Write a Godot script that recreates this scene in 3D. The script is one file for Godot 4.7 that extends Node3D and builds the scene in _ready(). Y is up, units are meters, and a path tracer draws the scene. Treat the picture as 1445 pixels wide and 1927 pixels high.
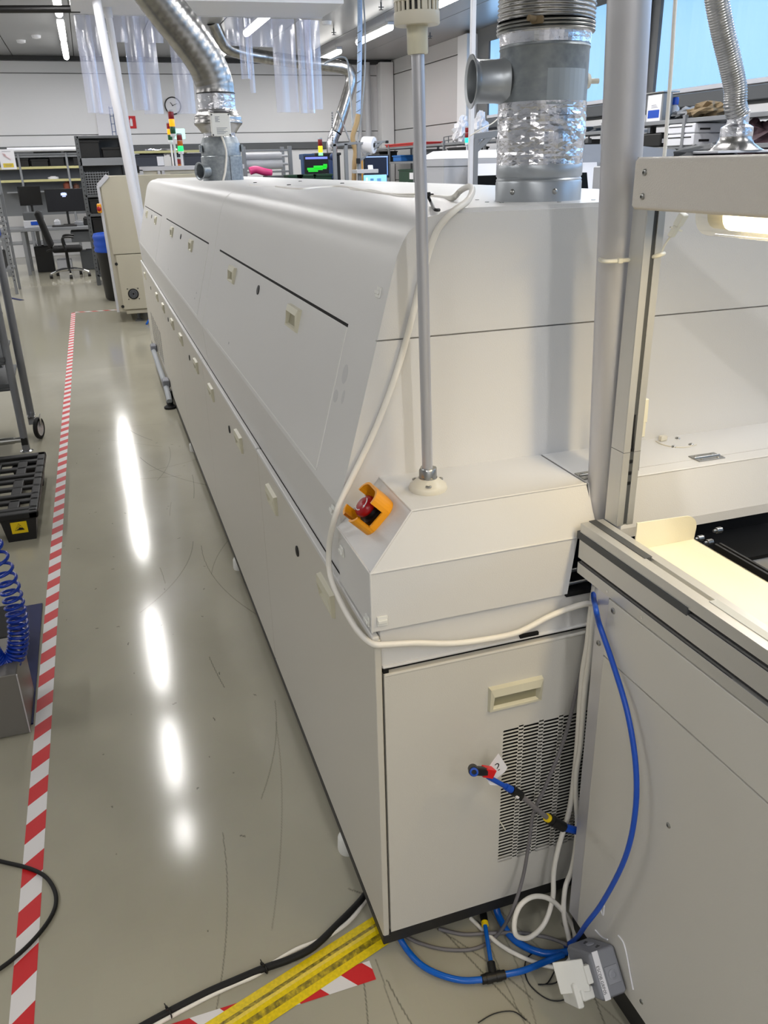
extends Node3D

# ---------------------------------------------------------------- mesh buffer
class MB:
	var v := PackedVector3Array()
	var n := PackedVector3Array()
	var t := PackedVector2Array()

	func tri(a: Vector3, b: Vector3, c: Vector3, na: Vector3, nb: Vector3, nc: Vector3, ua := Vector2.ZERO, ub := Vector2.ZERO, uc := Vector2.ZERO) -> void:
		v.append(a); v.append(c); v.append(b)
		n.append(na); n.append(nc); n.append(nb)
		t.append(ua); t.append(uc); t.append(ub)

	func flat(a: Vector3, b: Vector3, c: Vector3) -> void:
		var m := (b - a).cross(c - a).normalized()
		tri(a, b, c, m, m, m)

	# corners counter-clockwise seen from outside
	func quad(a: Vector3, b: Vector3, c: Vector3, d: Vector3, u0 := Vector2(0, 1), u1 := Vector2(1, 0)) -> void:
		var m := (b - a).cross(c - a)
		if m.length() < 1e-12:
			m = (c - a).cross(d - a)
		m = m.normalized()
		tri(a, b, c, m, m, m, Vector2(u0.x, u0.y), Vector2(u1.x, u0.y), Vector2(u1.x, u1.y))
		tri(a, c, d, m, m, m, Vector2(u0.x, u0.y), Vector2(u1.x, u1.y), Vector2(u0.x, u1.y))

	func squad(a: Vector3, b: Vector3, c: Vector3, d: Vector3, na: Vector3, nb: Vector3, nc: Vector3, nd: Vector3) -> void:
		tri(a, b, c, na, nb, nc)
		tri(a, c, d, na, nc, nd)

	# a box with softened edges (r), in the frame xf
	func obox(xf: Transform3D, s: Vector3, r := 0.0) -> void:
		var h := s / 2.0
		r = minf(r, minf(h.x, minf(h.y, h.z)) * 0.95)
		var ax := [Vector3.RIGHT, Vector3.UP, Vector3.BACK]
		for k in 3:
			for sg in [1.0, -1.0]:
				var w: Vector3 = ax[k] * sg
				var p: Vector3 = ax[(k + 1) % 3]
				var q: Vector3 = ax[(k + 2) % 3] * sg
				var c := w * h
				var pu := p * (absf(p.dot(h)) - r)
				var qu := q * (absf(q.dot(h)) - r)
				var m := (xf.basis * w).normalized()
				var a1 := xf * (c - pu - qu)
				var b1 := xf * (c + pu - qu)
				var c1 := xf * (c + pu + qu)
				var d1 := xf * (c - pu + qu)
				tri(a1, b1, c1, m, m, m, Vector2(0, 1), Vector2(1, 1), Vector2(1, 0))
				tri(a1, c1, d1, m, m, m, Vector2(0, 1), Vector2(1, 0), Vector2(0, 0))
		if r <= 0.0:
			return
		for k in 3:
			var e: Vector3 = ax[k]
			var p: Vector3 = ax[(k + 1) % 3]
			var q: Vector3 = ax[(k + 2) % 3]
			var le := absf(e.dot(h)) - r
			var lp := absf(p.dot(h))
			var lq := absf(q.dot(h))
			for sp in [1.0, -1.0]:
				for sq in [1.0, -1.0]:
					var np: Vector3 = (xf.basis * (p * sp)).normalized()
					var nq: Vector3 = (xf.basis * (q * sq)).normalized()
					var a1: Vector3 = xf * (p * sp * lp + q * sq * (lq - r) - e * le)
					var b1: Vector3 = xf * (p * sp * lp + q * sq * (lq - r) + e * le)
					var c1: Vector3 = xf * (p * sp * (lp - r) + q * sq * lq + e * le)
					var d1: Vector3 = xf * (p * sp * (lp - r) + q * sq * lq - e * le)
					if sp * sq > 0:
						squad(a1, d1, c1, b1, np, nq, nq, np)
					else:
						squad(a1, b1, c1, d1, np, np, nq, nq)
		for sx in [1.0, -1.0]:
			for sy in [1.0, -1.0]:
				for sz in [1.0, -1.0]:
					var a1: Vector3 = xf * Vector3(sx * h.x, sy * (h.y - r), sz * (h.z - r))
					var b1: Vector3 = xf * Vector3(sx * (h.x - r), sy * h.y, sz * (h.z - r))
					var c1: Vector3 = xf * Vector3(sx * (h.x - r), sy * (h.y - r), sz * h.z)
					var na: Vector3 = xf.basis * Vector3(sx, 0, 0)
					var nb: Vector3 = xf.basis * Vector3(0, sy, 0)
					var nc: Vector3 = xf.basis * Vector3(0, 0, sz)
					if sx * sy * sz > 0:
						tri(a1, b1, c1, na, nb, nc)
					else:
						tri(a1, c1, b1, na, nc, nb)

	func box(lo: Vector3, hi: Vector3, r := 0.0) -> void:
		obox(Transform3D(Basis.IDENTITY, (lo + hi) / 2.0), (hi - lo).abs(), r)

	static func frame(a: Vector3, b: Vector3) -> Basis:
		var y := (b - a).normalized()
		var x := Vector3.UP.cross(y)
		if x.length() < 0.05:
			x = Vector3.RIGHT
		x = (x - y * x.dot(y)).normalized()
		return Basis(x, y, x.cross(y))

	# box section bar from a to b
	func bar(a: Vector3, b: Vector3, w: float, d: float, r := 0.0) -> void:
		obox(Transform3D(frame(a, b), (a + b) / 2.0), Vector3(w, a.distance_to(b), d), r)

	func cyl(a: Vector3, b: Vector3, r0: float, r1 := -1.0, seg := 20, caps := true) -> void:
		if r1 < 0.0:
			r1 = r0
		lathe(Transform3D(frame(a, b), a), [Vector2(r0, 0), Vector2(r1, a.distance_to(b))], seg, caps)

	# profile of (radius, height) turned about the y axis of xf; sharp corners stay sharp when crease is set
	func lathe(xf: Transform3D, prof: Array, seg := 24, caps := true, smooth := false) -> void:
		var k := prof.size()
		var nn: Array[Vector2] = []
		for i in k - 1:
			var d: Vector2 = prof[i + 1] - prof[i]
			nn.append(Vector2(d.y, -d.x).normalized())
		for i in k - 1:
			var p: Vector2 = prof[i]
			var q: Vector2 = prof[i + 1]
			if p.distance_to(q) < 1e-7:
				continue
			var m0: Vector2 = nn[i]
			var m1: Vector2 = nn[i]
			if i > 0 and (smooth or nn[i].dot(nn[i - 1]) > 0.75):
				m0 = (nn[i] + nn[i - 1]).normalized()
			if i < k - 2 and (smooth or nn[i].dot(nn[i + 1]) > 0.75):
				m1 = (nn[i] + nn[i + 1]).normalized()
			for j in seg:
				var a0 := TAU * j / seg
				var a1 := TAU * (j + 1) / seg
				var c0 := Vector3(cos(a0), 0, -sin(a0))
				var c1 := Vector3(cos(a1), 0, -sin(a1))
				var n00 := (xf.basis * (c0 * m0.x + Vector3.UP * m0.y)).normalized()
				var n01 := (xf.basis * (c1 * m0.x + Vector3.UP * m0.y)).normalized()
				var n10 := (xf.basis * (c0 * m1.x + Vector3.UP * m1.y)).normalized()
				var n11 := (xf.basis * (c1 * m1.x + Vector3.UP * m1.y)).normalized()
				var A := xf * (c0 * p.x + Vector3.UP * p.y)
				var B := xf * (c1 * p.x + Vector3.UP * p.y)
				var C := xf * (c1 * q.x + Vector3.UP * q.y)
				var D := xf * (c0 * q.x + Vector3.UP * q.y)
				var u0 := float(j) / seg
				var u1 := float(j + 1) / seg
				if p.x > 1e-6:
					tri(A, B, C, n00, n01, n11, Vector2(u0, p.y), Vector2(u1, p.y), Vector2(u1, q.y))
				if q.x > 1e-6:
					tri(A, C, D, n00, n11, n10, Vector2(u0, p.y), Vector2(u1, q.y), Vector2(u0, q.y))
		if caps:
			for e in 2:
				var p: Vector2 = prof[0] if e == 0 else prof[k - 1]
				if p.x < 1e-6:
					continue
				var m := (xf.basis * (Vector3.DOWN if e == 0 else Vector3.UP)).normalized()
				var o := xf * (Vector3.UP * p.y)
				for j in seg:
					var a0 := TAU * j / seg
					var a1 := TAU * (j + 1) / seg
					var A := xf * Vector3(cos(a0) * p.x, p.y, -sin(a0) * p.x)
					var B := xf * Vector3(cos(a1) * p.x, p.y, -sin(a1) * p.x)
					if e == 0:
						tri(o, B, A, m, m, m)
					else:
						tri(o, A, B, m, m, m)

	# round tube along a smooth curve through pts; rad may be a float or one radius per ring
	func tube(pts: Array, rad, seg := 10, sub := 6, caps := true, smooth_path := true) -> void:
		var path := PackedVector3Array()
		if smooth_path and pts.size() > 2:
			path = MB.spline(pts, sub)
		else:
			path = PackedVector3Array(pts)
		sweep(path, rad, seg, caps)

	static func spline(pts: Array, sub: int) -> PackedVector3Array:
		var path := PackedVector3Array()
		var k := pts.size()
		for i in k - 1:
			var p0: Vector3 = pts[maxi(i - 1, 0)]
			var p1: Vector3 = pts[i]
			var p2: Vector3 = pts[i + 1]
			var p3: Vector3 = pts[mini(i + 2, k - 1)]
			for s in sub:
				path.append(p1.cubic_interpolate(p2, p0, p3, float(s) / sub))
		path.append(pts[k - 1])
		return path

	func sweep(path: PackedVector3Array, rad, seg := 10, caps := true) -> void:
		var k := path.size()
		var up := Vector3.UP
		var rings := []
		var norms := []
		var x := Vector3.ZERO
		for i in k:
			var d := (path[mini(i + 1, k - 1)] - path[maxi(i - 1, 0)]).normalized()
			if i == 0:
				x = d.cross(up)
				if x.length() < 0.1:
					x = d.cross(Vector3.RIGHT)
			x = (x - d * x.dot(d)).normalized()
			var y := d.cross(x)
			var r: float = rad if rad is float else rad[mini(i, rad.size() - 1)]
			var ring := PackedVector3Array()
			var nor := PackedVector3Array()
			for j in seg:
				var a := TAU * j / seg
				var m := x * cos(a) + y * sin(a)
				ring.append(path[i] + m * r)
				nor.append(m)
			rings.append(ring)
			norms.append(nor)
		if not rad is float and rad.size() > 2:
			for i in k:
				var i0 := maxi(i - 1, 0)
				var i1 := mini(i + 1, k - 1)
				var ds := path[i0].distance_to(path[i1])
				var d := (path[i1] - path[i0]).normalized()
				var sl: float = (rad[mini(i1, rad.size() - 1)] - rad[mini(i0, rad.size() - 1)]) / maxf(ds, 1e-6)
				for j in seg:
					norms[i][j] = (norms[i][j] - d * sl).normalized()
		for i in k - 1:
			for j in seg:
				var l := (j + 1) % seg
				squad(rings[i][j], rings[i][l], rings[i + 1][l], rings[i + 1][j], norms[i][j], norms[i][l], norms[i + 1][l], norms[i + 1][j])
		if caps:
			for j in seg:
				var l := (j + 1) % seg
				flat(path[0], rings[0][l], rings[0][j])
				flat(path[k - 1], rings[k - 1][j], rings[k - 1][l])

	# polygon (Vector2 list, any winding) in the xy plane of xf, extruded from z0 to z1
	func prism(xf: Transform3D, poly: PackedVector2Array, z0: float, z1: float, smooth_side := false) -> void:
		if not Geometry2D.is_polygon_clockwise(poly):
			pass
		else:
			poly.reverse()
		var idx := Geometry2D.triangulate_polygon(poly)
		for i in range(0, idx.size(), 3):
			var a := poly[idx[i]]
			var b := poly[idx[i + 1]]
			var c := poly[idx[i + 2]]
			if (b - a).cross(c - a) < 0:
				var s := b
				b = c
				c = s
			flat(xf * Vector3(a.x, a.y, z1), xf * Vector3(b.x, b.y, z1), xf * Vector3(c.x, c.y, z1))
			flat(xf * Vector3(a.x, a.y, z0), xf * Vector3(c.x, c.y, z0), xf * Vector3(b.x, b.y, z0))
		var k := poly.size()
		for i in k:
			var a := poly[i]
			var b := poly[(i + 1) % k]
			if smooth_side:
				var z := poly[(i + k - 1) % k]
				var c := poly[(i + 2) % k]
				var e0 := (a - z).normalized()
				var e1 := (b - a).normalized()
				var e2 := (c - b).normalized()
				var ma := e0 + e1 if e0.dot(e1) > 0.947 else e1
				var mb := e1 + e2 if e2.dot(e1) > 0.947 else e1
				var na := (xf.basis * Vector3(ma.y, -ma.x, 0)).normalized()
				var nb := (xf.basis * Vector3(mb.y, -mb.x, 0)).normalized()
				squad(xf * Vector3(a.x, a.y, z0), xf * Vector3(b.x, b.y, z0), xf * Vector3(b.x, b.y, z1), xf * Vector3(a.x, a.y, z1), na, nb, nb, na)
			else:
				quad(xf * Vector3(a.x, a.y, z0), xf * Vector3(b.x, b.y, z0), xf * Vector3(b.x, b.y, z1), xf * Vector3(a.x, a.y, z1))

	func ball(c: Vector3, r: Vector3, seg := 16, half := false) -> void:
		var prof := []
		var rows := seg / 2
		for i in rows + 1:
			var a := (PI * i / rows - PI / 2) if not half else (PI / 2 * i / rows)
			prof.append(Vector2(cos(a), sin(a)))
		lathe(Transform3D(Basis.from_scale(r), c), prof, seg, half, true)

	# crumpled lump: a faceted ball pushed in and out by noise
	func lump(c: Vector3, r: Vector3, amp: float, sd: int, seg := 18) -> void:
		var f := FastNoiseLite.new()
		f.seed = sd
		f.frequency = 1.1
		f.fractal_octaves = 2
		var P := func(i: int, j: int) -> Vector3:
			var a := TAU * (i % seg) / seg
			var e := PI * j / (seg / 2) - PI / 2
			var d := Vector3(cos(a) * cos(e), sin(e), -sin(a) * cos(e))
			return c + d * r * (1.0 + amp * f.get_noise_3d(d.x * 2.2, d.y * 2.2, d.z * 2.2) * 2.0)
		for i in seg:
			for j in seg / 2:
				flat(P.call(i, j), P.call(i + 1, j), P.call(i + 1, j + 1))
				flat(P.call(i, j), P.call(i + 1, j + 1), P.call(i, j + 1))

	func mesh(off: Vector3) -> ArrayMesh:
		for i in v.size():
			v[i] -= off
		var arr := []
		arr.resize(Mesh.ARRAY_MAX)
		arr[Mesh.ARRAY_VERTEX] = v
		arr[Mesh.ARRAY_NORMAL] = n
		arr[Mesh.ARRAY_TEX_UV] = t
		var am := ArrayMesh.new()
		am.add_surface_from_arrays(Mesh.PRIMITIVE_TRIANGLES, arr)
		return am

	func base() -> Vector3:
		var b := AABB(v[0], Vector3.ZERO)
		for p in v:
			b = b.expand(p)
		return Vector3(b.get_center().x, b.position.y, b.get_center().z)

# ---------------------------------------------------------------- scene helpers
var org := {}
var taken := {}
var M := {}

func numbered(called: String) -> String:
	var k: int = taken.get(called, 0)
	taken[called] = k + 1
	return called if k == 0 else "%s_%03d" % [called, k]

func thing(called: String, label: String, category: String, at := Vector3.ZERO, turn := 0.0, group := "", world_space := true) -> Node3D:
	var o := Node3D.new()
	o.name = numbered(called)
	add_child(o)
	o.position = at
	o.rotation.y = turn
	tag(o, label, category, group)
	org[o] = at if world_space else Vector3.ZERO
	return o

func tag(o: Node3D, label: String, category: String, group := "") -> Node3D:
	o.set_meta("label", label)
	o.set_meta("category", category)
	if group:
		o.set_meta("group", group)
	return o

# a part of a thing (or of a part)
func part(called: String, mb: MB, m: Material, parent: Node3D, label := "") -> MeshInstance3D:
	var o := MeshInstance3D.new()
	o.name = called
	o.mesh = mb.mesh(org[parent])
	o.material_override = m
	parent.add_child(o, true)
	org[o] = org[parent]
	if label:
		o.set_meta("label", label)
	return o

# a thing that is one mesh
func single(called: String, mb: MB, m: Material, label: String, category: String, group := "") -> MeshInstance3D:
	var o := MeshInstance3D.new()
	o.name = numbered(called)
	var b := mb.base()
	o.mesh = mb.mesh(b)
	o.material_override = m
	add_child(o)
	o.position = b
	org[o] = b
	tag(o, label, category, group)
	return o

func struct(called: String, mb: MB, m: Material) -> MeshInstance3D:
	var o := MeshInstance3D.new()
	o.name = called
	var b := mb.base()
	o.mesh = mb.mesh(b)
	o.material_override = m
	add_child(o, true)
	o.position = b
	org[o] = b
	o.set_meta("kind", "structure")
	return o

func copy(o: Node3D, called: String, at: Vector3, turn: float, label: String) -> Node3D:
	var c: Node3D = o.duplicate()
	c.name = numbered(called)
	add_child(c)
	c.position = at
	c.rotation.y = turn
	c.set_meta("label", label)
	return c

func noise_tex(freq: float, octaves := 3, size := 512, kind := FastNoiseLite.TYPE_SIMPLEX_SMOOTH, normal := false, bump := 4.0, sd := 1) -> NoiseTexture2D:
	var f := FastNoiseLite.new()
	f.noise_type = kind
	f.frequency = freq
	f.fractal_octaves = octaves
	f.seed = sd
	var x := NoiseTexture2D.new()
	x.width = size
	x.height = size
	x.seamless = true
	x.noise = f
	if normal:
		x.as_normal_map = true
		x.bump_strength = bump
	return x

func ramped(x: NoiseTexture2D, a: Color, b: Color, mid := -1.0) -> NoiseTexture2D:
	var g := Gradient.new()
	g.set_color(0, a)
	g.set_color(1, b)
	x.color_ramp = g
	return x

func mat(c: Color, rough := 0.5, metal := 0.0) -> StandardMaterial3D:
	var m := StandardMaterial3D.new()
	m.albedo_color = c
	m.roughness = rough
	m.metallic = metal
	return m

func tri_map(m: StandardMaterial3D, scale: float) -> StandardMaterial3D:
	m.uv1_triplanar = true
	m.uv1_world_triplanar = true
	m.uv1_scale = Vector3.ONE * scale
	return m

func glow(c: Color, e: float) -> StandardMaterial3D:
	var m := mat(c, 0.4)
	m.emission_enabled = true
	m.emission = c
	m.emission_energy_multiplier = e
	return m

func clear(c: Color, a: float, rough := 0.1) -> StandardMaterial3D:
	var m := mat(Color(c.r, c.g, c.b, a), rough)
	m.transparency = BaseMaterial3D.TRANSPARENCY_ALPHA
	m.cull_mode = BaseMaterial3D.CULL_DISABLED
	return m

func T3(o: Vector3, x := Vector3.RIGHT, y := Vector3.UP, z := Vector3.BACK) -> Transform3D:
	return Transform3D(Basis(x, y, z), o)

func textline(s: String, size: float, depth: float) -> Mesh:
	var tm := TextMesh.new()
	tm.text = s
	var f := SystemFont.new()
	f.font_names = PackedStringArray(["Droid Sans"])
	tm.font = f
	tm.font_size = 32
	tm.pixel_size = size / 32.0
	tm.depth = depth
	return tm

func lettering(s: String, size: float, xf: Transform3D, m: Material, parent: Node3D, called := "lettering") -> MeshInstance3D:
	var o := MeshInstance3D.new()
	o.name = called
	o.mesh = textline(s, size, 0.0006)
	o.material_override = m
	o.transform = Transform3D(xf.basis, xf.origin - org[parent])
	parent.add_child(o, true)
	org[o] = org[parent]
	return o

func polar(c: Vector2, rx: float, ry: float, k: int, a0 := 0.0, a1 := TAU) -> PackedVector2Array:
	var p := PackedVector2Array()
	var full := absf(a1 - a0 - TAU) < 1e-4
	for i in (k if full else k + 1):
		var a := a0 + (a1 - a0) * i / k
		p.append(c + Vector2(cos(a) * rx, sin(a) * ry))
	return p

func rounded(w: float, h: float, r: float, k := 4) -> PackedVector2Array:
	var p := PackedVector2Array()
	for q in 4:
		var c := Vector2((w / 2 - r) * (1 if q in [0, 3] else -1), (h / 2 - r) * (1 if q < 2 else -1))
		for i in k + 1:
			var a := PI / 2 * (q + float(i) / k)
			p.append(c + Vector2(cos(a), sin(a)) * r)
	return p

# ---------------------------------------------------------------- materials
func make_materials() -> void:
	# powder-coated sheet of the oven: fine orange-peel
	var peel := noise_tex(0.09, 3, 512, FastNoiseLite.TYPE_SIMPLEX_SMOOTH, true, 3.0, 3)
	for w in [["paint", Color(0.845, 0.842, 0.835), 0.36], ["paint_grey", Color(0.77, 0.765, 0.75), 0.42], ["cream", Color(0.87, 0.85, 0.765), 0.4], ["warm_panel", Color(0.81, 0.80, 0.77), 0.42], ["side", Color(0.80, 0.785, 0.745), 0.40], ["cream_dark", Color(0.72, 0.695, 0.62), 0.42], ["beam_paint", Color(0.84, 0.82, 0.79), 0.45]]:  # side is the oven paint, tinted warmer for light bounced off the floor
		var m := tri_map(mat(w[1], w[2]), 6.0)
		m.normal_enabled = true
		m.normal_texture = peel
		m.normal_scale = 0.6 if w[0] == "beam_paint" else 0.12
		M[w[0]] = m
	M.beige = mat(Color(0.81, 0.795, 0.71), 0.4)
	M.beige_shaded = mat(Color(0.58, 0.56, 0.45), 0.5)
	M.ivory = mat(Color(0.85, 0.83, 0.77), 0.35)
	M.white_plastic = mat(Color(0.90, 0.90, 0.88), 0.4)
	M.white_cable = mat(Color(0.92, 0.905, 0.87), 0.42)
	M.grey_cable = mat(Color(0.44, 0.43, 0.44), 0.45)
	M.black = mat(Color(0.035, 0.035, 0.037), 0.45)
	M.black_rubber = mat(Color(0.03, 0.03, 0.03), 0.7)
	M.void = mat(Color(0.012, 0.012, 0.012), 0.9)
	M.dark_frame = mat(Color(0.13, 0.13, 0.13), 0.5)
	M.dark_strip = mat(Color(0.27, 0.28, 0.29), 0.55)
	M.grey_strip = mat(Color(0.62, 0.64, 0.66), 0.5)
	M.red = mat(Color(0.62, 0.02, 0.07), 0.28)
	M.tape_red = mat(Color(0.79, 0.10, 0.12), 0.45)
	M.tape_white = mat(Color(0.87, 0.86, 0.86), 0.45)
	M.amber = mat(Color(0.93, 0.62, 0.06), 0.42)
	M.blue_hose = mat(Color(0.02, 0.36, 0.74), 0.22)
	M.blue_coil = mat(Color(0.02, 0.20, 0.62), 0.2)
	M.blue_net = mat(Color(0.06, 0.30, 0.72), 0.42)
	M.blue_plastic = mat(Color(0.04, 0.28, 0.70), 0.4)
	M.blue_mat = mat(Color(0.035, 0.09, 0.30), 0.7)
	M.yellow = mat(Color(0.93, 0.80, 0.03), 0.45)
	M.print_black = mat(Color(0.05, 0.05, 0.05), 0.6)
	M.print_grey = mat(Color(0.45, 0.46, 0.5), 0.6)
	M.paper = mat(Color(0.90, 0.90, 0.92), 0.7)
	M.grey_box = mat(Color(0.50, 0.51, 0.54), 0.5)
	M.rack_grey = mat(Color(0.52, 0.53, 0.545), 0.45, 0.25)
	M.rack_dark = mat(Color(0.33, 0.34, 0.35), 0.5, 0.2)
	M.tube_grey = mat(Color(0.50, 0.51, 0.53), 0.4, 0.3)
	M.white_paint = mat(Color(0.86, 0.86, 0.88), 0.4)
	M.machine_grey = mat(Color(0.74, 0.745, 0.765), 0.45)
	M.machine_white = mat(Color(0.88, 0.885, 0.91), 0.45)
	M.green_crate = mat(Color(0.03, 0.22, 0.13), 0.5)
	M.tan_hose = mat(Color(0.66, 0.56, 0.40), 0.6)
	M.brown = mat(Color(0.50, 0.43, 0.32), 0.8)
	M.dark_glass = mat(Color(0.03, 0.035, 0.04), 0.08)
	M.fabric_black = mat(Color(0.03, 0.03, 0.033), 0.9)
	M.chrome = mat(Color(0.86, 0.86, 0.87), 0.12, 1.0)
	M.steel = mat(Color(0.66, 0.66, 0.65), 0.3, 1.0)
	# satin anodised aluminium with faint streaks
	var alu := mat(Color(0.80, 0.80, 0.79), 0.38, 0.6)
	M.alu = alu
	M.satin = mat(Color(0.76, 0.76, 0.78), 0.36, 0.6)
	var alu2 := mat(Color(0.80, 0.80, 0.82), 0.42, 0.55)
	M.alu_matt = alu2
	# galvanised sheet: large dull spangles
	var gal := mat(Color(0.74, 0.76, 0.77), 0.42, 0.7)
	gal.albedo_texture = ramped(noise_tex(0.03, 4, 512, FastNoiseLite.TYPE_CELLULAR, false, 1.0, 5), Color(0.68, 0.70, 0.72), Color(0.9, 0.9, 0.9))
	tri_map(gal, 3.0)
	M.galvanised = gal
	M.zinc = mat(Color(0.70, 0.72, 0.74), 0.36, 0.7)
	M.galvanised_pale = mat(Color(0.66, 0.69, 0.71), 0.55, 0.4)
	var spi := mat(Color(0.78, 0.775, 0.77), 0.27, 0.95)
	spi.albedo_texture = ramped(noise_tex(0.015, 3, 256, FastNoiseLite.TYPE_SIMPLEX, false, 1.0, 6), Color(0.72, 0.72, 0.72), Color(0.95, 0.95, 0.95))
	tri_map(spi, 2.0)
	M.spiral = spi
	# crumpled foil
	var foil := mat(Color(0.86, 0.86, 0.88), 0.22, 1.0)
	foil.normal_enabled = true
	foil.normal_texture = noise_tex(0.012, 4, 512, FastNoiseLite.TYPE_CELLULAR, true, 14.0, 21)
	foil.normal_scale = 0.35
	tri_map(foil, 4.0)
	M.foil = foil
	# yellow floor tape, dirty where feet and wheels rub it
	var yt := mat(Color(1, 1, 1), 0.4)
	yt.albedo_texture = ramped(noise_tex(0.05, 4, 512, FastNoiseLite.TYPE_SIMPLEX, false, 1.0, 8), Color(0.84, 0.74, 0.03), Color(0.96, 0.84, 0.03))
	tri_map(yt, 3.0)
	M.yellow_tape = yt
	var yd := mat(Color(1, 1, 1), 0.5)
	yd.albedo_texture = ramped(noise_tex(0.022, 5, 512, FastNoiseLite.TYPE_SIMPLEX, false, 1.0, 9), Color(0.24, 0.22, 0.03), Color(0.92, 0.80, 0.04))
	tri_map(yd, 5.0)
	M.yellow_dirty = yd
	# clear film
	M.pvc = clear(Color(0.84, 0.86, 0.95), 0.24, 0.10)
	M.pane = clear(Color(0.75, 0.85, 0.9), 0.15, 0.03)
	M.nylon = mat(Color(0.90, 0.89, 0.83), 0.35)
	# wall and ceiling sheet
	M.wall = mat(Color(0.90, 0.90, 0.905), 0.5)
	M.wall_side = mat(Color(0.78, 0.78, 0.78), 0.5)
	M.wall_joint = mat(Color(0.45, 0.45, 0.45), 0.7)
	M.wall_dark = mat(Color(0.36, 0.37, 0.38), 0.6)
	M.ceiling = mat(Color(0.58, 0.585, 0.59), 0.3, 0.15)
	M.beam_dark = mat(Color(0.20, 0.205, 0.21), 0.6)
	M.tube_lamp = glow(Color(1.0, 0.99, 0.97), 9.0)
	M.lamp_body = mat(Color(0.82, 0.82, 0.83), 0.4)
	M.blind = glow(Color(0.58, 0.80, 1.0), 0.86)
	M.blind.albedo_color = Color(0.40, 0.50, 0.60)

# ---------------------------------------------------------------- floor with its scuff marks
func floor_material() -> StandardMaterial3D:
	var m := mat(Color(1, 1, 1), 0.16)
	var w := 1024
	var h := 2048
	var im := Image.create(w, h, false, Image.FORMAT_RGB8)
	var base := Color(0.655, 0.640, 0.575)
	im.fill(base)
	var rng := RandomNumberGenerator.new()
	rng.seed = 77
	var f := FastNoiseLite.new()
	f.seed = 4
	f.frequency = 0.004
	f.fractal_octaves = 4
	for y in range(0, h, 4):
		for x in range(0, w, 4):
			var d := f.get_noise_2d(x, y * 1.3) * 0.035
			im.fill_rect(Rect2i(x, y, 4, 4), Color(base.r + d, base.g + d, base.b + d * 0.9))
	# the sheet covers x -0.8..1.7 and z -8.0..0.5: 410 px per metre across, 241 along
	var put := func(x: float, z: float, a: float) -> void:
		var px := int((x + 0.8) / 2.5 * w)
		var py := int((z + 8.0) / 8.5 * h)
		if px >= 0 and py >= 0 and px < w and py < h:
			var c := im.get_pixel(px, py)
			im.set_pixel(px, py, c.lerp(Color(0.22, 0.22, 0.2), a))
	# long wheel and cable scuffs beside the oven
	for k in 30:
		var x := rng.randf_range(0.02, 0.36) if k < 18 else rng.randf_range(0.36, 1.2)
		var z := rng.randf_range(-6.2, -1.2) if k < 18 else rng.randf_range(-1.7, -0.9)
		var a := rng.randf_range(0, TAU) if k % 3 == 0 else rng.randf_range(1.2, 1.9)
		var bend := rng.randf_range(-0.9, 0.9)
		var long := rng.randf_range(0.15, 0.9)
		var dark := rng.randf_range(0.10, 0.32)
		var n := int(long / 0.0018)
		for i in n:
			x += cos(a) * 0.0018
			z += sin(a) * 0.0018
			a += bend * 0.0018
			put.call(x, z, dark)
	# short scuffs and specks on the walkway
	for k in 60:
		var x := rng.randf_range(-0.4, 0.35)
		var z := rng.randf_range(-6.0, -0.9)
		var a := rng.randf_range(0, TAU)
		for i in rng.randi_range(1, 9):
			x += cos(a) * 0.0018
			z += sin(a) * 0.0018
			a += rng.randf_range(-0.1, 0.1)
			put.call(x, z, 0.45)
	m.albedo_texture = ImageTexture.create_from_image(im)
	m.texture_repeat = false
	m.roughness_texture = ramped(noise_tex(0.006, 4, 512, FastNoiseLite.TYPE_SIMPLEX_SMOOTH, false, 1.0, 31), Color(0.78, 0.78, 0.78), Color(1, 1, 1))
	m.roughness = 0.14
	m.metallic_specular = 0.42
	return m

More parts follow.
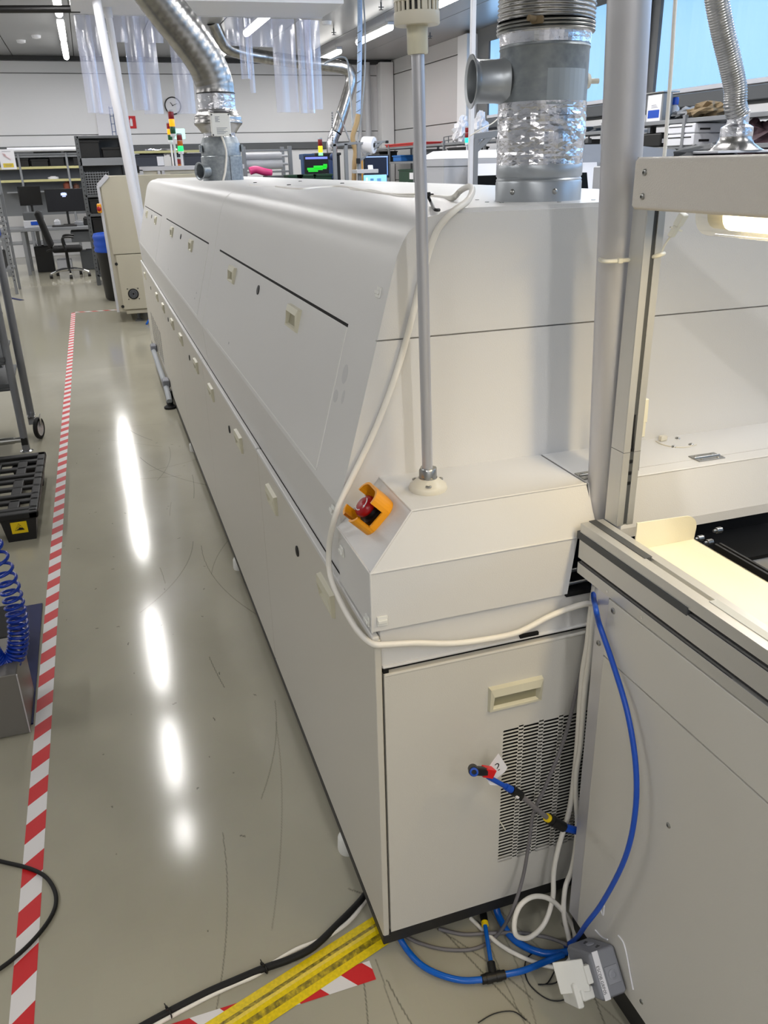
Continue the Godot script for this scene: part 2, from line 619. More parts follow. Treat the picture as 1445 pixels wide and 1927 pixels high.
func make_setting() -> void:
	# floor: one worn sheet of coating, and the plain coating round it
	var fm := floor_material()
	var mb := MB.new()
	mb.quad(Vector3(-0.8, 0, 0.5), Vector3(1.7, 0, 0.5), Vector3(1.7, 0, -8), Vector3(-0.8, 0, -8), Vector2(0, 1), Vector2(1, 0))
	var plainfloor := mat(Color(0.655, 0.640, 0.575), 0.12)
	var fb := MB.new()
	fb.quad(Vector3(-8, 0, 6), Vector3(7.2, 0, 6), Vector3(7.2, 0, 0.5), Vector3(-8, 0, 0.5))
	fb.quad(Vector3(-8, 0, -8), Vector3(7.2, 0, -8), Vector3(7.2, 0, -20.3), Vector3(-8, 0, -20.3))
	fb.quad(Vector3(-8, 0, 0.5), Vector3(-0.8, 0, 0.5), Vector3(-0.8, 0, -8), Vector3(-8, 0, -8))
	fb.quad(Vector3(1.7, 0, 0.5), Vector3(7.2, 0, 0.5), Vector3(7.2, 0, -8), Vector3(1.7, 0, -8))
	fb.box(Vector3(-8.3, -0.25, -20.5), Vector3(7.3, -0.02, 6.2))
	var fl := struct("floor", fb, plainfloor)
	var coat := part("floor_coating", mb, fm, fl)
	coat.set_meta("kind", "structure")

	# ceiling: long metal sheets over a slab
	var cb := MB.new()
	cb.box(Vector3(-8.3, 3.872, -20.5), Vector3(7.3, 4.1, 6.2))
	var ce := struct("ceiling", cb, M.wall_joint)
	for k in 13:
		var pb := MB.new()
		var x0 := -8.0 + k * 1.16
		pb.box(Vector3(x0, 3.85, -20.0), Vector3(x0 + 1.148, 3.872, 6.0), 0.006)
		part("ceiling_sheet", pb, M.ceiling, ce)
	# back wall of horizontal sandwich panels
	var wb := MB.new()
	wb.box(Vector3(-8.3, 0, -20.3), Vector3(7.3, 3.85, -20.02))
	var wall := struct("wall_back", wb, M.wall_joint)
	for r in [[0.0, 1.33], [1.345, 2.045], [2.19, 2.395], [2.41, 3.545], [3.56, 3.77]]:
		for c in [[-8.0, -2.2], [-2.19, 3.1], [3.11, 6.93]]:
			var pb := MB.new()
			pb.box(Vector3(c[0], r[0], -20.02), Vector3(c[1], r[1], -20.0), 0.006)
			part("wall_panel", pb, M.wall, wall)
	var db := MB.new()
	db.box(Vector3(-8, 2.05, -20.02), Vector3(6.93, 2.185, -19.94), 0.01)
	var trim := struct("trim_1", db, M.wall_dark)
	var bb := MB.new()
	bb.box(Vector3(-8, 3.775, -20.02), Vector3(6.93, 3.85, -19.86), 0.008)
	struct("trim_2", bb, M.beam_dark)
	# right wall with its window band
	var rb := MB.new()
	rb.box(Vector3(7.0, 0, -20.3), Vector3(7.3, 3.85, -15.3))
	rb.box(Vector3(7.0, 0, -15.3), Vector3(7.3, 2.42, 6.2))
	rb.box(Vector3(7.0, 3.62, -15.3), Vector3(7.3, 3.85, 6.2))
	for z in [[-15.3, -14.85], [-10.75, -9.95], [-5.6, -4.9], [0.0, 0.7], [5.4, 6.2]]:
		rb.box(Vector3(7.0, 2.42, z[0]), Vector3(7.3, 3.62, z[1]))
	var rw := struct("wall_right", rb, M.wall_joint)
	for r in [[0.0, 1.33], [1.345, 2.395], [2.41, 3.545], [3.56, 3.85]]:
		var pb := MB.new()
		pb.box(Vector3(6.95, r[0], -20.0), Vector3(7.0, r[1], -15.72), 0.006)
		part("wall_panel", pb, M.wall_side, rw)
	for z in [[-15.6, -10.2], [-10.19, -5.2], [-5.19, 0.2], [0.21, 6.0]]:
		var pb := MB.new()
		pb.box(Vector3(6.97, 0.0, z[0]), Vector3(7.0, 2.2, z[1]), 0.004)
		part("wall_panel", pb, M.wall, rw)
	var pil := MB.new()
	pil.box(Vector3(6.78, 0, -15.72), Vector3(7.0, 3.8, -15.3), 0.01)
	struct("trim_3", pil, M.wall)
	var sill := MB.new()
	sill.box(Vector3(6.90, 2.24, -14.9), Vector3(7.0, 2.38, 6.0), 0.008)
	struct("trim_4", sill, M.wall_dark)
	var duct_tr := MB.new()
	for k in 4:
		duct_tr.cyl(Vector3(6.93, 0, -10.62 + k * 0.16), Vector3(6.93, 3.8, -10.62 + k * 0.16), 0.055, 0.055, 12)
	struct("trim_5", duct_tr, M.grey_strip)
	var n := 1
	for z in [[-14.85, -10.75], [-9.95, -5.6], [-4.9, 0.0], [0.7, 5.4]]:
		var fr := MB.new()
		for e in [[2.42, 2.47], [3.57, 3.62]]:
			fr.box(Vector3(7.05, e[0], z[0]), Vector3(7.12, e[1], z[1]), 0.005)
		for e in [z[0], (z[0] + z[1]) / 2 - 0.03, z[1] - 0.06]:
			fr.box(Vector3(7.05, 2.47, e), Vector3(7.12, 3.57, e + 0.06), 0.005)
		var win := struct("window_%d" % n, fr, M.white_paint)
		var pa := MB.new()
		pa.box(Vector3(7.08, 2.47, z[0] + 0.05), Vector3(7.088, 3.57, z[1] - 0.05))
		part("window_pane", pa, M.pane, win)
		var bl := MB.new()
		# roller blind in slight folds
		var ln: float = z[1] - z[0] - 0.1
		var k := 60
		for i in k:
			var za: float = z[0] + 0.04 + ln * i / k
			var zb: float = z[0] + 0.04 + ln * (i + 1) / k
			var xa := 7.025 + 0.006 * sin(za * 9.0) + 0.004 * sin(za * 23.0)
			var xb := 7.025 + 0.006 * sin(zb * 9.0) + 0.004 * sin(zb * 23.0)
			bl.quad(Vector3(xa, 2.45, za), Vector3(xb, 2.45, zb), Vector3(xb, 3.62, zb), Vector3(xa, 3.62, za))
		part("window_blind", bl, M.blind, win)
		var br := MB.new()
		br.box(Vector3(6.98, 2.40, z[0] + 0.02), Vector3(7.02, 2.455, z[1] - 0.02), 0.01)
		part("window_blind_rail", br, M.white_paint, win)
		n += 1
	# walls out of view close the hall
	var lb := MB.new()
	lb.box(Vector3(-8.3, 0, -20.3), Vector3(-8.0, 3.85, 6.2))
	struct("wall_left", lb, M.wall)
	var fb2 := MB.new()
	fb2.box(Vector3(-8.3, 0, 6.0), Vector3(7.3, 3.85, 6.3))
	struct("wall_front", fb2, M.wall)
	# corner columns and pipes
	var colb := MB.new()
	colb.box(Vector3(6.62, 0, -20.0), Vector3(6.93, 3.8, -19.7), 0.01)
	struct("trim_6", colb, M.wall)

# ---------------------------------------------------------------- lights
func lamp_tube(at: Vector3, length: float, energy: float, label: String) -> void:
	var o := thing("tube_lamp", label, "lamp", at, 0.0, "tube lamps hung in rows under the ceiling", false)
	var b := MB.new()
	b.box(Vector3(-0.055, 0.05, -length / 2), Vector3(0.055, 0.10, length / 2), 0.01)
	part("lamp_housing", b, M.lamp_body, o)
	var d := MB.new()
	d.tube([Vector3(0, 0.02, -length / 2 + 0.01), Vector3(0, 0.02, length / 2 - 0.01)], 0.05, 12, 1, true, false)
	part("lamp_tube", d, M.tube_lamp, o)
	var w := MB.new()
	for s in [-1.0, 1.0]:
		w.cyl(Vector3(0, 0.10, s * length * 0.35), Vector3(0, 0.21, s * length * 0.35), 0.006, 0.006, 6)
	part("lamp_hanger", w, M.steel, o)
	var l := AreaLight3D.new()
	l.name = "lamp_light"
	l.area_size = Vector2(0.12, length)
	l.light_color = Color(1.0, 0.99, 0.985)
	l.light_energy = energy
	l.area_range = 40.0
	l.shadow_enabled = true
	l.position = Vector3(0, -0.035, 0)
	l.rotation.x = -PI / 2
	o.add_child(l, true)

func lamp_row(x: float, zs: Array, row: String) -> void:
	var nth := ["nearest", "second", "third", "fourth", "fifth", "sixth", "seventh"]
	for i in zs.size():
		lamp_tube(Vector3(x, 3.64, zs[i]), 1.75, LAMP, "%s tube lamp in the row %s, counting away from the camera" % [nth[i], row])

func make_lamps() -> void:
	lamp_row(-0.03, [-6.45, -8.9, -12.6, -15.05, -17.4], "over the walkway")
	lamp_row(2.75, [-1.2, -4.4, -7.6, -10.8, -14.0, -17.2], "just behind the oven")
	lamp_row(4.85, [-1.4, -4.6, -7.8, -11.0, -14.75, -17.7], "nearest the window wall")
	lamp_row(-3.2, [-2.6, -6.4, -11.0, -14.2, -17.0], "added left of the walkway")  # unseen row, added to light the floor and the oven side
	lamp_row(-6.0, [-11.0, -14.2, -17.0], "furthest left")  # row added out of view to brighten the back wall
	lamp_row(0.5, [2.4, 4.8], "added at the near end")  # added behind the camera to lift the near floor and the door
	lamp_row(-1.8, [1.6, 4.2], "added left of near end")  # fill row put in behind the camera, out of frame
	# daylight through the blinds
	for z in [[-14.85, -10.75], [-9.95, -5.6], [-4.9, 0.0], [0.7, 5.4]]:
		var l := AreaLight3D.new()
		l.name = numbered("window_light")
		l.area_size = Vector2(z[1] - z[0] - 0.1, 1.1)
		l.light_color = Color(0.62, 0.80, 1.0)
		l.light_energy = DAY
		l.area_range = 40.0
		l.shadow_enabled = true
		add_child(l)
		l.position = Vector3(6.96, 3.03, (z[0] + z[1]) / 2)
		l.rotation.y = PI / 2

const LAMP := 3.3
const DAY := 3.0
const SHOPLAMP := 0.45

func _ready() -> void:
	# camera, surroundings, exposure
	var cam := Camera3D.new()
	cam.name = "camera"
	cam.fov = 64.3077
	cam.near = 0.05
	cam.far = 100.0
	cam.transform = Transform3D(Basis(Vector3(0.947103, -0.022982, 0.320106), Vector3(0.145972, 0.919135, -0.365900), Vector3(-0.285811, 0.393271, 0.873870)), Vector3(0, 1.7, 0))
	add_child(cam)
	cam.current = true
	var env := Environment.new()
	var sky := Sky.new()
	var pm := ProceduralSkyMaterial.new()
	pm.sky_top_color = Color(0.45, 0.62, 0.85)
	pm.sky_horizon_color = Color(0.75, 0.82, 0.9)
	pm.ground_bottom_color = Color(0.3, 0.3, 0.3)
	pm.ground_horizon_color = Color(0.7, 0.75, 0.8)
	sky.sky_material = pm
	env.background_mode = Environment.BG_SKY
	env.sky = sky
	env.tonemap_mode = Environment.TONE_MAPPER_LINEAR
	env.tonemap_exposure = 1.1
	env.sdfgi_enabled = true
	env.ssao_enabled = true
	env.ssil_enabled = true
	var we := WorldEnvironment.new()
	we.name = "surroundings"
	we.environment = env
	add_child(we)
	make_materials()
	make_lamps()
	make_setting()
	make_oven()
	make_oven_extras()
	make_conveyor()
	make_cables()
	make_ducts()
	make_floor_items()
	make_left()
	make_far()
	make_middle()
	make_right()

# ---------------------------------------------------------------- the reflow oven
const HX := 1.0          # centre line of the oven

func hood_profile() -> PackedVector2Array:
	# left side up, rounded shoulder, flat top, mirrored
	var l := PackedVector2Array()
	l.append(Vector2(0.599, 0.874))
	l.append(Vector2(0.611, 1.058))
	var c := [Vector2(0.4840, 1.516), Vector2(0.4755, 1.543), Vector2(0.4650, 1.566), Vector2(0.4515, 1.5845), Vector2(0.4350, 1.598), Vector2(0.4150, 1.6075), Vector2(0.3920, 1.6115), Vector2(0.365, 1.620)]
	for p in c:
		l.append(p)
	var out := PackedVector2Array()
	for p in l:
		out.append(Vector2(HX - p.x, p.y))
	for i in l.size():
		var p := l[l.size() - 1 - i]
		out.append(Vector2(HX + p.x, p.y))
	return out

func clip_profile(y0: float, y1: float) -> PackedVector2Array:
	var box := PackedVector2Array([Vector2(-1, y0), Vector2(4, y0), Vector2(4, y1), Vector2(-1, y1)])
	return Geometry2D.intersect_polygons(hood_profile(), box)[0]

func slope_frame(z: float, up: float, out: float) -> Transform3D:
	var u := Vector3(0.2675, 0.9636, 0)
	var nn := Vector3(-0.9636, 0.2675, 0)
	return Transform3D(Basis(Vector3(0, 0, 1), u, nn), Vector3(0.392, 1.068, z) + u * up + nn * out)

# recessed grip: a bevelled rim round a pocket with a finger lip along the top; xf looks out of the panel along its z
func grip(xf: Transform3D, parent: Node3D) -> void:
	var w := 0.062
	var h := 0.0300
	var b := MB.new()
	var o := [Vector3(-w, -h, 0), Vector3(w, -h, 0), Vector3(w, h, 0), Vector3(-w, h, 0)]
	var r := [Vector3(-w + 0.002, -h + 0.002, 0.008), Vector3(w - 0.002, -h + 0.002, 0.008), Vector3(w - 0.002, h - 0.002, 0.011), Vector3(-w + 0.002, h - 0.002, 0.011)]
	var i := [Vector3(-w + 0.009, -h + 0.007, 0.008), Vector3(w - 0.009, -h + 0.007, 0.008), Vector3(w - 0.009, h - 0.019, 0.014), Vector3(-w + 0.009, h - 0.019, 0.014)]
	var d := [Vector3(-w + 0.013, -h + 0.011, 0.0012), Vector3(w - 0.013, -h + 0.011, 0.0012), Vector3(w - 0.013, h - 0.012, 0.0012), Vector3(-w + 0.013, h - 0.012, 0.0012)]
	for k in 4:
		var l := (k + 1) % 4
		b.quad(xf * o[k], xf * o[l], xf * r[l], xf * r[k])
		b.quad(xf * r[k], xf * r[l], xf * i[l], xf * i[k])
		b.quad(xf * i[k], xf * i[l], xf * d[l], xf * d[k])
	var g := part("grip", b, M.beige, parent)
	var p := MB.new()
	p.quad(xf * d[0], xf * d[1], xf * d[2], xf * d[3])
	part("grip_pocket_shaded", p, M.beige_shaded, parent)  # pocket floor in a darker beige, shade painted in for depth

func keyhole(xf: Transform3D, parent: Node3D) -> void:
	var b := MB.new()
	b.lathe(Transform3D(xf.basis * Basis(Vector3(1, 0, 0), Vector3(0, 0, 1), Vector3(0, -1, 0)), xf.origin), [Vector2(0.0150, 0), Vector2(0.0150, 0.003), Vector2(0.012, 0.004), Vector2(0.005, 0.002), Vector2(0.0, 0.002)], 18)
	part("lock", b, M.black, parent, "round black lock")

func make_oven() -> void:
	var ov := thing("reflow_oven", "long white tunnel oven with rounded hood and recessed grips, filling the middle of the hall", "oven", Vector3(1.0, 0, -1.264))
	var zn := -1.264
	var zf := -8.75
	# cabinet under the hood
	var cab := MB.new()
	cab.box(Vector3(0.404, 0.095, zf), Vector3(1.598, 0.875, zn - 0.03), 0.004)
	part("cabinet", cab, M.paint_grey, ov)
	var fr := MB.new()
	fr.box(Vector3(0.3868, 0.056, zf + 0.02), Vector3(0.452, 0.082, zn - 0.002), 0.002)
	fr.box(Vector3(1.56, 0.055, zf + 0.02), Vector3(1.61, 0.10, zn - 0.004), 0.003)
	fr.box(Vector3(0.402, 0.056, zn - 0.06), Vector3(1.61, 0.092, zn - 0.002), 0.003)
	fr.box(Vector3(0.402, 0.055, zf + 0.02), Vector3(1.61, 0.10, zf + 0.07), 0.003)
	part("base_frame", fr, M.dark_frame, ov)
	for z in [-1.62, -3.4, -5.2, -7.0, -8.5]:
		for x in [0.404, 1.57]:
			var ft := MB.new()
			ft.lathe(T3(Vector3(x, 0, z)), [Vector2(0.026, 0), Vector2(0.028, 0.008), Vector2(0.026, 0.045), Vector2(0.022, 0.053), Vector2(0.01, 0.062), Vector2(0.01, 0.09)], 20)
			part("foot", ft, M.white_plastic, ov)
	# side panels along the walkway: grips and locks in every one
	var sp := [[-1.264, -2.468, [-1.615, -2.24], [-1.93]], [-2.472, -3.878, [-2.84, -3.58], [-3.10]], [-3.882, -5.168, [-4.145, -4.88], [-4.50]], [-5.172, -6.428, [-5.42, -6.12], [-5.80]], [-6.432, -8.75, [-6.70, -8.16], [-7.50]]]
	for s in sp:
		var b := MB.new()
		b.box(Vector3(0.387, 0.084, s[1]), Vector3(0.402, 0.868, s[0]), 0.003)
		var p := part("side_panel", b, M.side, ov)
		var lip := MB.new()
		lip.box(Vector3(0.384, 0.862, s[1] + 0.002), Vector3(0.40, 0.876, s[0] - 0.002), 0.004)
		part("panel_lip", lip, M.paint, p)
		for z in s[2]:
			grip(Transform3D(Basis(Vector3(0, 0, 1), Vector3(0, 1, 0), Vector3(-1, 0, 0)), Vector3(0.387, 0.788, z)), p)
		for z in s[3]:
			keyhole(Transform3D(Basis(Vector3(0, 0, 1), Vector3(0, 1, 0), Vector3(-1, 0, 0)), Vector3(0.387, 0.757, z)), p)
		if s[0] < -6.0:
			var vb := MB.new()
			for c in 5:
				for r in 16:
					vb.box(Vector3(0.3862, 0.20 + r * 0.017, -8.15 + c * 0.25), Vector3(0.3875, 0.206 + r * 0.017, -7.98 + c * 0.25))
			part("side_vent", vb, M.dark_frame, p)
	# seam behind the panel lips
	var seam := MB.new()
	seam.box(Vector3(0.402, 0.866, -8.7), Vector3(1.598, 0.88, -1.5))
	part("hood_seam", seam, M.dark_frame, ov)
	# hood in two lengths
	for h in [[-3.715, -1.495], [-8.56, -3.72]]:
		var hb := MB.new()
		hb.prism(T3(Vector3.ZERO), hood_profile(), h[0], h[1], true)
		part("hood", hb, M.paint, ov)
	var jb := MB.new()
	var inner := PackedVector2Array()
	for p in hood_profile():
		inner.append((p - Vector2(HX, 1.2)) * 1.0012 + Vector2(HX, 1.2))
	jb.prism(T3(Vector3.ZERO), inner, -3.7195, -3.7155, true)
	part("hood_joint", jb, M.white_plastic, ov)
	# end wall of two plates
	for e in [[0.9, 1.3865], [1.3895, 1.612]]:
		var eb := MB.new()
		eb.prism(T3(Vector3.ZERO), clip_profile(e[0], e[1]), -1.495, -1.485)
		part("end_plate", eb, M.paint, ov)
	# hatches in the slope of the hood, each with a near-black strip painting the shade of its top gap
	for hz in [[-3.57, -1.68, [-3.16, -2.135], [-2.653]], [-6.12, -3.915, [-5.58, -4.518], [-5.061]], [-8.43, -6.50, [-7.997, -6.949], [-7.433]]]:
		var zc: float = (hz[0] + hz[1]) / 2
		var ln: float = hz[1] - hz[0]
		var b := MB.new()
		b.obox(slope_frame(zc, 0.164, 0.0), Vector3(ln, 0.322, 0.003), 0.0012)
		var ha := part("hatch", b, M.paint, ov)
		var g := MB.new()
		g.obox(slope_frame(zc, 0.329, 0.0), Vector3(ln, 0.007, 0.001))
		part("hatch_gap_shade", g, M.void, ha)
		var he := MB.new()
		he.obox(slope_frame(zc, 0.002, 0.0), Vector3(ln, 0.003, 0.0042), 0.001)
		he.obox(slope_frame(hz[1] - 0.002, 0.164, 0.0), Vector3(0.003, 0.322, 0.0042), 0.001)
		part("hatch_edge_highlight", he, M.white_plastic, ha)  # white hairlines stand in for the highlight along the hatch edges
		for z in hz[2]:
			grip(slope_frame(z, 0.273, 0.0012), ha)
		for z in hz[3]:
			keyhole(slope_frame(z, 0.281, 0.0012), ha)
	# rivet holes and a dark scuff left by tape
	var ho := MB.new()
	for q in [[-3.0, 0.045], [-4.05, 0.09], [-4.08, 0.06], [-5.5, 0.05]]:
		ho.lathe(Transform3D(slope_frame(q[0], q[1], 0.0012).basis * Basis(Vector3(1, 0, 0), Vector3(0, 0, 1), Vector3(0, -1, 0)), slope_frame(q[0], q[1], 0.0012).origin), [Vector2(0.005, 0), Vector2(0.005, 0.0006), Vector2(0, 0.0006)], 10)
	part("rivet_hole", ho, M.rack_grey, ov)
	var sm := MB.new()
	for q in [[-1.63, 0.235, 0.032, 0.042], [-1.66, 0.18, 0.028, 0.028], [-1.61, 0.19, 0.014, 0.03], [-1.70, 0.225, 0.012, 0.02]]:
		var f := slope_frame(q[0], q[1], 0.0004)
		sm.prism(f, polar(Vector2.ZERO, q[2] * 0.55, q[3] * 0.5, 14), 0.0, 0.0003)
	part("smudge", sm, mat(Color(0.79, 0.79, 0.79), 0.5), ov)

	# conveyor housing at the near end: chamfered box
	var x0 := 0.384
	var x1 := 0.80
	var xt := 0.845
	var zt := -1.297
	var c := MB.new()
	var A := Vector3(x0, 0.889, zn)
	var B := Vector3(x0, 1.013, zn)
	var C := Vector3(0.478, 1.110, zt)
	# left wall and left chamfer
	c.quad(Vector3(x0, 0.889, -1.485), A, B, Vector3(x0, 1.013, -1.485))
	c.quad(Vector3(x0, 1.013, -1.485), B, C, Vector3(0.478, 1.110, -1.485))
	# front wall, front chamfer, top, underside
	c.quad(A, Vector3(x1, 0.889, zn), Vector3(x1 + 0.014, 1.013, zn), B)
	c.quad(B, Vector3(0.86, 1.013, zn), Vector3(xt, 1.110, zt), C)
	c.quad(C, Vector3(xt, 1.110, zt), Vector3(xt, 1.110, -1.485), Vector3(0.478, 1.110, -1.485))
	c.quad(Vector3(x0, 0.889, -1.485), Vector3(x1, 0.889, -1.485), Vector3(x1, 0.889, zn), A)
	c.quad(Vector3(x1, 0.889, zn), Vector3(x1, 0.889, -1.485), Vector3(x1 + 0.014, 1.013, -1.485), Vector3(x1 + 0.014, 1.013, zn))
	# fine bright folds
	for e in [[A, B], [B, C], [B, Vector3(x0, 1.013, -1.485)], [C, Vector3(0.478, 1.110, -1.485)], [C, Vector3(xt, 1.110, zt)], [B, Vector3(0.86, 1.013, zn)]]:
		c.cyl(e[0], e[1], 0.0022, 0.0022, 8, false)
	for e in [A, B, C]:
		c.ball(e, Vector3.ONE * 0.0022, 8)
	part("conveyor_housing", c, M.paint, ov)
	# hinged lid beside it
	var l := MB.new()
	var lx := 0.8495
	var rx := 1.615
	var poly := PackedVector2Array([Vector2(1.485, 1.110), Vector2(1.336, 1.110), Vector2(1.336, 1.103), Vector2(1.485, 1.103)])
	var side := Transform3D(Basis(Vector3(0, 0, -1), Vector3(0, 1, 0), Vector3(1, 0, 0)), Vector3(0, 0, 0))
	l.prism(side, poly, lx, rx - 0.1)
	part("hinge_strip", l, M.paint, ov)
	var l2 := MB.new()
	l2.prism(side, PackedVector2Array([Vector2(1.334, 1.110), Vector2(1.297, 1.110), Vector2(1.266, 1.013), Vector2(1.266, 0.992), Vector2(1.270, 0.992), Vector2(1.270, 1.012), Vector2(1.300, 1.106), Vector2(1.334, 1.106)]), lx, rx - 0.08)
	l2.cyl(Vector3(lx, 1.1085, -1.2975), Vector3(rx - 0.08, 1.1085, -1.2975), 0.002, 0.002, 8, false)
	var lid := part("lid", l2, M.paint, ov)
	for hx in [1.161, 0.885]:
		var hb := MB.new()
		hb.box(Vector3(hx - 0.033, 1.110, -1.354), Vector3(hx + 0.033, 1.1122, -1.317), 0.0008)
		hb.cyl(Vector3(hx - 0.032, 1.1125, -1.335), Vector3(hx + 0.032, 1.1125, -1.335), 0.0025, 0.0025, 10)
		for sx in [-0.02, 0.02]:
			for sz in [-1.346, -1.325]:
				hb.lathe(T3(Vector3(hx + sx, 1.1122, sz)), [Vector2(0.004, 0), Vector2(0.003, 0.0015), Vector2(0, 0.0015)], 8)
		part("hinge", hb, M.steel, lid)
	for q in [Vector3(1.186, 1.110, -1.466), Vector3(1.185, 1.110, -1.418), Vector3(1.141, 1.110, -1.42)]:
		var sc := MB.new()
		sc.lathe(T3(q), [Vector2(0.006, 0), Vector2(0.005, 0.002), Vector2(0.003, 0.003), Vector2(0.0025, 0.0012), Vector2(0, 0.0012)], 12)
		part("housing_screw", sc, M.steel, ov)
	var hc := MB.new()
	hc.tube([Vector3(1.128, 1.111, -1.466), Vector3(1.127, 1.111, -1.442), Vector3(1.139, 1.111, -1.418), Vector3(1.163, 1.111, -1.406), Vector3(1.195, 1.111, -1.412)], 0.0011, 6, 6)
	hc.obox(T3(Vector3(1.146, 1.116, -1.466)), Vector3(0.018, 0.012, 0.012), 0.002)
	part("cover_disc", hc, M.ivory, ov)
	# mouth under the lid: dark, with the ends of two conveyor rails
	var v := MB.new()
	v.box(Vector3(0.815, 0.885, -1.484), Vector3(1.59, 1.0, -1.40))
	v.box(Vector3(0.80, 0.880, -1.484), Vector3(1.595, 0.889, -1.266))
	part("conveyor_mouth", v, M.void, ov)
	for q in [[0.835, 0.905], [0.835, 0.935]]:
		var r := MB.new()
		r.cyl(Vector3(0.80, q[1], -1.275), Vector3(0.98, q[1] + 0.004, -1.275), 0.004, 0.004, 10)
		part("guide_rod", r, M.steel, ov)
	# front of the cabinet: header, corner post and door
	var hd := MB.new()
	hd.box(Vector3(0.402, 0.800, -1.30), Vector3(1.598, 0.888, -1.274), 0.003)
	hd.box(Vector3(0.404, 0.797, -1.29), Vector3(1.598, 0.804, -1.268), 0.003)
	part("front_header", hd, M.paint, ov)
	var hs := MB.new()
	hs.box(Vector3(0.405, 0.789, -1.295), Vector3(0.416, 0.799, -1.267))
	hs.box(Vector3(0.700, 0.803, -1.2735), Vector3(0.742, 0.810, -1.2675))
	part("latch_slot", hs, M.void, ov)
	var dg := MB.new()
	dg.box(Vector3(0.400, 0.092, -1.296), Vector3(1.598, 0.80, -1.28))
	part("door_shade_backing", dg, M.void, ov)  # near-black sheet painting the dark inside the cabinet behind the slots
	# door with a slotted vent cut into it
	var dx0 := 0.4055
	var dx1 := 1.14
	var dy0 := 0.093
	var dy1 := 0.788
	var zf0 := -1.279
	var zf1 := -1.264
	var vx := 0.668
	var pitch := 0.0485
	var slot := 0.0372
	var cols := 7
	var vy0 := 0.208
	var rows := 41
	var rp := 0.00925
	var d := MB.new()
	var vx1 := vx + (cols - 1) * pitch + slot
	var vy1 := vy0 + rows * rp
	d.box(Vector3(dx0, dy0, zf0), Vector3(vx, dy1, zf1))
	d.box(Vector3(vx1, dy0, zf0), Vector3(dx1, dy1, zf1))
	d.box(Vector3(vx, vy1, zf0), Vector3(vx1, dy1, zf1))
	d.box(Vector3(vx, dy0, zf0), Vector3(vx1, vy0, zf1))
	var fold := MB.new()
	d.cyl(Vector3(dx0 + 0.002, dy1 - 0.003, zf1 - 0.003), Vector3(dx1 - 0.002, dy1 - 0.003, zf1 - 0.003), 0.004, 0.004, 10)
	var door := part("service_door", d, M.warm_panel, ov)
	var gr := MB.new()
	for k in cols - 1:
		gr.box(Vector3(vx + k * pitch + slot, vy0, zf1 - 0.0009), Vector3(vx + (k + 1) * pitch, vy1, zf1))
	for r in rows:
		gr.box(Vector3(vx, vy0 + r * rp + 0.0055, zf1 - 0.0009), Vector3(vx1, vy0 + (r + 1) * rp, zf1))
	for k in cols:
		for r in rows:
			# rounded ends of each slot
			for e in 2:
				var ex := vx + k * pitch + (slot if e else 0.0)
				var sgn := -1.0 if e else 1.0
				var ya := vy0 + r * rp
				var yb := ya + 0.0055
				gr.flat(Vector3(ex, ya, zf1), Vector3(ex + sgn * 0.0022, ya, zf1), Vector3(ex, ya + 0.0022, zf1))
				gr.flat(Vector3(ex, yb, zf1), Vector3(ex + sgn * 0.0022, yb, zf1), Vector3(ex, yb - 0.0022, zf1))
	part("vent_grille", gr, M.warm_panel, door)
	grip(T3(Vector3(0.6915, 0.6745, zf1)), door)
	# white glue pads for cable clips
	var pads := [Transform3D(Basis(Vector3(1, 0, 0), Vector3(0, 1, 0), Vector3(0, 0, 1)), Vector3(0.404, 0.911, zn)), Transform3D(Basis(Vector3(0, 0, 1), Vector3(0, 1, 0), Vector3(-1, 0, 0)), Vector3(x0, 0.905, -1.285)), Transform3D(Basis(Vector3(0, 0, 1), Vector3(0, 1, 0), Vector3(-1, 0, 0)), Vector3(x0, 0.975, -1.45)), slope_frame(-1.534, 0.418, 0.0), slope_frame(-1.517, -0.03, -0.002)]
	for p in pads:
		var b := MB.new()
		b.obox(p.translated_local(Vector3(0, 0, 0.002)), Vector3(0.021, 0.021, 0.004), 0.001)
		b.obox(p.translated_local(Vector3(0, 0, 0.006)), Vector3(0.019, 0.007, 0.004), 0.001)
		part("cable_pad", b, M.white_plastic, ov)

	# emergency stop on the left chamfer
	var up := Vector3(0.7071, 0.7071, 0)
	var nn := Vector3(-0.7071, 0.7071, 0)
	var es := Transform3D(Basis(up, Vector3(0, 0, -1), nn), Vector3(0.440, 1.069, -1.393))
	var gd := MB.new()
	var ring := PackedVector2Array()
	ring = rounded(0.082, 0.080, 0.024, 6)
	var ri := rounded(0.072, 0.070, 0.019, 6)
	var kk := ring.size()
	# walls rise to 34 mm at the corners and the high side, drop to 9 mm in the notches
	var hh := func(p: Vector2) -> float:
		if p.x > -0.024 and p.x < 0.014 and absf(p.y) > 0.03:
			return 0.015
		if p.x < -0.03 and absf(p.y) < 0.017:
			return 0.006
		return 0.047
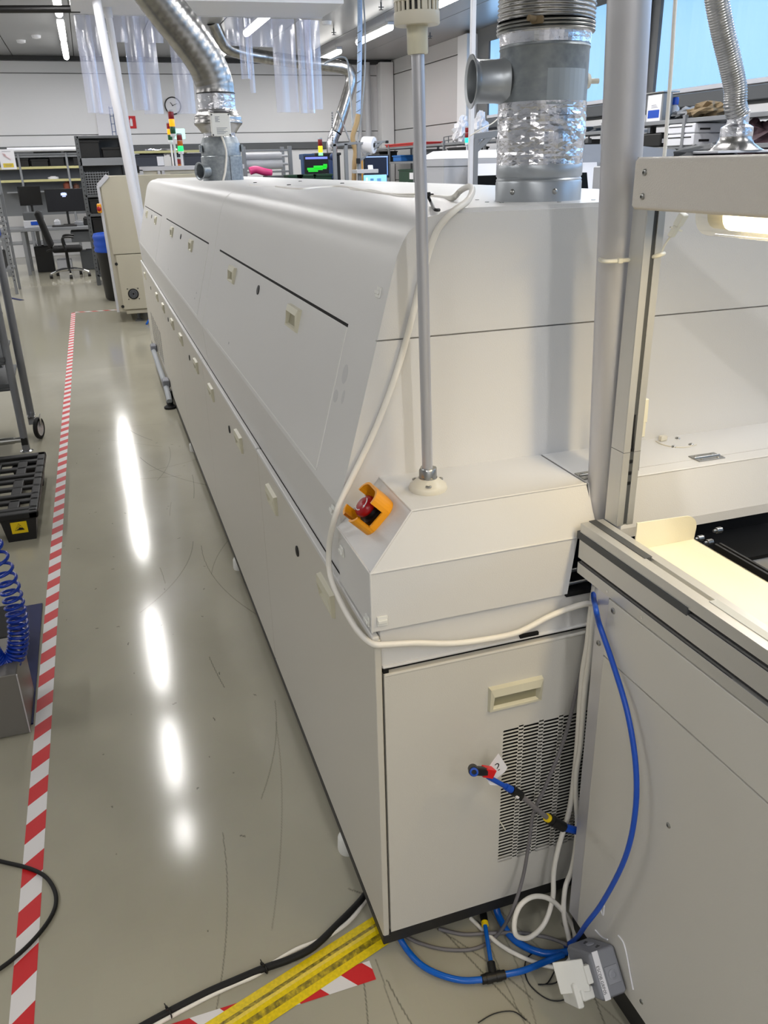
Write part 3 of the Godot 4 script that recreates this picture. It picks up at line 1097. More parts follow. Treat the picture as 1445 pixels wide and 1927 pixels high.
	for k in kk:
		var a := ring[k]
		var b := ring[(k + 1) % kk]
		var ai := ri[k]
		var bi := ri[(k + 1) % kk]
		var steps := 1 if a.distance_to(b) < 0.02 else 12
		for s in steps:
			var p0 := a.lerp(b, float(s) / steps)
			var p1 := a.lerp(b, float(s + 1) / steps)
			var q0 := ai.lerp(bi, float(s) / steps)
			var q1 := ai.lerp(bi, float(s + 1) / steps)
			var h0: float = hh.call((p0 + p1) / 2)
			var h1: float = h0
			var P := func(v2: Vector2, z: float) -> Vector3: return es * Vector3(v2.x, v2.y, z)
			gd.quad(P.call(p0, 0.0), P.call(p1, 0.0), P.call(p1, h1), P.call(p0, h0))
			gd.quad(P.call(q1, 0.0), P.call(q0, 0.0), P.call(q0, h0), P.call(q1, h1))
			gd.quad(P.call(p0, h0), P.call(p1, h1), P.call(q1, h1), P.call(q0, h0))
			var pn := a.lerp(b, float(s + 2) / steps) if s < steps - 1 else p1
			var hn: float = hh.call((p1 + pn) / 2) if s < steps - 1 else h0
			if absf(hn - h0) > 0.001:
				if hn > h0:
					gd.quad(P.call(p1, h0), P.call(q1, h0), P.call(q1, hn), P.call(p1, hn))
					gd.quad(P.call(q1, h0), P.call(p1, h0), P.call(p1, hn), P.call(q1, hn))
				else:
					gd.quad(P.call(q1, hn), P.call(p1, hn), P.call(p1, h0), P.call(q1, h0))
					gd.quad(P.call(p1, hn), P.call(q1, hn), P.call(q1, h0), P.call(p1, h0))
	gd.prism(es, rounded(0.078, 0.076, 0.022, 5), 0.0, 0.005)
	var stop := part("emergency_stop", gd, M.amber, ov, "yellow shroud of the emergency stop")
	var zax := Transform3D(es.basis * Basis(Vector3(1, 0, 0), Vector3(0, 0, 1), Vector3(0, -1, 0)), es.origin)
	var ck := MB.new()
	ck.lathe(zax, [Vector2(0.028, 0.005), Vector2(0.028, 0.016), Vector2(0.018, 0.016), Vector2(0.017, 0.026)], 24)
	part("stop_collar", ck, M.black, stop)
	var bt := MB.new()
	bt.lathe(zax, [Vector2(0.017, 0.022), Vector2(0.0225, 0.026), Vector2(0.0235, 0.032), Vector2(0.0215, 0.038), Vector2(0.014, 0.042), Vector2(0.0, 0.0435)], 32, true, true)
	part("stop_button", bt, M.red, stop, "red mushroom button")
	var ar := MB.new()
	for q in 3:
		var a0 := TAU * q / 3 + 0.25
		var pts := []
		for i in 7:
			var a := a0 + 1.25 * i / 6.0
			pts.append(zax * Vector3(cos(a) * 0.0150, 0.0418, sin(a) * 0.0150))
		ar.tube(pts, 0.0011, 6, 2)
		var tip: Vector3 = pts[6]
		var tan := (pts[6] - pts[5]) as Vector3
		ar.cyl(tip, tip + tan.normalized() * 0.004, 0.0024, 0.0002, 8)
	part("stop_arrows", ar, M.paper, stop)

func make_oven_extras() -> void:
	# pole with a sounder head, screwed to the top of the housing
	var po := thing("alarm_pole", "thin metal pole with slotted beige sounder head, on a round foot beside the yellow shroud", "pole", Vector3(0.546, 1.11, -1.388))
	var f := T3(Vector3(0.546, 1.11, -1.388))
	# the pole leans a little
	var top := Vector3(0.523, 1.862, -1.37)
	var ax := (top - f.origin).normalized()
	var lx := Transform3D(MB.frame(f.origin, top), f.origin)
	var b := MB.new()
	b.lathe(f, [Vector2(0.037, 0), Vector2(0.038, 0.004), Vector2(0.036, 0.010), Vector2(0.0345, 0.0115), Vector2(0.019, 0.024), Vector2(0.016, 0.025)], 40)
	part("foot", b, M.ivory, po)
	for i in 3:
		var a := TAU * i / 3 + 1.9
		var s := MB.new()
		var c := Vector3(cos(a), 0, sin(a))
		var o := f.origin + c * 0.0285 + Vector3.UP * 0.0145
		s.lathe(T3(o), [Vector2(0.0058, 0), Vector2(0.0058, 0.0022), Vector2(0.005, 0.003), Vector2(0.0025, 0.0032), Vector2(0.0023, 0.0018), Vector2(0, 0.0018)], 14)
		part("foot_screw", s, M.steel, po)
	var nt := MB.new()
	nt.lathe(f, [Vector2(0.0185, 0.022), Vector2(0.0185, 0.026)], 24)
	nt.lathe(f, [Vector2(0.0185, 0.026), Vector2(0.0185, 0.042), Vector2(0.0165, 0.045)], 6)
	part("hex_nut", nt, M.steel, po)
	var len := f.origin.distance_to(top)
	var tb := MB.new()
	tb.lathe(lx, [Vector2(0.0104, 0.03), Vector2(0.0104, len + 0.01)], 28)
	part("tube", tb, M.satin, po)
	var hd := MB.new()
	hd.lathe(lx, [Vector2(0.0155, len - 0.005), Vector2(0.0163, len - 0.002), Vector2(0.0165, len + 0.034)], 32)
	part("socket", hd, M.beige, po)
	var H0 := len + 0.034
	var hb := MB.new()
	hb.lathe(lx, [Vector2(0.0165, H0), Vector2(0.034, H0), Vector2(0.0355, H0 + 0.002), Vector2(0.0355, H0 + 0.018), Vector2(0.033, H0 + 0.019)], 40)
	hb.lathe(lx, [Vector2(0.033, H0 + 0.031), Vector2(0.0355, H0 + 0.032), Vector2(0.0355, H0 + 0.12), Vector2(0.03, H0 + 0.125)], 40)
	part("head", hb, M.ivory, po)
	var hv := MB.new()
	hv.lathe(lx, [Vector2(0.030, H0 + 0.018), Vector2(0.030, H0 + 0.032)], 24)
	part("head_core", hv, M.black, po)
	var hr := MB.new()
	for i in 24:
		var a := TAU * i / 24
		hr.obox(lx * Transform3D(Basis(Vector3.UP, a), Vector3(sin(a) * 0.0325, H0 + 0.025, cos(a) * 0.0325)), Vector3(0.0042 if i % 8 else 0.009, 0.0135, 0.004), 0.0005)
	part("head_ribs", hr, M.ivory, po)

	# white cable from the oven top down the pole side, round the corner and along the front
	var w := MB.new()
	w.tube([Vector3(0.753, 1.619, -3.655), Vector3(0.726, 1.619, -3.142), Vector3(0.837, 1.619, -3.263), Vector3(0.932, 1.62, -3.261), Vector3(0.831, 1.619, -2.636), Vector3(0.786, 1.619, -2.251), Vector3(0.827, 1.62, -2.156), Vector3(0.816, 1.619, -1.965), Vector3(0.751, 1.628, -1.755), Vector3(0.765, 1.641, -1.75), Vector3(0.744, 1.652, -1.66), Vector3(0.717, 1.648, -1.58), Vector3(0.671, 1.632, -1.5), Vector3(0.627, 1.616, -1.466), Vector3(0.596, 1.583, -1.468), Vector3(0.574, 1.523, -1.472), Vector3(0.556, 1.456, -1.475), Vector3(0.536, 1.387, -1.475), Vector3(0.506, 1.302, -1.475), Vector3(0.466, 1.212, -1.475), Vector3(0.427, 1.143, -1.472), Vector3(0.392, 1.09, -1.46), Vector3(0.371, 1.05, -1.452), Vector3(0.37, 0.959, -1.51), Vector3(0.37, 0.89, -1.51), Vector3(0.37, 0.867, -1.419), Vector3(0.371, 0.865, -1.321), Vector3(0.381, 0.869, -1.258), Vector3(0.41, 0.865, -1.25), Vector3(0.464, 0.855, -1.252), Vector3(0.543, 0.835, -1.254), Vector3(0.617, 0.828, -1.254), Vector3(0.687, 0.829, -1.254), Vector3(0.752, 0.85, -1.254), Vector3(0.797, 0.863, -1.25), Vector3(0.83, 0.876, -1.235), Vector3(0.87, 0.87, -1.23)], 0.0062, 10, 6)
	single("white_cable", w, M.white_cable, "thick white cable running over the oven top and down its end wall to the front", "cable")
	# thinner white cables lying on the oven top
	var w2 := MB.new()
	w2.tube([Vector3(0.727, 1.619, -4.142), Vector3(0.774, 1.61, -3.544), Vector3(0.786, 1.61, -3.225), Vector3(1.041, 1.61, -3.683), Vector3(0.851, 1.619, -2.847), Vector3(0.866, 1.62, -2.689), Vector3(0.799, 1.619, -2.348), Vector3(0.761, 1.619, -2.079), Vector3(0.854, 1.617, -2.038), Vector3(0.819, 1.617, -1.905)], 0.005, 8, 6)
	single("white_cable", w2, M.white_cable, "thinner white cable lying loosely along the flat oven top", "cable")
	# black tie on a white glue base
	var z := thing("cable_tie", "black cable tie standing up from a white glue base on the oven top", "cable tie", Vector3(0.655, 1.612, -1.62))
	var zb := MB.new()
	zb.obox(T3(Vector3(0.655, 1.6145, -1.622)), Vector3(0.035, 0.005, 0.028), 0.001)
	part("glue_base", zb, M.white_plastic, z)
	var zt := MB.new()
	zt.tube([Vector3(0.607, 1.619, -1.484), Vector3(0.6, 1.62, -1.489), Vector3(0.642, 1.625, -1.61), Vector3(0.635, 1.638, -1.61), Vector3(0.634, 1.642, -1.61)], [0.003], 8, 5)
	zt.obox(Transform3D(Basis.IDENTITY, Vector3(0.635, 1.642, -1.61)), Vector3(0.008, 0.008, 0.008), 0.001)
	zt.tube([Vector3(0.635, 1.642, -1.61), Vector3(0.646, 1.642, -1.61)], 0.0015, 6, 2)
	part("strap", zt, M.black, z)
	# screwed vent plate on the oven top
	var vp := thing("cover_plate", "flat screwed cover plate lying on the far part of the oven top", "plate", Vector3(0.985, 1.612, -4.3))
	var vb := MB.new()
	vb.box(Vector3(0.83, 1.612, -4.77), Vector3(1.14, 1.617, -3.85), 0.002)
	part("plate", vb, M.paint, vp)
	for q in [Vector3(0.86, 1.617, -4.73), Vector3(0.86, 1.617, -3.89), Vector3(1.11, 1.617, -3.89), Vector3(1.11, 1.617, -4.73)]:
		var vs := MB.new()
		vs.lathe(T3(q), [Vector2(0.011, 0), Vector2(0.009, 0.006), Vector2(0, 0.006)], 10)
		part("screw", vs, M.black, vp)
	# grey pipe with clamps low on the far walkway side
	var gp := thing("pipe_rail", "short grey pipe held by two grey clamps at the foot of the far oven side", "pipe", Vector3(0.352, 0, -7.0))
	var pb := MB.new()
	pb.tube([Vector3(0.352, 0.165, -7.85), Vector3(0.352, 0.14, -7.2), Vector3(0.352, 0.12, -6.5), Vector3(0.352, 0.06, -6.3)], 0.022, 10, 5)
	part("pipe", pb, M.grey_strip, gp)
	for q in [[-7.82, 0.17], [-6.55, 0.135]]:
		var cb := MB.new()
		cb.obox(T3(Vector3(0.357, q[1] + 0.01, q[0])), Vector3(0.055, 0.07, 0.12), 0.012)
		part("clamp", cb, M.grey_box, gp)
	var kb := MB.new()
	kb.obox(T3(Vector3(0.36, 0.06, -6.42)), Vector3(0.05, 0.12, 0.06), 0.008)
	part("bracket", kb, M.black, gp)
	var fb := MB.new()
	fb.lathe(T3(Vector3(0.352, 0, -6.32)), [Vector2(0.045, 0), Vector2(0.045, 0.015), Vector2(0.02, 0.03), Vector2(0.012, 0.06)], 16)
	part("foot", fb, M.black_rubber, gp)

# ---------------------------------------------------------------- the workstation conveyor at the right
func slot_bar(b: MB, xf: Transform3D, w: float, h: float, len: float, slots: Array) -> void:
	# aluminium section along the z of xf with T slots; slots: [side (0 left,1 top,2 right), centre, slot width]
	var pr := PackedVector2Array()
	var hw := w / 2
	var hh := h / 2
	var g := 0.008
	# walk round: bottom, right, top, left
	pr.append(Vector2(-hw, -hh))
	pr.append(Vector2(hw, -hh))
	var rs := slots.filter(func(q): return q[0] == 2)
	rs.sort_custom(func(a, c): return a[1] < c[1])
	for q in rs:
		pr.append_array(PackedVector2Array([Vector2(hw, q[1] - q[2] / 2), Vector2(hw - g, q[1] - q[2] / 2), Vector2(hw - g, q[1] + q[2] / 2), Vector2(hw, q[1] + q[2] / 2)]))
	pr.append(Vector2(hw, hh))
	var ts := slots.filter(func(q): return q[0] == 1)
	ts.sort_custom(func(a, c): return a[1] > c[1])
	for q in ts:
		pr.append_array(PackedVector2Array([Vector2(q[1] + q[2] / 2, hh), Vector2(q[1] + q[2] / 2, hh - g), Vector2(q[1] - q[2] / 2, hh - g), Vector2(q[1] - q[2] / 2, hh)]))
	pr.append(Vector2(-hw, hh))
	var ls := slots.filter(func(q): return q[0] == 0)
	ls.sort_custom(func(a, c): return a[1] > c[1])
	for q in ls:
		pr.append_array(PackedVector2Array([Vector2(-hw, q[1] + q[2] / 2), Vector2(-hw + g, q[1] + q[2] / 2), Vector2(-hw + g, q[1] - q[2] / 2), Vector2(-hw, q[1] - q[2] / 2)]))
	b.prism(xf, pr, -len / 2, len / 2)

func pan_screw(at: Vector3, dir: Vector3, r: float, parent: Node3D) -> void:
	var b := MB.new()
	b.lathe(Transform3D(MB.frame(Vector3.ZERO, dir), at), [Vector2(r, 0), Vector2(r * 0.95, r * 0.35), Vector2(r * 0.6, r * 0.6), Vector2(r * 0.45, r * 0.62), Vector2(r * 0.4, r * 0.25), Vector2(0, r * 0.25)], 14)
	part("screw", b, M.steel, parent)

func make_conveyor() -> void:
	var cv := thing("conveyor_station", "beige panelled conveyor station framed in grooved aluminium, with a lit lamp under its beam", "conveyor", Vector3(0.810, 0, -1.137), 0.02028, "", false)
	# long side rail with two grooves outside and one on top, partly covered by strips
	var b := MB.new()
	slot_bar(b, T3(Vector3(0.025, 0.9985, 0.745)), 0.05, 0.107, 1.71, [[0, 0.027, 0.010], [0, -0.025, 0.010], [1, 0.0015, 0.010]])
	var rail := part("side_rail", b, M.alu, cv)
	var gd := MB.new()
	for y in [1.0255, 0.9735]:
		gd.box(Vector3(0.0062, y - 0.0045, -0.107), Vector3(0.0078, y + 0.0045, 1.599))
	part("groove_shade", gd, M.dark_frame, rail)  # dark strips paint in the shade at the bottom of the grooves
	var s1 := MB.new()
	s1.box(Vector3(-0.002, 1.018, -0.118), Vector3(0.006, 1.033, 0.207), 0.0008)
	part("groove_cover", s1, M.dark_strip, rail, "dark grey groove strip on the outer face")
	var s2 := MB.new()
	s2.box(Vector3(0.018, 1.046, -0.111), Vector3(0.0345, 1.0535, 0.065), 0.0008)
	part("groove_cover", s2, M.dark_strip, rail)
	var s3 := MB.new()
	s3.box(Vector3(0.018, 1.046, 0.229), Vector3(0.0345, 1.0535, 1.5), 0.0008)
	part("groove_cover", s3, M.grey_strip, rail, "pale grey groove strip on the top face")
	var ln := MB.new()
	for y in [1.0205, 0.9685]:
		ln.box(Vector3(-0.0006, y - 0.0012, -0.108), Vector3(0.002, y, 1.6))
	part("groove_lip", ln, M.alu_matt, rail)
	var hl := MB.new()
	for q in [Vector3(0, 0.954, -0.007), Vector3(0, 0.955, 0.097)]:
		hl.lathe(Transform3D(MB.frame(Vector3.ZERO, Vector3.LEFT), q), [Vector2(0.0028, 0), Vector2(0.0028, 0.0006), Vector2(0.0015, 0.0004), Vector2(0, 0.0004)], 12)
	part("bolt_hole", hl, M.chrome, rail)
	# corner leg and side panels
	var lg := MB.new()
	slot_bar(lg, Transform3D(Basis(Vector3(1, 0, 0), Vector3(0, 0, -1), Vector3(0, 1, 0)), Vector3(0.025, 0.5225, -0.0175)), 0.05, 0.035, 0.845, [])
	part("leg", lg, M.alu_matt, cv)
	pan_screw(Vector3(0, 0.835, -0.018), Vector3.LEFT, 0.006, cv)
	var up := MB.new()
	up.box(Vector3(-0.001, 0.819, 0.0), Vector3(0.012, 0.942, 1.5), 0.0015)
	var upn := part("upper_panel", up, M.warm_panel, cv)
	pan_screw(Vector3(0, 0.926, 0.018), Vector3.LEFT, 0.0065, upn)
	var lo := MB.new()
	lo.box(Vector3(-0.001, 0.10, 0.0), Vector3(0.012, 0.8165, 1.5), 0.0015)
	var lop := part("lower_panel", lo, M.warm_panel, cv)
	pan_screw(Vector3(0, 0.604, 0.235), Vector3.LEFT, 0.0055, lop)
	pan_screw(Vector3(0, 0.141, 0.233), Vector3.LEFT, 0.0055, lop)
	var pl := MB.new()
	pl.box(Vector3(0.02, 0.0, -0.05), Vector3(0.7, 0.10, 1.5), 0.003)
	part("plinth", pl, M.dark_frame, cv)
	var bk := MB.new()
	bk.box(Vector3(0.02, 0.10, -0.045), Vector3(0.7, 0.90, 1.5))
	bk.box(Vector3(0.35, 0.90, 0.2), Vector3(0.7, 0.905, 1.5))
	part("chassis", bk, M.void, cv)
	# far end rail, seen edge-on in the mouth
	# cream side tray
	var t := MB.new()
	t.box(Vector3(0.0505, 1.0275, -0.006), Vector3(0.184, 1.0305, 1.5), 0.0008)
	t.box(Vector3(0.181, 1.012, -0.004), Vector3(0.184, 1.0305, 1.5), 0.0005)
	var fl := PackedVector2Array([Vector2(0.0505, 1.0285), Vector2(0.184, 1.0285)])
	for i in 9:
		var a := PI / 2 * i / 8.0
		fl.append(Vector2(0.158 + cos(a) * 0.028, 1.054 + sin(a) * 0.027))
	fl.append(Vector2(0.0505, 1.0855))
	t.prism(T3(Vector3.ZERO), fl, -0.009, -0.006)
	part("side_tray", t, M.cream, cv)
	# inside: belts on two dark rails with bolts
	for q in [[0.245, 0.955], [0.285, 0.958]]:
		var r := MB.new()
		slot_bar(r, T3(Vector3(q[0], q[1], 0.70)), 0.016, 0.05, 1.5, [[1, 0.0, 0.006]])
		part("belt_rail", r, M.dark_frame, cv)
	var wb := MB.new()
	wb.box(Vector3(0.205, 0.975, 0.17), Vector3(0.222, 0.985, 1.4), 0.001)
	part("board_guide", wb, M.machine_grey, cv)
	for q in [Vector3(0.235, 1.012, -0.013), Vector3(0.235, 1.009, -0.039), Vector3(0.25, 1.036, -0.01)]:
		var s := MB.new()
		s.cyl(q, q + Vector3(-0.012, 0, 0), 0.006, 0.006, 6)
		s.cyl(q + Vector3(-0.012, 0, 0), q + Vector3(-0.018, 0, 0), 0.003, 0.003, 10)
		part("bolt", s, M.steel, cv)
	# upright section and top beam
	var ups := MB.new()
	slot_bar(ups, Transform3D(Basis(Vector3(1, 0, 0), Vector3(0, 0, -1), Vector3(0, 1, 0)), Vector3(0.071, 1.376, -0.090)), 0.0365, 0.037, 0.648, [])
	# front slot as a strip between two lands
	var post := part("upright", ups, M.alu, cv)
	var lands := MB.new()
	lands.box(Vector3(0.0527, 1.052, -0.0715), Vector3(0.0672, 1.70, -0.0690), 0.0005)
	lands.box(Vector3(0.0752, 1.052, -0.0715), Vector3(0.0893, 1.70, -0.0690), 0.0005)
	part("slot_land", lands, M.alu, post)
	var sl := MB.new()
	sl.box(Vector3(0.0672, 1.054, -0.0716), Vector3(0.0752, 1.70, -0.0712))
	part("slot_strip", sl, M.dark_strip, post)
	var jt := MB.new()
	jt.box(Vector3(0.0523, 1.1995, -0.1085), Vector3(0.0895, 1.2003, -0.0688))
	part("joint_line", jt, M.rack_dark, post)
	var inw := MB.new()
	inw.tube([Vector3(0.073, 1.2, -0.071), Vector3(0.07, 1.231, -0.07), Vector3(0.069, 1.257, -0.07), Vector3(0.07, 1.271, -0.071)], 0.0022, 8, 4)
	for y in [1.135, 1.155, 1.178, 1.20]:
		inw.box(Vector3(0.068, y, -0.0715), Vector3(0.0745, y + 0.006, -0.069), 0.0005)
	part("slot_wire", inw, M.black, post)
	var be := MB.new()
	be.box(Vector3(0.012, 1.623, -0.062), Vector3(0.052, 1.70, 1.5), 0.006)
	var beam := part("top_beam", be, M.beam_paint, cv)
	pan_screw(Vector3(0.012, 1.678, -0.03), Vector3.LEFT, 0.0052, beam)
	pan_screw(Vector3(0.012, 1.643, -0.03), Vector3.LEFT, 0.0052, beam)
	var bs := MB.new()
	bs.box(Vector3(0.052, 1.63, -0.09), Vector3(0.09, 1.70, 1.5), 0.004)
	part("beam_core", bs, M.alu_matt, cv)
	# tube lamp in a clear cover below the beam
	var lc := MB.new()
	lc.tube([Vector3(0.078, 1.618, 0.055), Vector3(0.078, 1.618, 0.70)], 0.031, 18, 1, true, false)
	part("lamp_cover", lc, clear(Color(1, 0.97, 0.85), 0.18, 0.1), cv)
	var lt := MB.new()
	lt.cyl(Vector3(0.078, 1.616, 0.10), Vector3(0.078, 1.616, 0.66), 0.019, 0.019, 14)
	part("lamp_tube", lt, glow(Color(1.0, 0.94, 0.80), 4.5), cv)
	var ls := MB.new()
	ls.cyl(Vector3(0.078, 1.618, 0.068), Vector3(0.078, 1.618, 0.10), 0.02, 0.02, 14)
	ls.box(Vector3(0.055, 1.645, -0.02), Vector3(0.115, 1.66, 0.72), 0.004)
	part("lamp_socket", ls, M.cream, cv)
	var al := AreaLight3D.new()
	al.name = "lamp_light"
	al.area_size = Vector2(0.05, 0.6)
	al.light_color = Color(1.0, 0.90, 0.70)
	al.light_energy = SHOPLAMP
	al.area_range = 20.0
	al.shadow_enabled = true
	al.position = Vector3(0.078, 1.583, 0.40)
	al.rotation.x = -PI / 2
	cv.add_child(al, true)
	# white plug connectors on loose wires behind the upright
	var pc := thing("plug_connector", "white two-piece plug connector dangling on a wire below the beam next to the lit lamp", "connector", Vector3(0.95, 1.55, -1.32))
	var cb := MB.new()
	var ca := Vector3(1.006, 1.605, -1.3)
	var cc := Vector3(0.997, 1.565, -1.32)
	cb.bar(ca, ca.lerp(cc, 0.52), 0.020, 0.012, 0.002)
	cb.bar(ca.lerp(cc, 0.5), cc, 0.015, 0.010, 0.002)
	cb.bar(ca.lerp(cc, 0.62) + Vector3(-0.012, 0.002, 0), ca.lerp(cc, 0.62) + Vector3(0.014, -0.006, 0), 0.003, 0.003)
	part("housing", cb, M.nylon, pc)
	var cw := MB.new()
	cw.tube([cc, cc.lerp(Vector3(0.993, 1.549, -1.33), 0.8), Vector3(0.991, 1.532, -1.335), Vector3(0.986, 1.493, -1.335)], 0.002, 6, 4)
	part("wire", cw, M.nylon, pc)
	var pd := thing("plug_connector", "white plug connector with short wires peeping out behind the aluminium upright, above the hinged lid", "connector", Vector3(0.93, 1.15, -1.28))
	var db := MB.new()
	db.bar(Vector3(0.94, 1.279, -1.27), Vector3(0.941, 1.232, -1.27), 0.016, 0.012, 0.002)
	db.bar(Vector3(0.941, 1.235, -1.27), Vector3(0.942, 1.203, -1.27), 0.012, 0.010, 0.002)
	part("housing", db, M.nylon, pd)
	var dw := MB.new()
	dw.tube([Vector3(0.941, 1.205, -1.27), Vector3(0.941, 1.178, -1.27), Vector3(0.942, 1.134, -1.27)], 0.0022, 6, 4)
	part("wire", dw, M.black, pd)

	# round pole strapped to the upright
	var rp := thing("round_pole", "thick round grey pole leaning beside the aluminium upright, its open lower end letting out cables", "pole", Vector3(0.885, 0.93, -1.292))
	var pb := MB.new()
	var p0 := Vector3(0.893, 0.925, -1.290)
	var p1 := Vector3(0.834, 2.25, -1.290)
	pb.lathe(Transform3D(MB.frame(p0, p1), p0), [Vector2(0.030, 0.001), Vector2(0.0325, 0), Vector2(0.0342, 0.002), Vector2(0.0342, p0.distance_to(p1))], 40)
	part("pole", pb, M.alu_matt, rp)
	var zt := thing("cable_tie", "clear cable tie binding the round grey pole to the aluminium upright", "cable tie", Vector3(0.87, 1.53, -1.25))
	var zb := MB.new()
	var c1 := Vector3(0.842, 1.538, -1.246)
	zb.tube([Vector3(0.832, 1.537, -1.29), Vector3(0.818, 1.538, -1.265), Vector3(0.819, 1.538, -1.248), c1, Vector3(0.868, 1.539, -1.242), Vector3(0.881, 1.544, -1.217), Vector3(0.887, 1.547, -1.205), Vector3(0.897, 1.549, -1.205), Vector3(0.919, 1.547, -1.23)], 0.0036, 8, 4)
	part("strap", zb, M.nylon, zt)
	var zh := MB.new()
	zh.obox(T3(c1 + Vector3(0, 0, 0.002)), Vector3(0.010, 0.009, 0.008), 0.0015)
	part("tie_head", zh, M.nylon, zt)

# ---------------------------------------------------------------- cables, hoses and the socket box at the foot of the oven
func L(x: float, y: float, z: float) -> Vector3:   # from the conveyor station's own axes to the hall's
	return Basis(Vector3.UP, 0.02028) * Vector3(x, y, z) + Vector3(0.810, 0, -1.137)

func make_cables() -> void:
	var b := MB.new()
	b.tube([Vector3(0.875, 0.955, -1.285), Vector3(0.852, 0.89, -1.25), LB(Vector3(-0.03, 0.93, 0.004)), LB(Vector3(-0.013, 0.89, -0.006)), LB(Vector3(-0.01, 0.862, 0.013)), LB(Vector3(-0.012, 0.834, 0.044)), LB(Vector3(-0.02, 0.769, 0.113)), LB(Vector3(-0.025, 0.685, 0.159)), LB(Vector3(-0.03, 0.593, 0.179)), LB(Vector3(-0.035, 0.479, 0.173)), LB(Vector3(-0.04, 0.325, 0.131)), LB(Vector3(-0.045, 0.217, 0.091)), Vector3(0.8, 0.077, -1.12), Vector3(0.799, 0.021, -1.15), Vector3(0.815, -0.067, -1.2)], 0.0052, 10, 6)
	single("blue_cable", b, M.blue_net, "slim blue cable bowing down the beige side panel from the round pole", "cable")
	var w := MB.new()
	w.tube([Vector3(0.882, 0.95, -1.285), Vector3(0.84, 0.869, -1.235), Vector3(0.831, 0.789, -1.225), Vector3(0.824, 0.721, -1.222), Vector3(0.824, 0.634, -1.222), Vector3(0.826, 0.508, -1.222), Vector3(0.821, 0.361, -1.222), Vector3(0.8, 0.26, -1.22), Vector3(0.788, 0.188, -1.215), Vector3(0.781, 0.122, -1.2), Vector3(0.751, 0.075, -1.18), Vector3(0.708, 0.059, -1.17), Vector3(0.674, 0.08, -1.17), Vector3(0.673, 0.115, -1.18), Vector3(0.692, 0.146, -1.19), Vector3(0.728, 0.153, -1.195), Vector3(0.771, 0.128, -1.195), Vector3(0.81, 0.074, -1.19), Vector3(0.83, 0.031, -1.18), Vector3(0.824, 0.021, -1.16)], 0.0058, 10, 6)
	single("white_cable", w, M.white_cable, "white cable hanging beside the vent slots and curling into a loop near the floor", "cable")
	var w2 := MB.new()
	w2.tube([Vector3(0.888, 0.95, -1.28), Vector3(0.839, 0.862, -1.225), Vector3(0.831, 0.771, -1.212), Vector3(0.825, 0.683, -1.21), Vector3(0.826, 0.546, -1.21), Vector3(0.822, 0.446, -1.21), Vector3(0.834, 0.31, -1.205), Vector3(0.827, 0.205, -1.2), Vector3(0.809, 0.147, -1.195), Vector3(0.805, 0.078, -1.185), Vector3(0.807, 0.028, -1.16), Vector3(0.795, 0.025, -1.13), Vector3(0.783, -0.016, -1.11), Vector3(0.783, -0.061, -1.09), Vector3(0.79, -0.092, -1.07), Vector3(0.803, -0.105, -1.055), Vector3(0.82, -0.094, -1.045), Vector3(0.822, -0.049, -1.04)], 0.0058, 10, 6)
	single("white_cable", w2, M.white_cable, "straight white cable hanging beside the station leg down to the white plug", "cable")
	var g := MB.new()
	g.tube([Vector3(0.846, 0.809, -1.25), Vector3(0.839, 0.736, -1.245), Vector3(0.825, 0.663, -1.24), Vector3(0.803, 0.545, -1.238), Vector3(0.765, 0.435, -1.235), Vector3(0.735, 0.364, -1.232), Vector3(0.728, 0.291, -1.23), Vector3(0.711, 0.194, -1.22), Vector3(0.676, 0.121, -1.2), Vector3(0.659, 0.012, -1.235), Vector3(0.599, 0.006, -1.224), Vector3(0.534, 0.005, -1.245), Vector3(0.481, 0.005, -1.282), Vector3(0.453, 0.005, -1.315)], 0.0042, 8, 6)
	single("grey_cable", g, M.grey_cable, "thin grey cable crossing the vent slots and trailing away under the oven", "cable")
	var g2 := MB.new()
	g2.tube([Vector3(0.538, 0.005, -1.303), Vector3(0.586, 0.005, -1.27), Vector3(0.644, 0.012, -1.246), Vector3(0.706, 0.02, -1.218), Vector3(0.764, 0.022, -1.182), Vector3(0.794, 0.03, -1.144)], 0.0045, 8, 6)
	single("grey_cable", g2, M.grey_cable, "light grey cable lying across the floor behind the blue hoses", "cable")
	var w3 := MB.new()
	w3.tube([Vector3(0.622, 0.006, -1.304), Vector3(0.646, 0.006, -1.237), Vector3(0.672, 0.006, -1.19), Vector3(0.715, 0.006, -1.142), Vector3(0.755, 0.008, -1.115), Vector3(0.783, 0.014, -1.117), Vector3(0.798, 0.04, -1.119)], 0.0052, 8, 6)
	single("white_cable", w3, M.white_cable, "white cable lying on the floor between the two blue hoses", "cable")
	# thin black wire curls on the floor
	var k := MB.new()
	k.tube([Vector3(0.789, 0.004, -1.15), Vector3(0.731, 0.003, -1.171), Vector3(0.691, 0.003, -1.153), Vector3(0.675, 0.003, -1.106), Vector3(0.696, 0.003, -1.058), Vector3(0.734, 0.003, -1.045), Vector3(0.775, 0.004, -1.069)], 0.0015, 6, 6)
	k.tube([Vector3(0.756, 0.003, -1.122), Vector3(0.715, 0.003, -1.092), Vector3(0.693, 0.003, -1.096), Vector3(0.731, 0.003, -1.086), Vector3(0.752, 0.003, -1.103), Vector3(0.735, 0.003, -1.129)], 0.0015, 6, 5)
	k.tube([Vector3(0.53, 0.003, -1.06), Vector3(0.571, 0.003, -1.067), Vector3(0.612, 0.003, -1.058), Vector3(0.629, 0.003, -1.031)], 0.0013, 6, 5)
	single("black_wire", k, M.black, "thin black wire curled on the floor beside the black hose tee", "wire")
	# blue compressed-air hoses and the tee
	var h := MB.new()
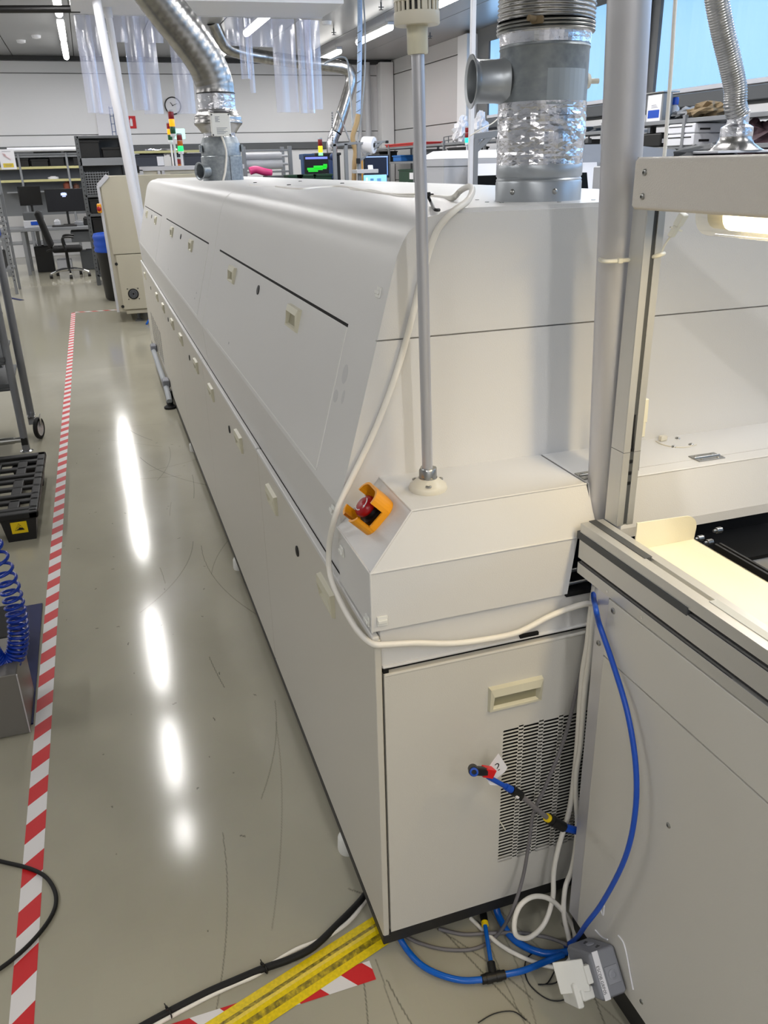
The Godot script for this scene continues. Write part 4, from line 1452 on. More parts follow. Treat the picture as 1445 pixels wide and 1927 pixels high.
	h.tube([Vector3(0.684, 0.05, -1.303), Vector3(0.683, 0.022, -1.277), Vector3(0.687, 0.013, -1.227), Vector3(0.705, 0.012, -1.188), Vector3(0.737, 0.012, -1.157), Vector3(0.78, 0.013, -1.141), Vector3(0.813, 0.02, -1.135)], 0.0085, 12, 6)
	single("air_hose", h, M.blue_hose, "thick blue air hose sweeping out from under the oven behind the hose tee", "hose")
	var t := thing("air_hose", "blue air hose joined by a black tee with a thin blue branch and yellow ring", "hose", Vector3(0.607, 0, -1.146))
	var ta := Vector3(0.577, 0.013, -1.142)
	var tb := Vector3(0.631, 0.013, -1.136)
	var a := MB.new()
	a.tube([Vector3(0.435, 0.03, -1.292), Vector3(0.445, 0.016, -1.263), Vector3(0.464, 0.012, -1.22), Vector3(0.495, 0.012, -1.184), Vector3(0.535, 0.012, -1.156), ta], 0.0072, 12, 6)
	a.tube([tb, Vector3(0.675, 0.013, -1.131), Vector3(0.73, 0.014, -1.133), Vector3(0.778, 0.018, -1.133)], 0.0072, 12, 6)
	part("tube", a, M.blue_hose, t)
	var c := MB.new()
	c.cyl(ta, tb, 0.0105, 0.0105, 16)
	c.cyl(ta.lerp(tb, 0.18), ta.lerp(tb, 0.42), 0.012, 0.012, 16)
	c.cyl(ta.lerp(tb, 0.6), ta.lerp(tb, 0.82), 0.012, 0.012, 16)
	var tm := ta.lerp(tb, 0.5)
	var tu := Vector3(0.613, 0.016, -1.171)
	c.cyl(tm, tu, 0.0095, 0.0095, 16)
	part("tee", c, M.black, t)
	var br := MB.new()
	var bt := Vector3(0.64, 0.023, -1.26)
	br.tube([tu, tu.lerp(bt, 0.5), bt], 0.0052, 10, 4)
	part("branch_tube", br, M.blue_hose, t)
	var yr := MB.new()
	yr.cyl(bt, bt + (bt - tu).normalized() * 0.010, 0.0085, 0.0085, 16)
	part("ring", yr, M.yellow, t, "yellow release ring")
	var yb := MB.new()
	yb.cyl(bt + (bt - tu).normalized() * 0.010, bt + (bt - tu).normalized() * 0.045, 0.009, 0.009, 16)
	part("fitting", yb, M.black, t)

	# push-in elbow and in-line fittings held in front of the door, with a paper flag
	var f := thing("air_fitting", "black push-in elbow with blue ring, red clip and paper flag before the vent slots", "hose fitting", Vector3(0.618, 0.523, -1.2))
	var zf := -1.19
	var e0 := Vector3(0.553, 0.593, -1.165)
	var e1 := Vector3(0.605, 0.549, -1.195)
	var bl := MB.new()
	bl.bar(e0 + Vector3(-0.004, 0, 0), e1, 0.017, 0.017, 0.004)
	bl.cyl(e0 + Vector3(0.003, -0.004, -0.008), e0 + Vector3(-0.003, 0.005, 0.010), 0.0100, 0.0100, 18)
	part("elbow", bl, M.black, f)
	var ring := MB.new()
	ring.lathe(Transform3D(MB.frame(Vector3.ZERO, Vector3(-0.3, 0.4, 0.87)), e0 + Vector3(-0.003, 0.005, 0.010)), [Vector2(0.0052, 0), Vector2(0.0085, 0), Vector2(0.0085, 0.004), Vector2(0.0052, 0.0045), Vector2(0.0048, 0.0)], 20, false)
	part("ring", ring, M.blue_plastic, f, "blue release ring")
	var rc := MB.new()
	rc.bar(Vector3(0.584, 0.564, -1.186), Vector3(0.609, 0.548, -1.192), 0.018, 0.019, 0.001)
	part("clip", rc, mat(Color(0.85, 0.05, 0.08), 0.4), f, "red clip")
	var a0 := Vector3(0.601, 0.537, -1.195)
	var a1 := Vector3(0.654, 0.491, -1.19)
	var a2 := Vector3(0.677, 0.468, -1.19)
	var a3 := Vector3(0.743, 0.387, -1.19)
	var a4 := Vector3(0.787, 0.345, -1.19)
	var a5 := Vector3(0.833, 0.315, -1.19)
	var tu1 := MB.new()
	tu1.cyl(a0, a1, 0.0052, 0.0052, 14)
	tu1.cyl(a1.lerp(a0, 0.25), a1, 0.0075, 0.0078, 14)
	part("tube", tu1, M.blue_plastic, f)
	tu1 = MB.new()
	tu1.cyl(a4, a5, 0.0088, 0.0085, 14)
	part("tube", tu1, M.blue_plastic, f)
	var fb := MB.new()
	fb.cyl(a1, a2, 0.0098, 0.0098, 18)
	part("fitting", fb, M.black, f)
	fb = MB.new()
	fb.cyl(a3.lerp(a4, 0.12), a4, 0.0115, 0.0115, 18)
	fb.cyl(a3.lerp(a4, 0.3), a3.lerp(a4, 0.7), 0.0122, 0.0122, 18)
	part("fitting", fb, M.black, f)
	var fg := MB.new()
	fg.cyl(a2, a3, 0.0055, 0.0055, 14)
	part("grey_tube", fg, M.grey_cable, f)
	var fy := MB.new()
	fy.cyl(a3, a3.lerp(a4, 0.16), 0.0092, 0.0092, 18)
	part("ring", fy, M.yellow, f, "yellow release ring")
	var fw := MB.new()
	fw.obox(Transform3D(MB.frame(a1, a2), a1.lerp(a2, 0.45) + Vector3(-0.001, -0.004, 0.008)), Vector3(0.008, 0.009, 0.005), 0.001)
	part("label", fw, M.paper, f)
	# paper flag folded round the tube
	var q0 := Vector3(0.597, 0.536, -1.2)
	var q1 := Vector3(0.607, 0.555, -1.203)
	var q2 := Vector3(0.629, 0.58, -1.206)
	var q3 := Vector3(0.651, 0.538, -1.206)
	var q4 := Vector3(0.644, 0.53, -1.204)
	var q5 := Vector3(0.615, 0.517, -1.2)
	var fl := MB.new()
	var th := Vector3(0, 0, 0.0008)
	var ring5 := [q0, q5, q4, q3, q2, q1]
	for i in range(1, 5):
		fl.flat(ring5[0] + th, ring5[i] + th, ring5[i + 1] + th)
		fl.flat(ring5[0] - th, ring5[i + 1] - th, ring5[i] - th)
	for i in 6:
		fl.quad(ring5[i] - th, ring5[(i + 1) % 6] - th, ring5[(i + 1) % 6] + th, ring5[i] + th)
	var fr := part("flag", fl, M.paper, f, "folded paper flag")
	var fl2 := MB.new()
	fl2.quad(q0 + th, Vector3(0.605, 0.517, -1.192), Vector3(0.626, 0.511, -1.19), q5 + Vector3(0.004, 0.002, 0.003))
	fl2.quad(q5 + Vector3(0.004, 0.002, 0.003), Vector3(0.626, 0.511, -1.19), Vector3(0.605, 0.517, -1.192), q0 + th)
	part("flag_fold", fl2, M.paper, f)
	var ux := (Vector3(0.631, 0.546, -1.2) - Vector3(0.606, 0.544, -1.2)).normalized()
	var uy := Vector3(0, 0, 1).cross(ux).normalized()
	lettering("Y2", 0.026, Transform3D(Basis(ux, uy, Vector3(0, 0, 1)), Vector3(0.619, 0.547, -1.203)), M.print_black, fr)
	var st := MB.new()
	st.bar(Vector3(0.668, 0.336, -1.26), Vector3(0.68, 0.311, -1.255), 0.0035, 0.002, 0.0008)
	single("cable_tie_end", st, M.nylon, "short clear tie end sticking out of the left column of vent slots", "cable tie")

	# grey socket box on the station's panel, with white plugs
	var sb := thing("socket_box", "grey socket box with a printed label strip stuck askew low on the beige side panel", "socket box", L(-0.03, 0.12, 0.125))
	var rot := Basis(Vector3.UP, 0.02028) * Basis(Vector3.RIGHT, 0.85)
	# local axes: x out of the panel is -x, y along the short side, z along the long side (falling towards the viewer)
	var ctr := L(-0.034, 0.120, 0.124)
	var X := Transform3D(rot, ctr)
	var bb := MB.new()
	bb.obox(X, Vector3(0.064, 0.108, 0.094), 0.007)
	var box := part("box", bb, M.grey_box, sb)
	var kn := MB.new()
	kn.obox(X.translated_local(Vector3(0.008, 0.0545, 0.005)), Vector3(0.030, 0.002, 0.034), 0.001)
	kn.lathe(X.translated_local(Vector3(0.008, 0.055, 0.005)), [Vector2(0.010, 0), Vector2(0.010, 0.002), Vector2(0.006, 0.0035), Vector2(0.0055, 0.002), Vector2(0, 0.002)], 18)
	part("knockout", kn, mat(Color(0.56, 0.57, 0.60), 0.5), box)
	kn = MB.new()
	kn.lathe(X.translated_local(Vector3(0.0, 0.006, -0.0475)) * Transform3D(Basis(Vector3.RIGHT, -PI / 2), Vector3.ZERO), [Vector2(0.009, 0), Vector2(0.009, 0.002), Vector2(0.006, 0.0035), Vector2(0, 0.0035)], 18)
	part("knockout", kn, mat(Color(0.56, 0.57, 0.60), 0.5), box)
	var lb := MB.new()
	lb.obox(X.translated_local(Vector3(-0.0175, 0.0546, 0.0)), Vector3(0.0135, 0.0012, 0.092), 0.0002)
	var lab := part("label_strip", lb, M.paper, box)
	lettering("ESCDB.GRP05", 0.0088, X * Transform3D(Basis(Vector3(0, 0, 1), Vector3(1, 0, 0), Vector3(0, 1, 0)), Vector3(-0.0205, 0.0553, 0.008)), M.print_black, lab)
	for q in [-0.024, 0.030]:
		var mk := MB.new()
		for i in 3:
			mk.obox(X.translated_local(Vector3(0.006 - i * 0.004, q + i * 0.003, -0.0472)), Vector3(0.002, 0.011 - i * 0.002, 0.0006))
		part("mark", mk, M.print_black, box)
	var pg := thing("power_plug", "flat white angled plug with a strain relief, pushed into the grey socket box", "plug", L(-0.09, 0.06, 0.15))
	var pb := MB.new()
	pb.obox(X.translated_local(Vector3(-0.045, 0.012, 0.030)), Vector3(0.030, 0.036, 0.026), 0.004)
	var lp := X.translated_local(Vector3(-0.064, -0.012, 0.030))
	pb.obox(lp, Vector3(0.016, 0.070, 0.050), 0.004)
	part("body", pb, M.white_plastic, pg)
	var sr := MB.new()
	sr.cyl(Vector3(0.822, -0.028, -1.045), Vector3(0.824, -0.053, -1.04), 0.0075, 0.0066, 14)
	for i in 3:
		sr.cyl((Vector3(0.822, -0.028, -1.045)).lerp(Vector3(0.824, -0.053, -1.04), 0.2 + i * 0.27), (Vector3(0.822, -0.028, -1.045)).lerp(Vector3(0.824, -0.053, -1.04), 0.32 + i * 0.27), 0.0085, 0.0085, 14)
	part("strain_relief", sr, M.white_plastic, pg)
	var cvp := thing("socket_flap", "square white flap standing open on the grey socket box above the plug", "flap", L(-0.09, 0.12, 0.12))
	var cf := MB.new()
	cf.obox(X.translated_local(Vector3(-0.066, 0.016, -0.006)) * Transform3D(Basis(Vector3(0, 0, 1), 0.75), Vector3.ZERO), Vector3(0.066, 0.005, 0.062), 0.002)
	cf.obox(X.translated_local(Vector3(-0.038, 0.036, -0.006)), Vector3(0.014, 0.014, 0.036), 0.002)
	part("flap", cf, M.white_plastic, cvp)
	# torn strips of white glue on the panel
	for q in [[Vector3(-0.002, 0.156, 0.068), Vector3(-0.002, 0.162, 0.091), Vector3(-0.003, 0.178, 0.112)], [Vector3(-0.002, 0.224, 0.142), Vector3(-0.002, 0.224, 0.16), Vector3(-0.003, 0.205, 0.177), Vector3(-0.003, 0.17, 0.194), Vector3(-0.002, 0.143, 0.206)], [Vector3(-0.002, 0.25, 0.088), Vector3(-0.002, 0.223, 0.088), Vector3(-0.002, 0.229, 0.08)]]:
		var gb := MB.new()
		var pts := []
		for p in q:
			pts.append(L(p.x, p.y, p.z))
		gb.tube(pts, 0.0017, 6, 4)
		single("glue_strip", gb, M.paper, ["torn white glue strip above the grey socket box", "long torn white glue strip down the right edge of the grey socket box", "small white glue scrap on the beige panel beside the blue cable"][taken.get("glue_strip", 0)], "glue strip")

func LB(p: Vector3) -> Vector3:
	return L(p.x, p.y, p.z)

# ---------------------------------------------------------------- ducts
func crumple(b: MB, xf: Transform3D, prof: Array, amp: float, sd: int, seg := 56, rows := 26) -> void:
	# a turned sheet of crumpled foil: radius and height along prof, pushed in and out by ridged noise
	var f := FastNoiseLite.new()
	f.noise_type = FastNoiseLite.TYPE_CELLULAR
	f.cellular_return_type = FastNoiseLite.RETURN_DISTANCE2_SUB
	f.frequency = 1.7
	f.seed = sd
	var h0: float = prof[0].y
	var h1: float = prof[prof.size() - 1].y
	var rad := func(h: float) -> float:
		for i in prof.size() - 1:
			if h <= prof[i + 1].y + 1e-6:
				var k: float = (h - prof[i].y) / maxf(prof[i + 1].y - prof[i].y, 1e-6)
				return lerpf(prof[i].x, prof[i + 1].x, k)
		return prof[prof.size() - 1].x
	var P := func(i: int, j: int) -> Vector3:
		var a := TAU * (i % seg) / seg
		var h := lerpf(h0, h1, float(j) / rows)
		var r: float = rad.call(h)
		var s := 1.0 / r * 0.1
		var d := f.get_noise_3d(cos(a) * 1.3, h / r * 1.3, sin(a) * 1.3) + 0.6
		var edge := minf(1.0, minf(j, rows - j) / 2.0 + 0.15)
		return xf * Vector3(cos(a) * (r + d * amp * edge), h, -sin(a) * (r + d * amp * edge))
	for i in seg:
		for j in rows:
			var A: Vector3 = P.call(i, j)
			var B: Vector3 = P.call(i + 1, j)
			var C: Vector3 = P.call(i + 1, j + 1)
			var D: Vector3 = P.call(i, j + 1)
			if (i + j) % 2:
				b.flat(A, B, C); b.flat(A, C, D)
			else:
				b.flat(A, B, D); b.flat(B, C, D)

func ribbed(b: MB, pts: Array, r: float, amp: float, pitch: float, seg := 28) -> void:
	# flexible or spiral tube: radius rises at every turn
	var path := MB.spline(pts, 24)
	var even := PackedVector3Array()
	var rad := []
	var curve := Curve3D.new()
	for p in path:
		curve.add_point(p)
	var len := curve.get_baked_length()
	var step := pitch / 4.0
	var n := int(len / step)
	for i in n + 1:
		even.append(curve.sample_baked(minf(i * step, len)))
		rad.append(r + (amp if i % 4 == 0 else (0.0 if i % 4 == 2 else amp * 0.35)))
	b.sweep(even, rad, seg, false)

func make_ducts() -> void:
	# near duct
	var o := Vector3(0.997, 1.604, -1.828)
	var d := thing("exhaust_duct", "wide steel exhaust duct with foil wrap and open side branch, on the near oven top", "duct", o)
	var X := T3(o)
	var fl := MB.new()
	fl.box(o + Vector3(-0.155, 0, -0.15), o + Vector3(0.155, 0.004, 0.155), 0.001)
	part("base_plate", fl, M.paint, d)
	for q in [Vector3(-0.135, 0.004, 0.01), Vector3(-0.12, 0.004, 0.055), Vector3(-0.02, 0.004, 0.135), Vector3(0.085, 0.004, 0.105), Vector3(0.125, 0.004, 0.075), Vector3(0.13, 0.004, -0.1), Vector3(-0.1, 0.004, -0.12)]:
		var s := MB.new()
		s.lathe(T3(o + q), [Vector2(0.0075, 0), Vector2(0.0075, 0.0015), Vector2(0.005, 0.002), Vector2(0.0048, 0.006), Vector2(0, 0.006)], 12)
		part("flange_screw", s, M.steel, d)
	var c := MB.new()
	c.lathe(X, [Vector2(0.099, 0.004), Vector2(0.099, 0.048), Vector2(0.0975, 0.052), Vector2(0.0985, 0.054), Vector2(0.0955, 0.058), Vector2(0.0985, 0.062), Vector2(0.0985, 0.084), Vector2(0.0965, 0.088)], 48, false)
	part("collar", c, M.zinc, d)
	var rv := MB.new()
	for a in [3.6, 4.6]:
		var q := o + Vector3(cos(a) * 0.099, 0.03, -sin(a) * 0.099)
		rv.lathe(Transform3D(MB.frame(Vector3.ZERO, Vector3(cos(a), 0, -sin(a))), q), [Vector2(0.0065, 0), Vector2(0.0055, 0.002), Vector2(0.003, 0.004), Vector2(0, 0.0045)], 12)
	part("rivet", rv, M.steel, d)
	var ft := MB.new()
	crumple(ft, X, [Vector2(0.098, 0.082), Vector2(0.100, 0.10), Vector2(0.1015, 0.16), Vector2(0.099, 0.202)], 0.011, 5, 60, 24)
	part("foil_wrap", ft, M.foil, d)
	var fs := MB.new()
	crumple(fs, X, [Vector2(0.0985, 0.185), Vector2(0.0985, 0.213)], 0.003, 12, 72, 6)
	part("foil_band", fs, M.foil, d)
	var pb := MB.new()
	pb.lathe(X, [Vector2(0.0975, 0.2), Vector2(0.0975, 0.315), Vector2(0.0995, 0.319), Vector2(0.0975, 0.323), Vector2(0.0975, 0.36)], 56, false)
	part("pipe", pb, M.galvanised, d)
	# pale patch where a label was
	var pa := MB.new()
	for i in 8:
		var a0 := -1.98 + i * 0.13
		var a1 := a0 + 0.13
		pa.quad(o + Vector3(cos(a0) * 0.0981, 0.205, -sin(a0) * 0.0981), o + Vector3(cos(a1) * 0.0981, 0.205, -sin(a1) * 0.0981), o + Vector3(cos(a1) * 0.0981, 0.274, -sin(a1) * 0.0981), o + Vector3(cos(a0) * 0.0981, 0.274, -sin(a0) * 0.0981))
	part("label_patch", pa, M.galvanised_pale, d)
	# side branch, open and flared
	var ax := Vector3(-0.985, 0, -0.17).normalized()
	var bo := o + Vector3(0, 0.257, 0)
	var bx := Transform3D(MB.frame(Vector3.ZERO, ax), bo)
	var br := MB.new()
	br.lathe(bx, [Vector2(0.052, 0.088), Vector2(0.045, 0.100), Vector2(0.0435, 0.112), Vector2(0.0435, 0.150), Vector2(0.046, 0.158), Vector2(0.0535, 0.163), Vector2(0.0545, 0.165), Vector2(0.0535, 0.167), Vector2(0.043, 0.164), Vector2(0.042, 0.156), Vector2(0.042, 0.09)], 44, false)
	part("branch", br, M.zinc, d)
	var bk := MB.new()
	bk.lathe(bx, [Vector2(0.0, 0.10), Vector2(0.042, 0.10)], 30, false)
	part("branch_damper", bk, M.rack_dark, d)
	# probe on the far side
	var pr := MB.new()
	var pd := Vector3(0.97, 0, 0.24).normalized()
	var pp := o + Vector3(0, 0.255, 0) + pd * 0.097
	pr.cyl(pp, pp + pd * 0.009, 0.019, 0.014, 20)
	pr.cyl(pp + pd * 0.009, pp + pd * 0.030, 0.0055, 0.0055, 12)
	part("probe", pr, M.ivory, d)
	# foil at the upper joint, hose clamp and flexible hose
	var fu := MB.new()
	crumple(fu, X, [Vector2(0.0985, 0.325), Vector2(0.1005, 0.345), Vector2(0.102, 0.352)], 0.003, 17, 60, 7)
	part("foil_wrap", fu, M.foil, d)
	var cl := MB.new()
	for y in [0.350, 0.357, 0.364]:
		var prof := []
		for i in 7:
			var a := TAU * i / 6.0
			prof.append(Vector2(0.1035 + cos(a) * 0.0032, y - sin(a) * 0.0032))
		cl.lathe(X, prof, 44, false, true)
	part("clamp_band", cl, M.steel, d)
	var cs := MB.new()
	var ca := 4.05
	var cp := o + Vector3(cos(ca) * 0.108, 0.362, -sin(ca) * 0.108)
	cs.obox(Transform3D(Basis(Vector3.UP, ca + PI / 2), cp), Vector3(0.026, 0.014, 0.012), 0.002)
	cs.cyl(cp + Vector3(-0.024, 0.002, 0.006), cp + Vector3(-0.008, 0.001, 0.003), 0.006, 0.006, 10)
	part("clamp_screw", cs, M.brown, d)
	var fx := MB.new()
	ribbed(fx, [o + Vector3(0, 0.368, 0), o + Vector3(0.002, 0.5, -0.002), o + Vector3(0.0, 0.8, -0.02), o + Vector3(0.05, 1.3, -0.08), o + Vector3(0.15, 2.35, -0.1)], 0.1015, 0.0042, 0.0085, 56)
	part("flexible_hose", fx, M.spiral, d)

	d.position = Vector3(0.914, 1.612, -1.676)
	d.scale = Vector3.ONE * 0.917
	# far duct
	o = Vector3(0.969, 1.604, -6.63)
	X = T3(o)
	d = thing("exhaust_duct", "bent spiral steel exhaust duct with foil joint at the far end of the oven top", "duct", o)
	fl = MB.new()
	fl.box(o + Vector3(-0.2, 0, -0.2), o + Vector3(0.2, 0.005, 0.2), 0.001)
	part("base_plate", fl, M.paint, d)
	c = MB.new()
	c.lathe(X, [Vector2(0.150, 0.005), Vector2(0.150, 0.17), Vector2(0.144, 0.175), Vector2(0.144, 0.255), Vector2(0.139, 0.265), Vector2(0.125, 0.30)], 40, false)
	c.obox(T3(o + Vector3(-0.15, 0.225, 0.03)), Vector3(0.018, 0.05, 0.05), 0.003)
	c.obox(T3(o + Vector3(0.15, 0.225, 0.03)), Vector3(0.018, 0.05, 0.05), 0.003)
	part("collar", c, M.galvanised, d)
	var sm := MB.new()
	sm.box(o + Vector3(0.035, 0.0, 0.1447), o + Vector3(0.040, 0.17, 0.147))
	part("collar_seam", sm, M.rack_dark, d)
	ax = Vector3(-0.86, 0, 0.5).normalized()
	bx = Transform3D(MB.frame(Vector3.ZERO, ax), o + Vector3(0, 0.075, 0))
	br = MB.new()
	br.lathe(bx, [Vector2(0.056, 0.12), Vector2(0.050, 0.135), Vector2(0.049, 0.20), Vector2(0.058, 0.208), Vector2(0.062, 0.212), Vector2(0.058, 0.215), Vector2(0.050, 0.21), Vector2(0.047, 0.20), Vector2(0.047, 0.12)], 32, false)
	part("branch", br, M.galvanised, d)
	bk = MB.new()
	bk.lathe(bx, [Vector2(0.0, 0.14), Vector2(0.047, 0.14)], 24, false)
	part("branch_damper", bk, M.black, d)
	ft = MB.new()
	crumple(ft, X, [Vector2(0.13, 0.285), Vector2(0.115, 0.305), Vector2(0.118, 0.335), Vector2(0.135, 0.345)], 0.006, 31, 40, 8)
	part("foil_wrap", ft, M.foil, d)
	var bul := MB.new()
	bul.lathe(X, [Vector2(0.125, 0.33), Vector2(0.155, 0.37), Vector2(0.172, 0.385), Vector2(0.176, 0.40), Vector2(0.166, 0.408), Vector2(0.172, 0.425), Vector2(0.166, 0.44), Vector2(0.160, 0.447), Vector2(0.145, 0.465), Vector2(0.135, 0.472)], 40, false, true)
	part("damper_drum", bul, M.spiral, d)
	ft = MB.new()
	crumple(ft, X, [Vector2(0.150, 0.455), Vector2(0.136, 0.485), Vector2(0.137, 0.585)], 0.006, 33, 44, 14)
	part("foil_wrap", ft, M.foil, d)
	var cb := MB.new()
	cb.lathe(X, [Vector2(0.136, 0.582), Vector2(0.1385, 0.584), Vector2(0.1385, 0.590), Vector2(0.136, 0.592)], 36, false)
	part("clamp_band", cb, M.dark_frame, d)
	var sp := MB.new()
	ribbed(sp, [o + Vector3(0, 0.585, 0), o + Vector3(-0.005, 0.66, 0), o + Vector3(-0.055, 0.79, 0.02), o + Vector3(-0.155, 0.93, 0.05), o + Vector3(-0.275, 1.07, 0.08), o + Vector3(-0.39, 1.22, 0.11), o + Vector3(-0.62, 1.55, 0.16), o + Vector3(-0.95, 1.95, 0.2), o + Vector3(-1.3, 2.05, 0.2)], 0.134, 0.0018, 0.05, 40)
	part("spiral_pipe", sp, M.spiral, d)
	d.position = Vector3(0.889, 1.612, -6.08)
	d.scale = Vector3.ONE * 0.917
	# sensor box hung on it
	var sb := thing("sensor_box", "white labelled control box with four corner screws and a hanging cable on the far duct", "control box", Vector3(0.90, 1.9, -5.90))
	var bc := Vector3(0.877, 1.956, -5.905)
	var bb := MB.new()
	bb.obox(T3(bc), Vector3(0.126, 0.136, 0.03), 0.006)
	var bx2 := part("box", bb, M.white_plastic, sb)
	var sc := MB.new()
	for q in [Vector2(-0.055, 0.06), Vector2(0.055, 0.06), Vector2(-0.055, -0.06), Vector2(0.055, -0.06)]:
		sc.lathe(Transform3D(MB.frame(Vector3.ZERO, Vector3.BACK), bc + Vector3(q.x, q.y, 0.015)), [Vector2(0.006, 0), Vector2(0.005, 0.002), Vector2(0, 0.002)], 10)
	part("screw", sc, M.rack_dark, sb)
	var pt := MB.new()
	for i in 5:
		pt.box(bc + Vector3(-0.035, 0.045 - i * 0.007, 0.0151), bc + Vector3(-0.005 - (i % 2) * 0.01, 0.048 - i * 0.007, 0.0154))
	for i in 6:
		pt.box(bc + Vector3(-0.03, -0.02 - i * 0.007, 0.0151), bc + Vector3(0.04 - (i % 3) * 0.012, -0.0175 - i * 0.007, 0.0154))
	part("print", pt, M.print_grey, bx2)
	var wc := MB.new()
	wc.tube([bc + Vector3(0.0, -0.07, 0.0), bc + Vector3(0.01, -0.11, 0.02), Vector3(0.9, 1.781, -5.92), Vector3(0.884, 1.684, -5.92), Vector3(0.864, 1.619, -5.93)], 0.007, 8, 6)
	part("cable", wc, M.white_cable, sb)

	# duct crossing under the ceiling towards the middle of the hall
	d = thing("spiral_duct", "long horizontal spiral duct under the ceiling, turning down behind the curtains", "duct", Vector3(4.403, 2.063, -16))
	var sd := MB.new()
	ribbed(sd, [Vector3(2.313, 3.892, -15.4), Vector3(2.502, 3.586, -15.6), Vector3(2.776, 3.503, -15.8), Vector3(3.27, 3.451, -16), Vector3(3.835, 3.392, -16), Vector3(4.417, 3.339, -16), Vector3(4.663, 3.308, -16), Vector3(4.78, 3.241, -16), Vector3(4.814, 3.096, -16), Vector3(4.746, 2.898, -16), Vector3(4.594, 2.547, -15.95), Vector3(4.444, 2.22, -15.9)], 0.105, 0.0018, 0.11, 24)
	part("spiral_pipe", sd, M.spiral, d)
	var fe := MB.new()
	fe.tube([Vector3(4.444, 2.238, -15.9), Vector3(4.388, 2.123, -15.9), Vector3(4.363, 2.016, -15.9), Vector3(4.372, 1.791, -15.9)], 0.10, 16, 4)
	part("elbow", fe, M.foil, d)

	# small hose at the right
	o = Vector3(2.95, 1.719, -3.5)
	d = thing("hose", "slim ribbed metal hose with foil joint rising from the machine behind the top beam", "hose", o)
	X = T3(o)
	var pl := MB.new()
	pl.box(o + Vector3(-0.19, -0.012, -0.1), o + Vector3(0.2, 0, 0.12), 0.003)
	part("base_plate", pl, M.machine_white, d)
	var ho := MB.new()
	ho.lathe(X, [Vector2(0.135, 0.0), Vector2(0.12, 0.006), Vector2(0.085, 0.03), Vector2(0.074, 0.05), Vector2(0.073, 0.07)], 32, false, true)
	part("hood", ho, M.spiral, d)
	ft = MB.new()
	crumple(ft, X, [Vector2(0.074, 0.06), Vector2(0.075, 0.075), Vector2(0.074, 0.10), Vector2(0.05, 0.112), Vector2(0.05, 0.165)], 0.004, 41, 36, 16)
	part("foil_wrap", ft, M.foil, d)
	var fh := MB.new()
	ribbed(fh, [o + Vector3(0, 0.15, 0), Vector3(2.925, 1.908, -3.5), Vector3(2.909, 1.986, -3.5), Vector3(2.865, 2.083, -3.5), Vector3(2.812, 2.188, -3.5), Vector3(2.766, 2.29, -3.5), Vector3(2.718, 2.409, -3.5), Vector3(2.66, 2.561, -3.5), Vector3(2.583, 2.884, -3.5), Vector3(2.531, 3.134, -3.5)], 0.049, 0.0032, 0.011, 28)
	part("flexible_hose", fh, M.spiral, d)

# ---------------------------------------------------------------- tapes and things lying on the walkway
func stripes(b_red: MB, b_white: MB, a: Vector3, e: Vector3, w: float, pitch: float, phase: float, slant: float, y: float) -> void:
	# barber tape of width w from a to e; slant: how far the stripes run along the tape over its width
	var d := (e - a)
	var len := d.length()
	d /= len
	var s := Vector3(-d.z, 0, d.x)     # to the left of d
	var cells := int((len + absf(slant)) / (pitch / 2)) + 3
	for k in range(-3, cells):
		var t0 := phase + k * pitch / 2
		var poly := PackedVector2Array([Vector2(t0, -w / 2), Vector2(t0 + pitch / 2, -w / 2), Vector2(t0 + pitch / 2 + slant, w / 2), Vector2(t0 + slant, w / 2)])
		var cut := Geometry2D.intersect_polygons(poly, PackedVector2Array([Vector2(0, -w / 2), Vector2(len, -w / 2), Vector2(len, w / 2), Vector2(0, w / 2)]))
		for c in cut:
			var mb := b_red if posmod(k, 2) == 0 else b_white
			for i in range(1, c.size() - 1):
				var P := func(q: Vector2) -> Vector3: return a + d * q.x + s * q.y + Vector3.UP * y
				var n0: Vector3 = P.call(c[0])
				var n1: Vector3 = P.call(c[i])
				var n2: Vector3 = P.call(c[i + 1])
				if (n1 - n0).cross(n2 - n0).y > 0:
					mb.flat(n0, n1, n2)
				else:
					mb.flat(n0, n2, n1)

func striped_tape(a: Vector3, e: Vector3, w: float, pitch: float, phase: float, slant: float, label: String) -> void:
	var t := thing("hazard_tape", label, "floor tape", (a + e) / 2)
	var r := MB.new()
	var q := MB.new()
	stripes(r, q, a, e, w, pitch, phase, slant, 0.0008)
	part("red_stripes", r, M.tape_red, t)
	part("white_stripes", q, M.tape_white, t)

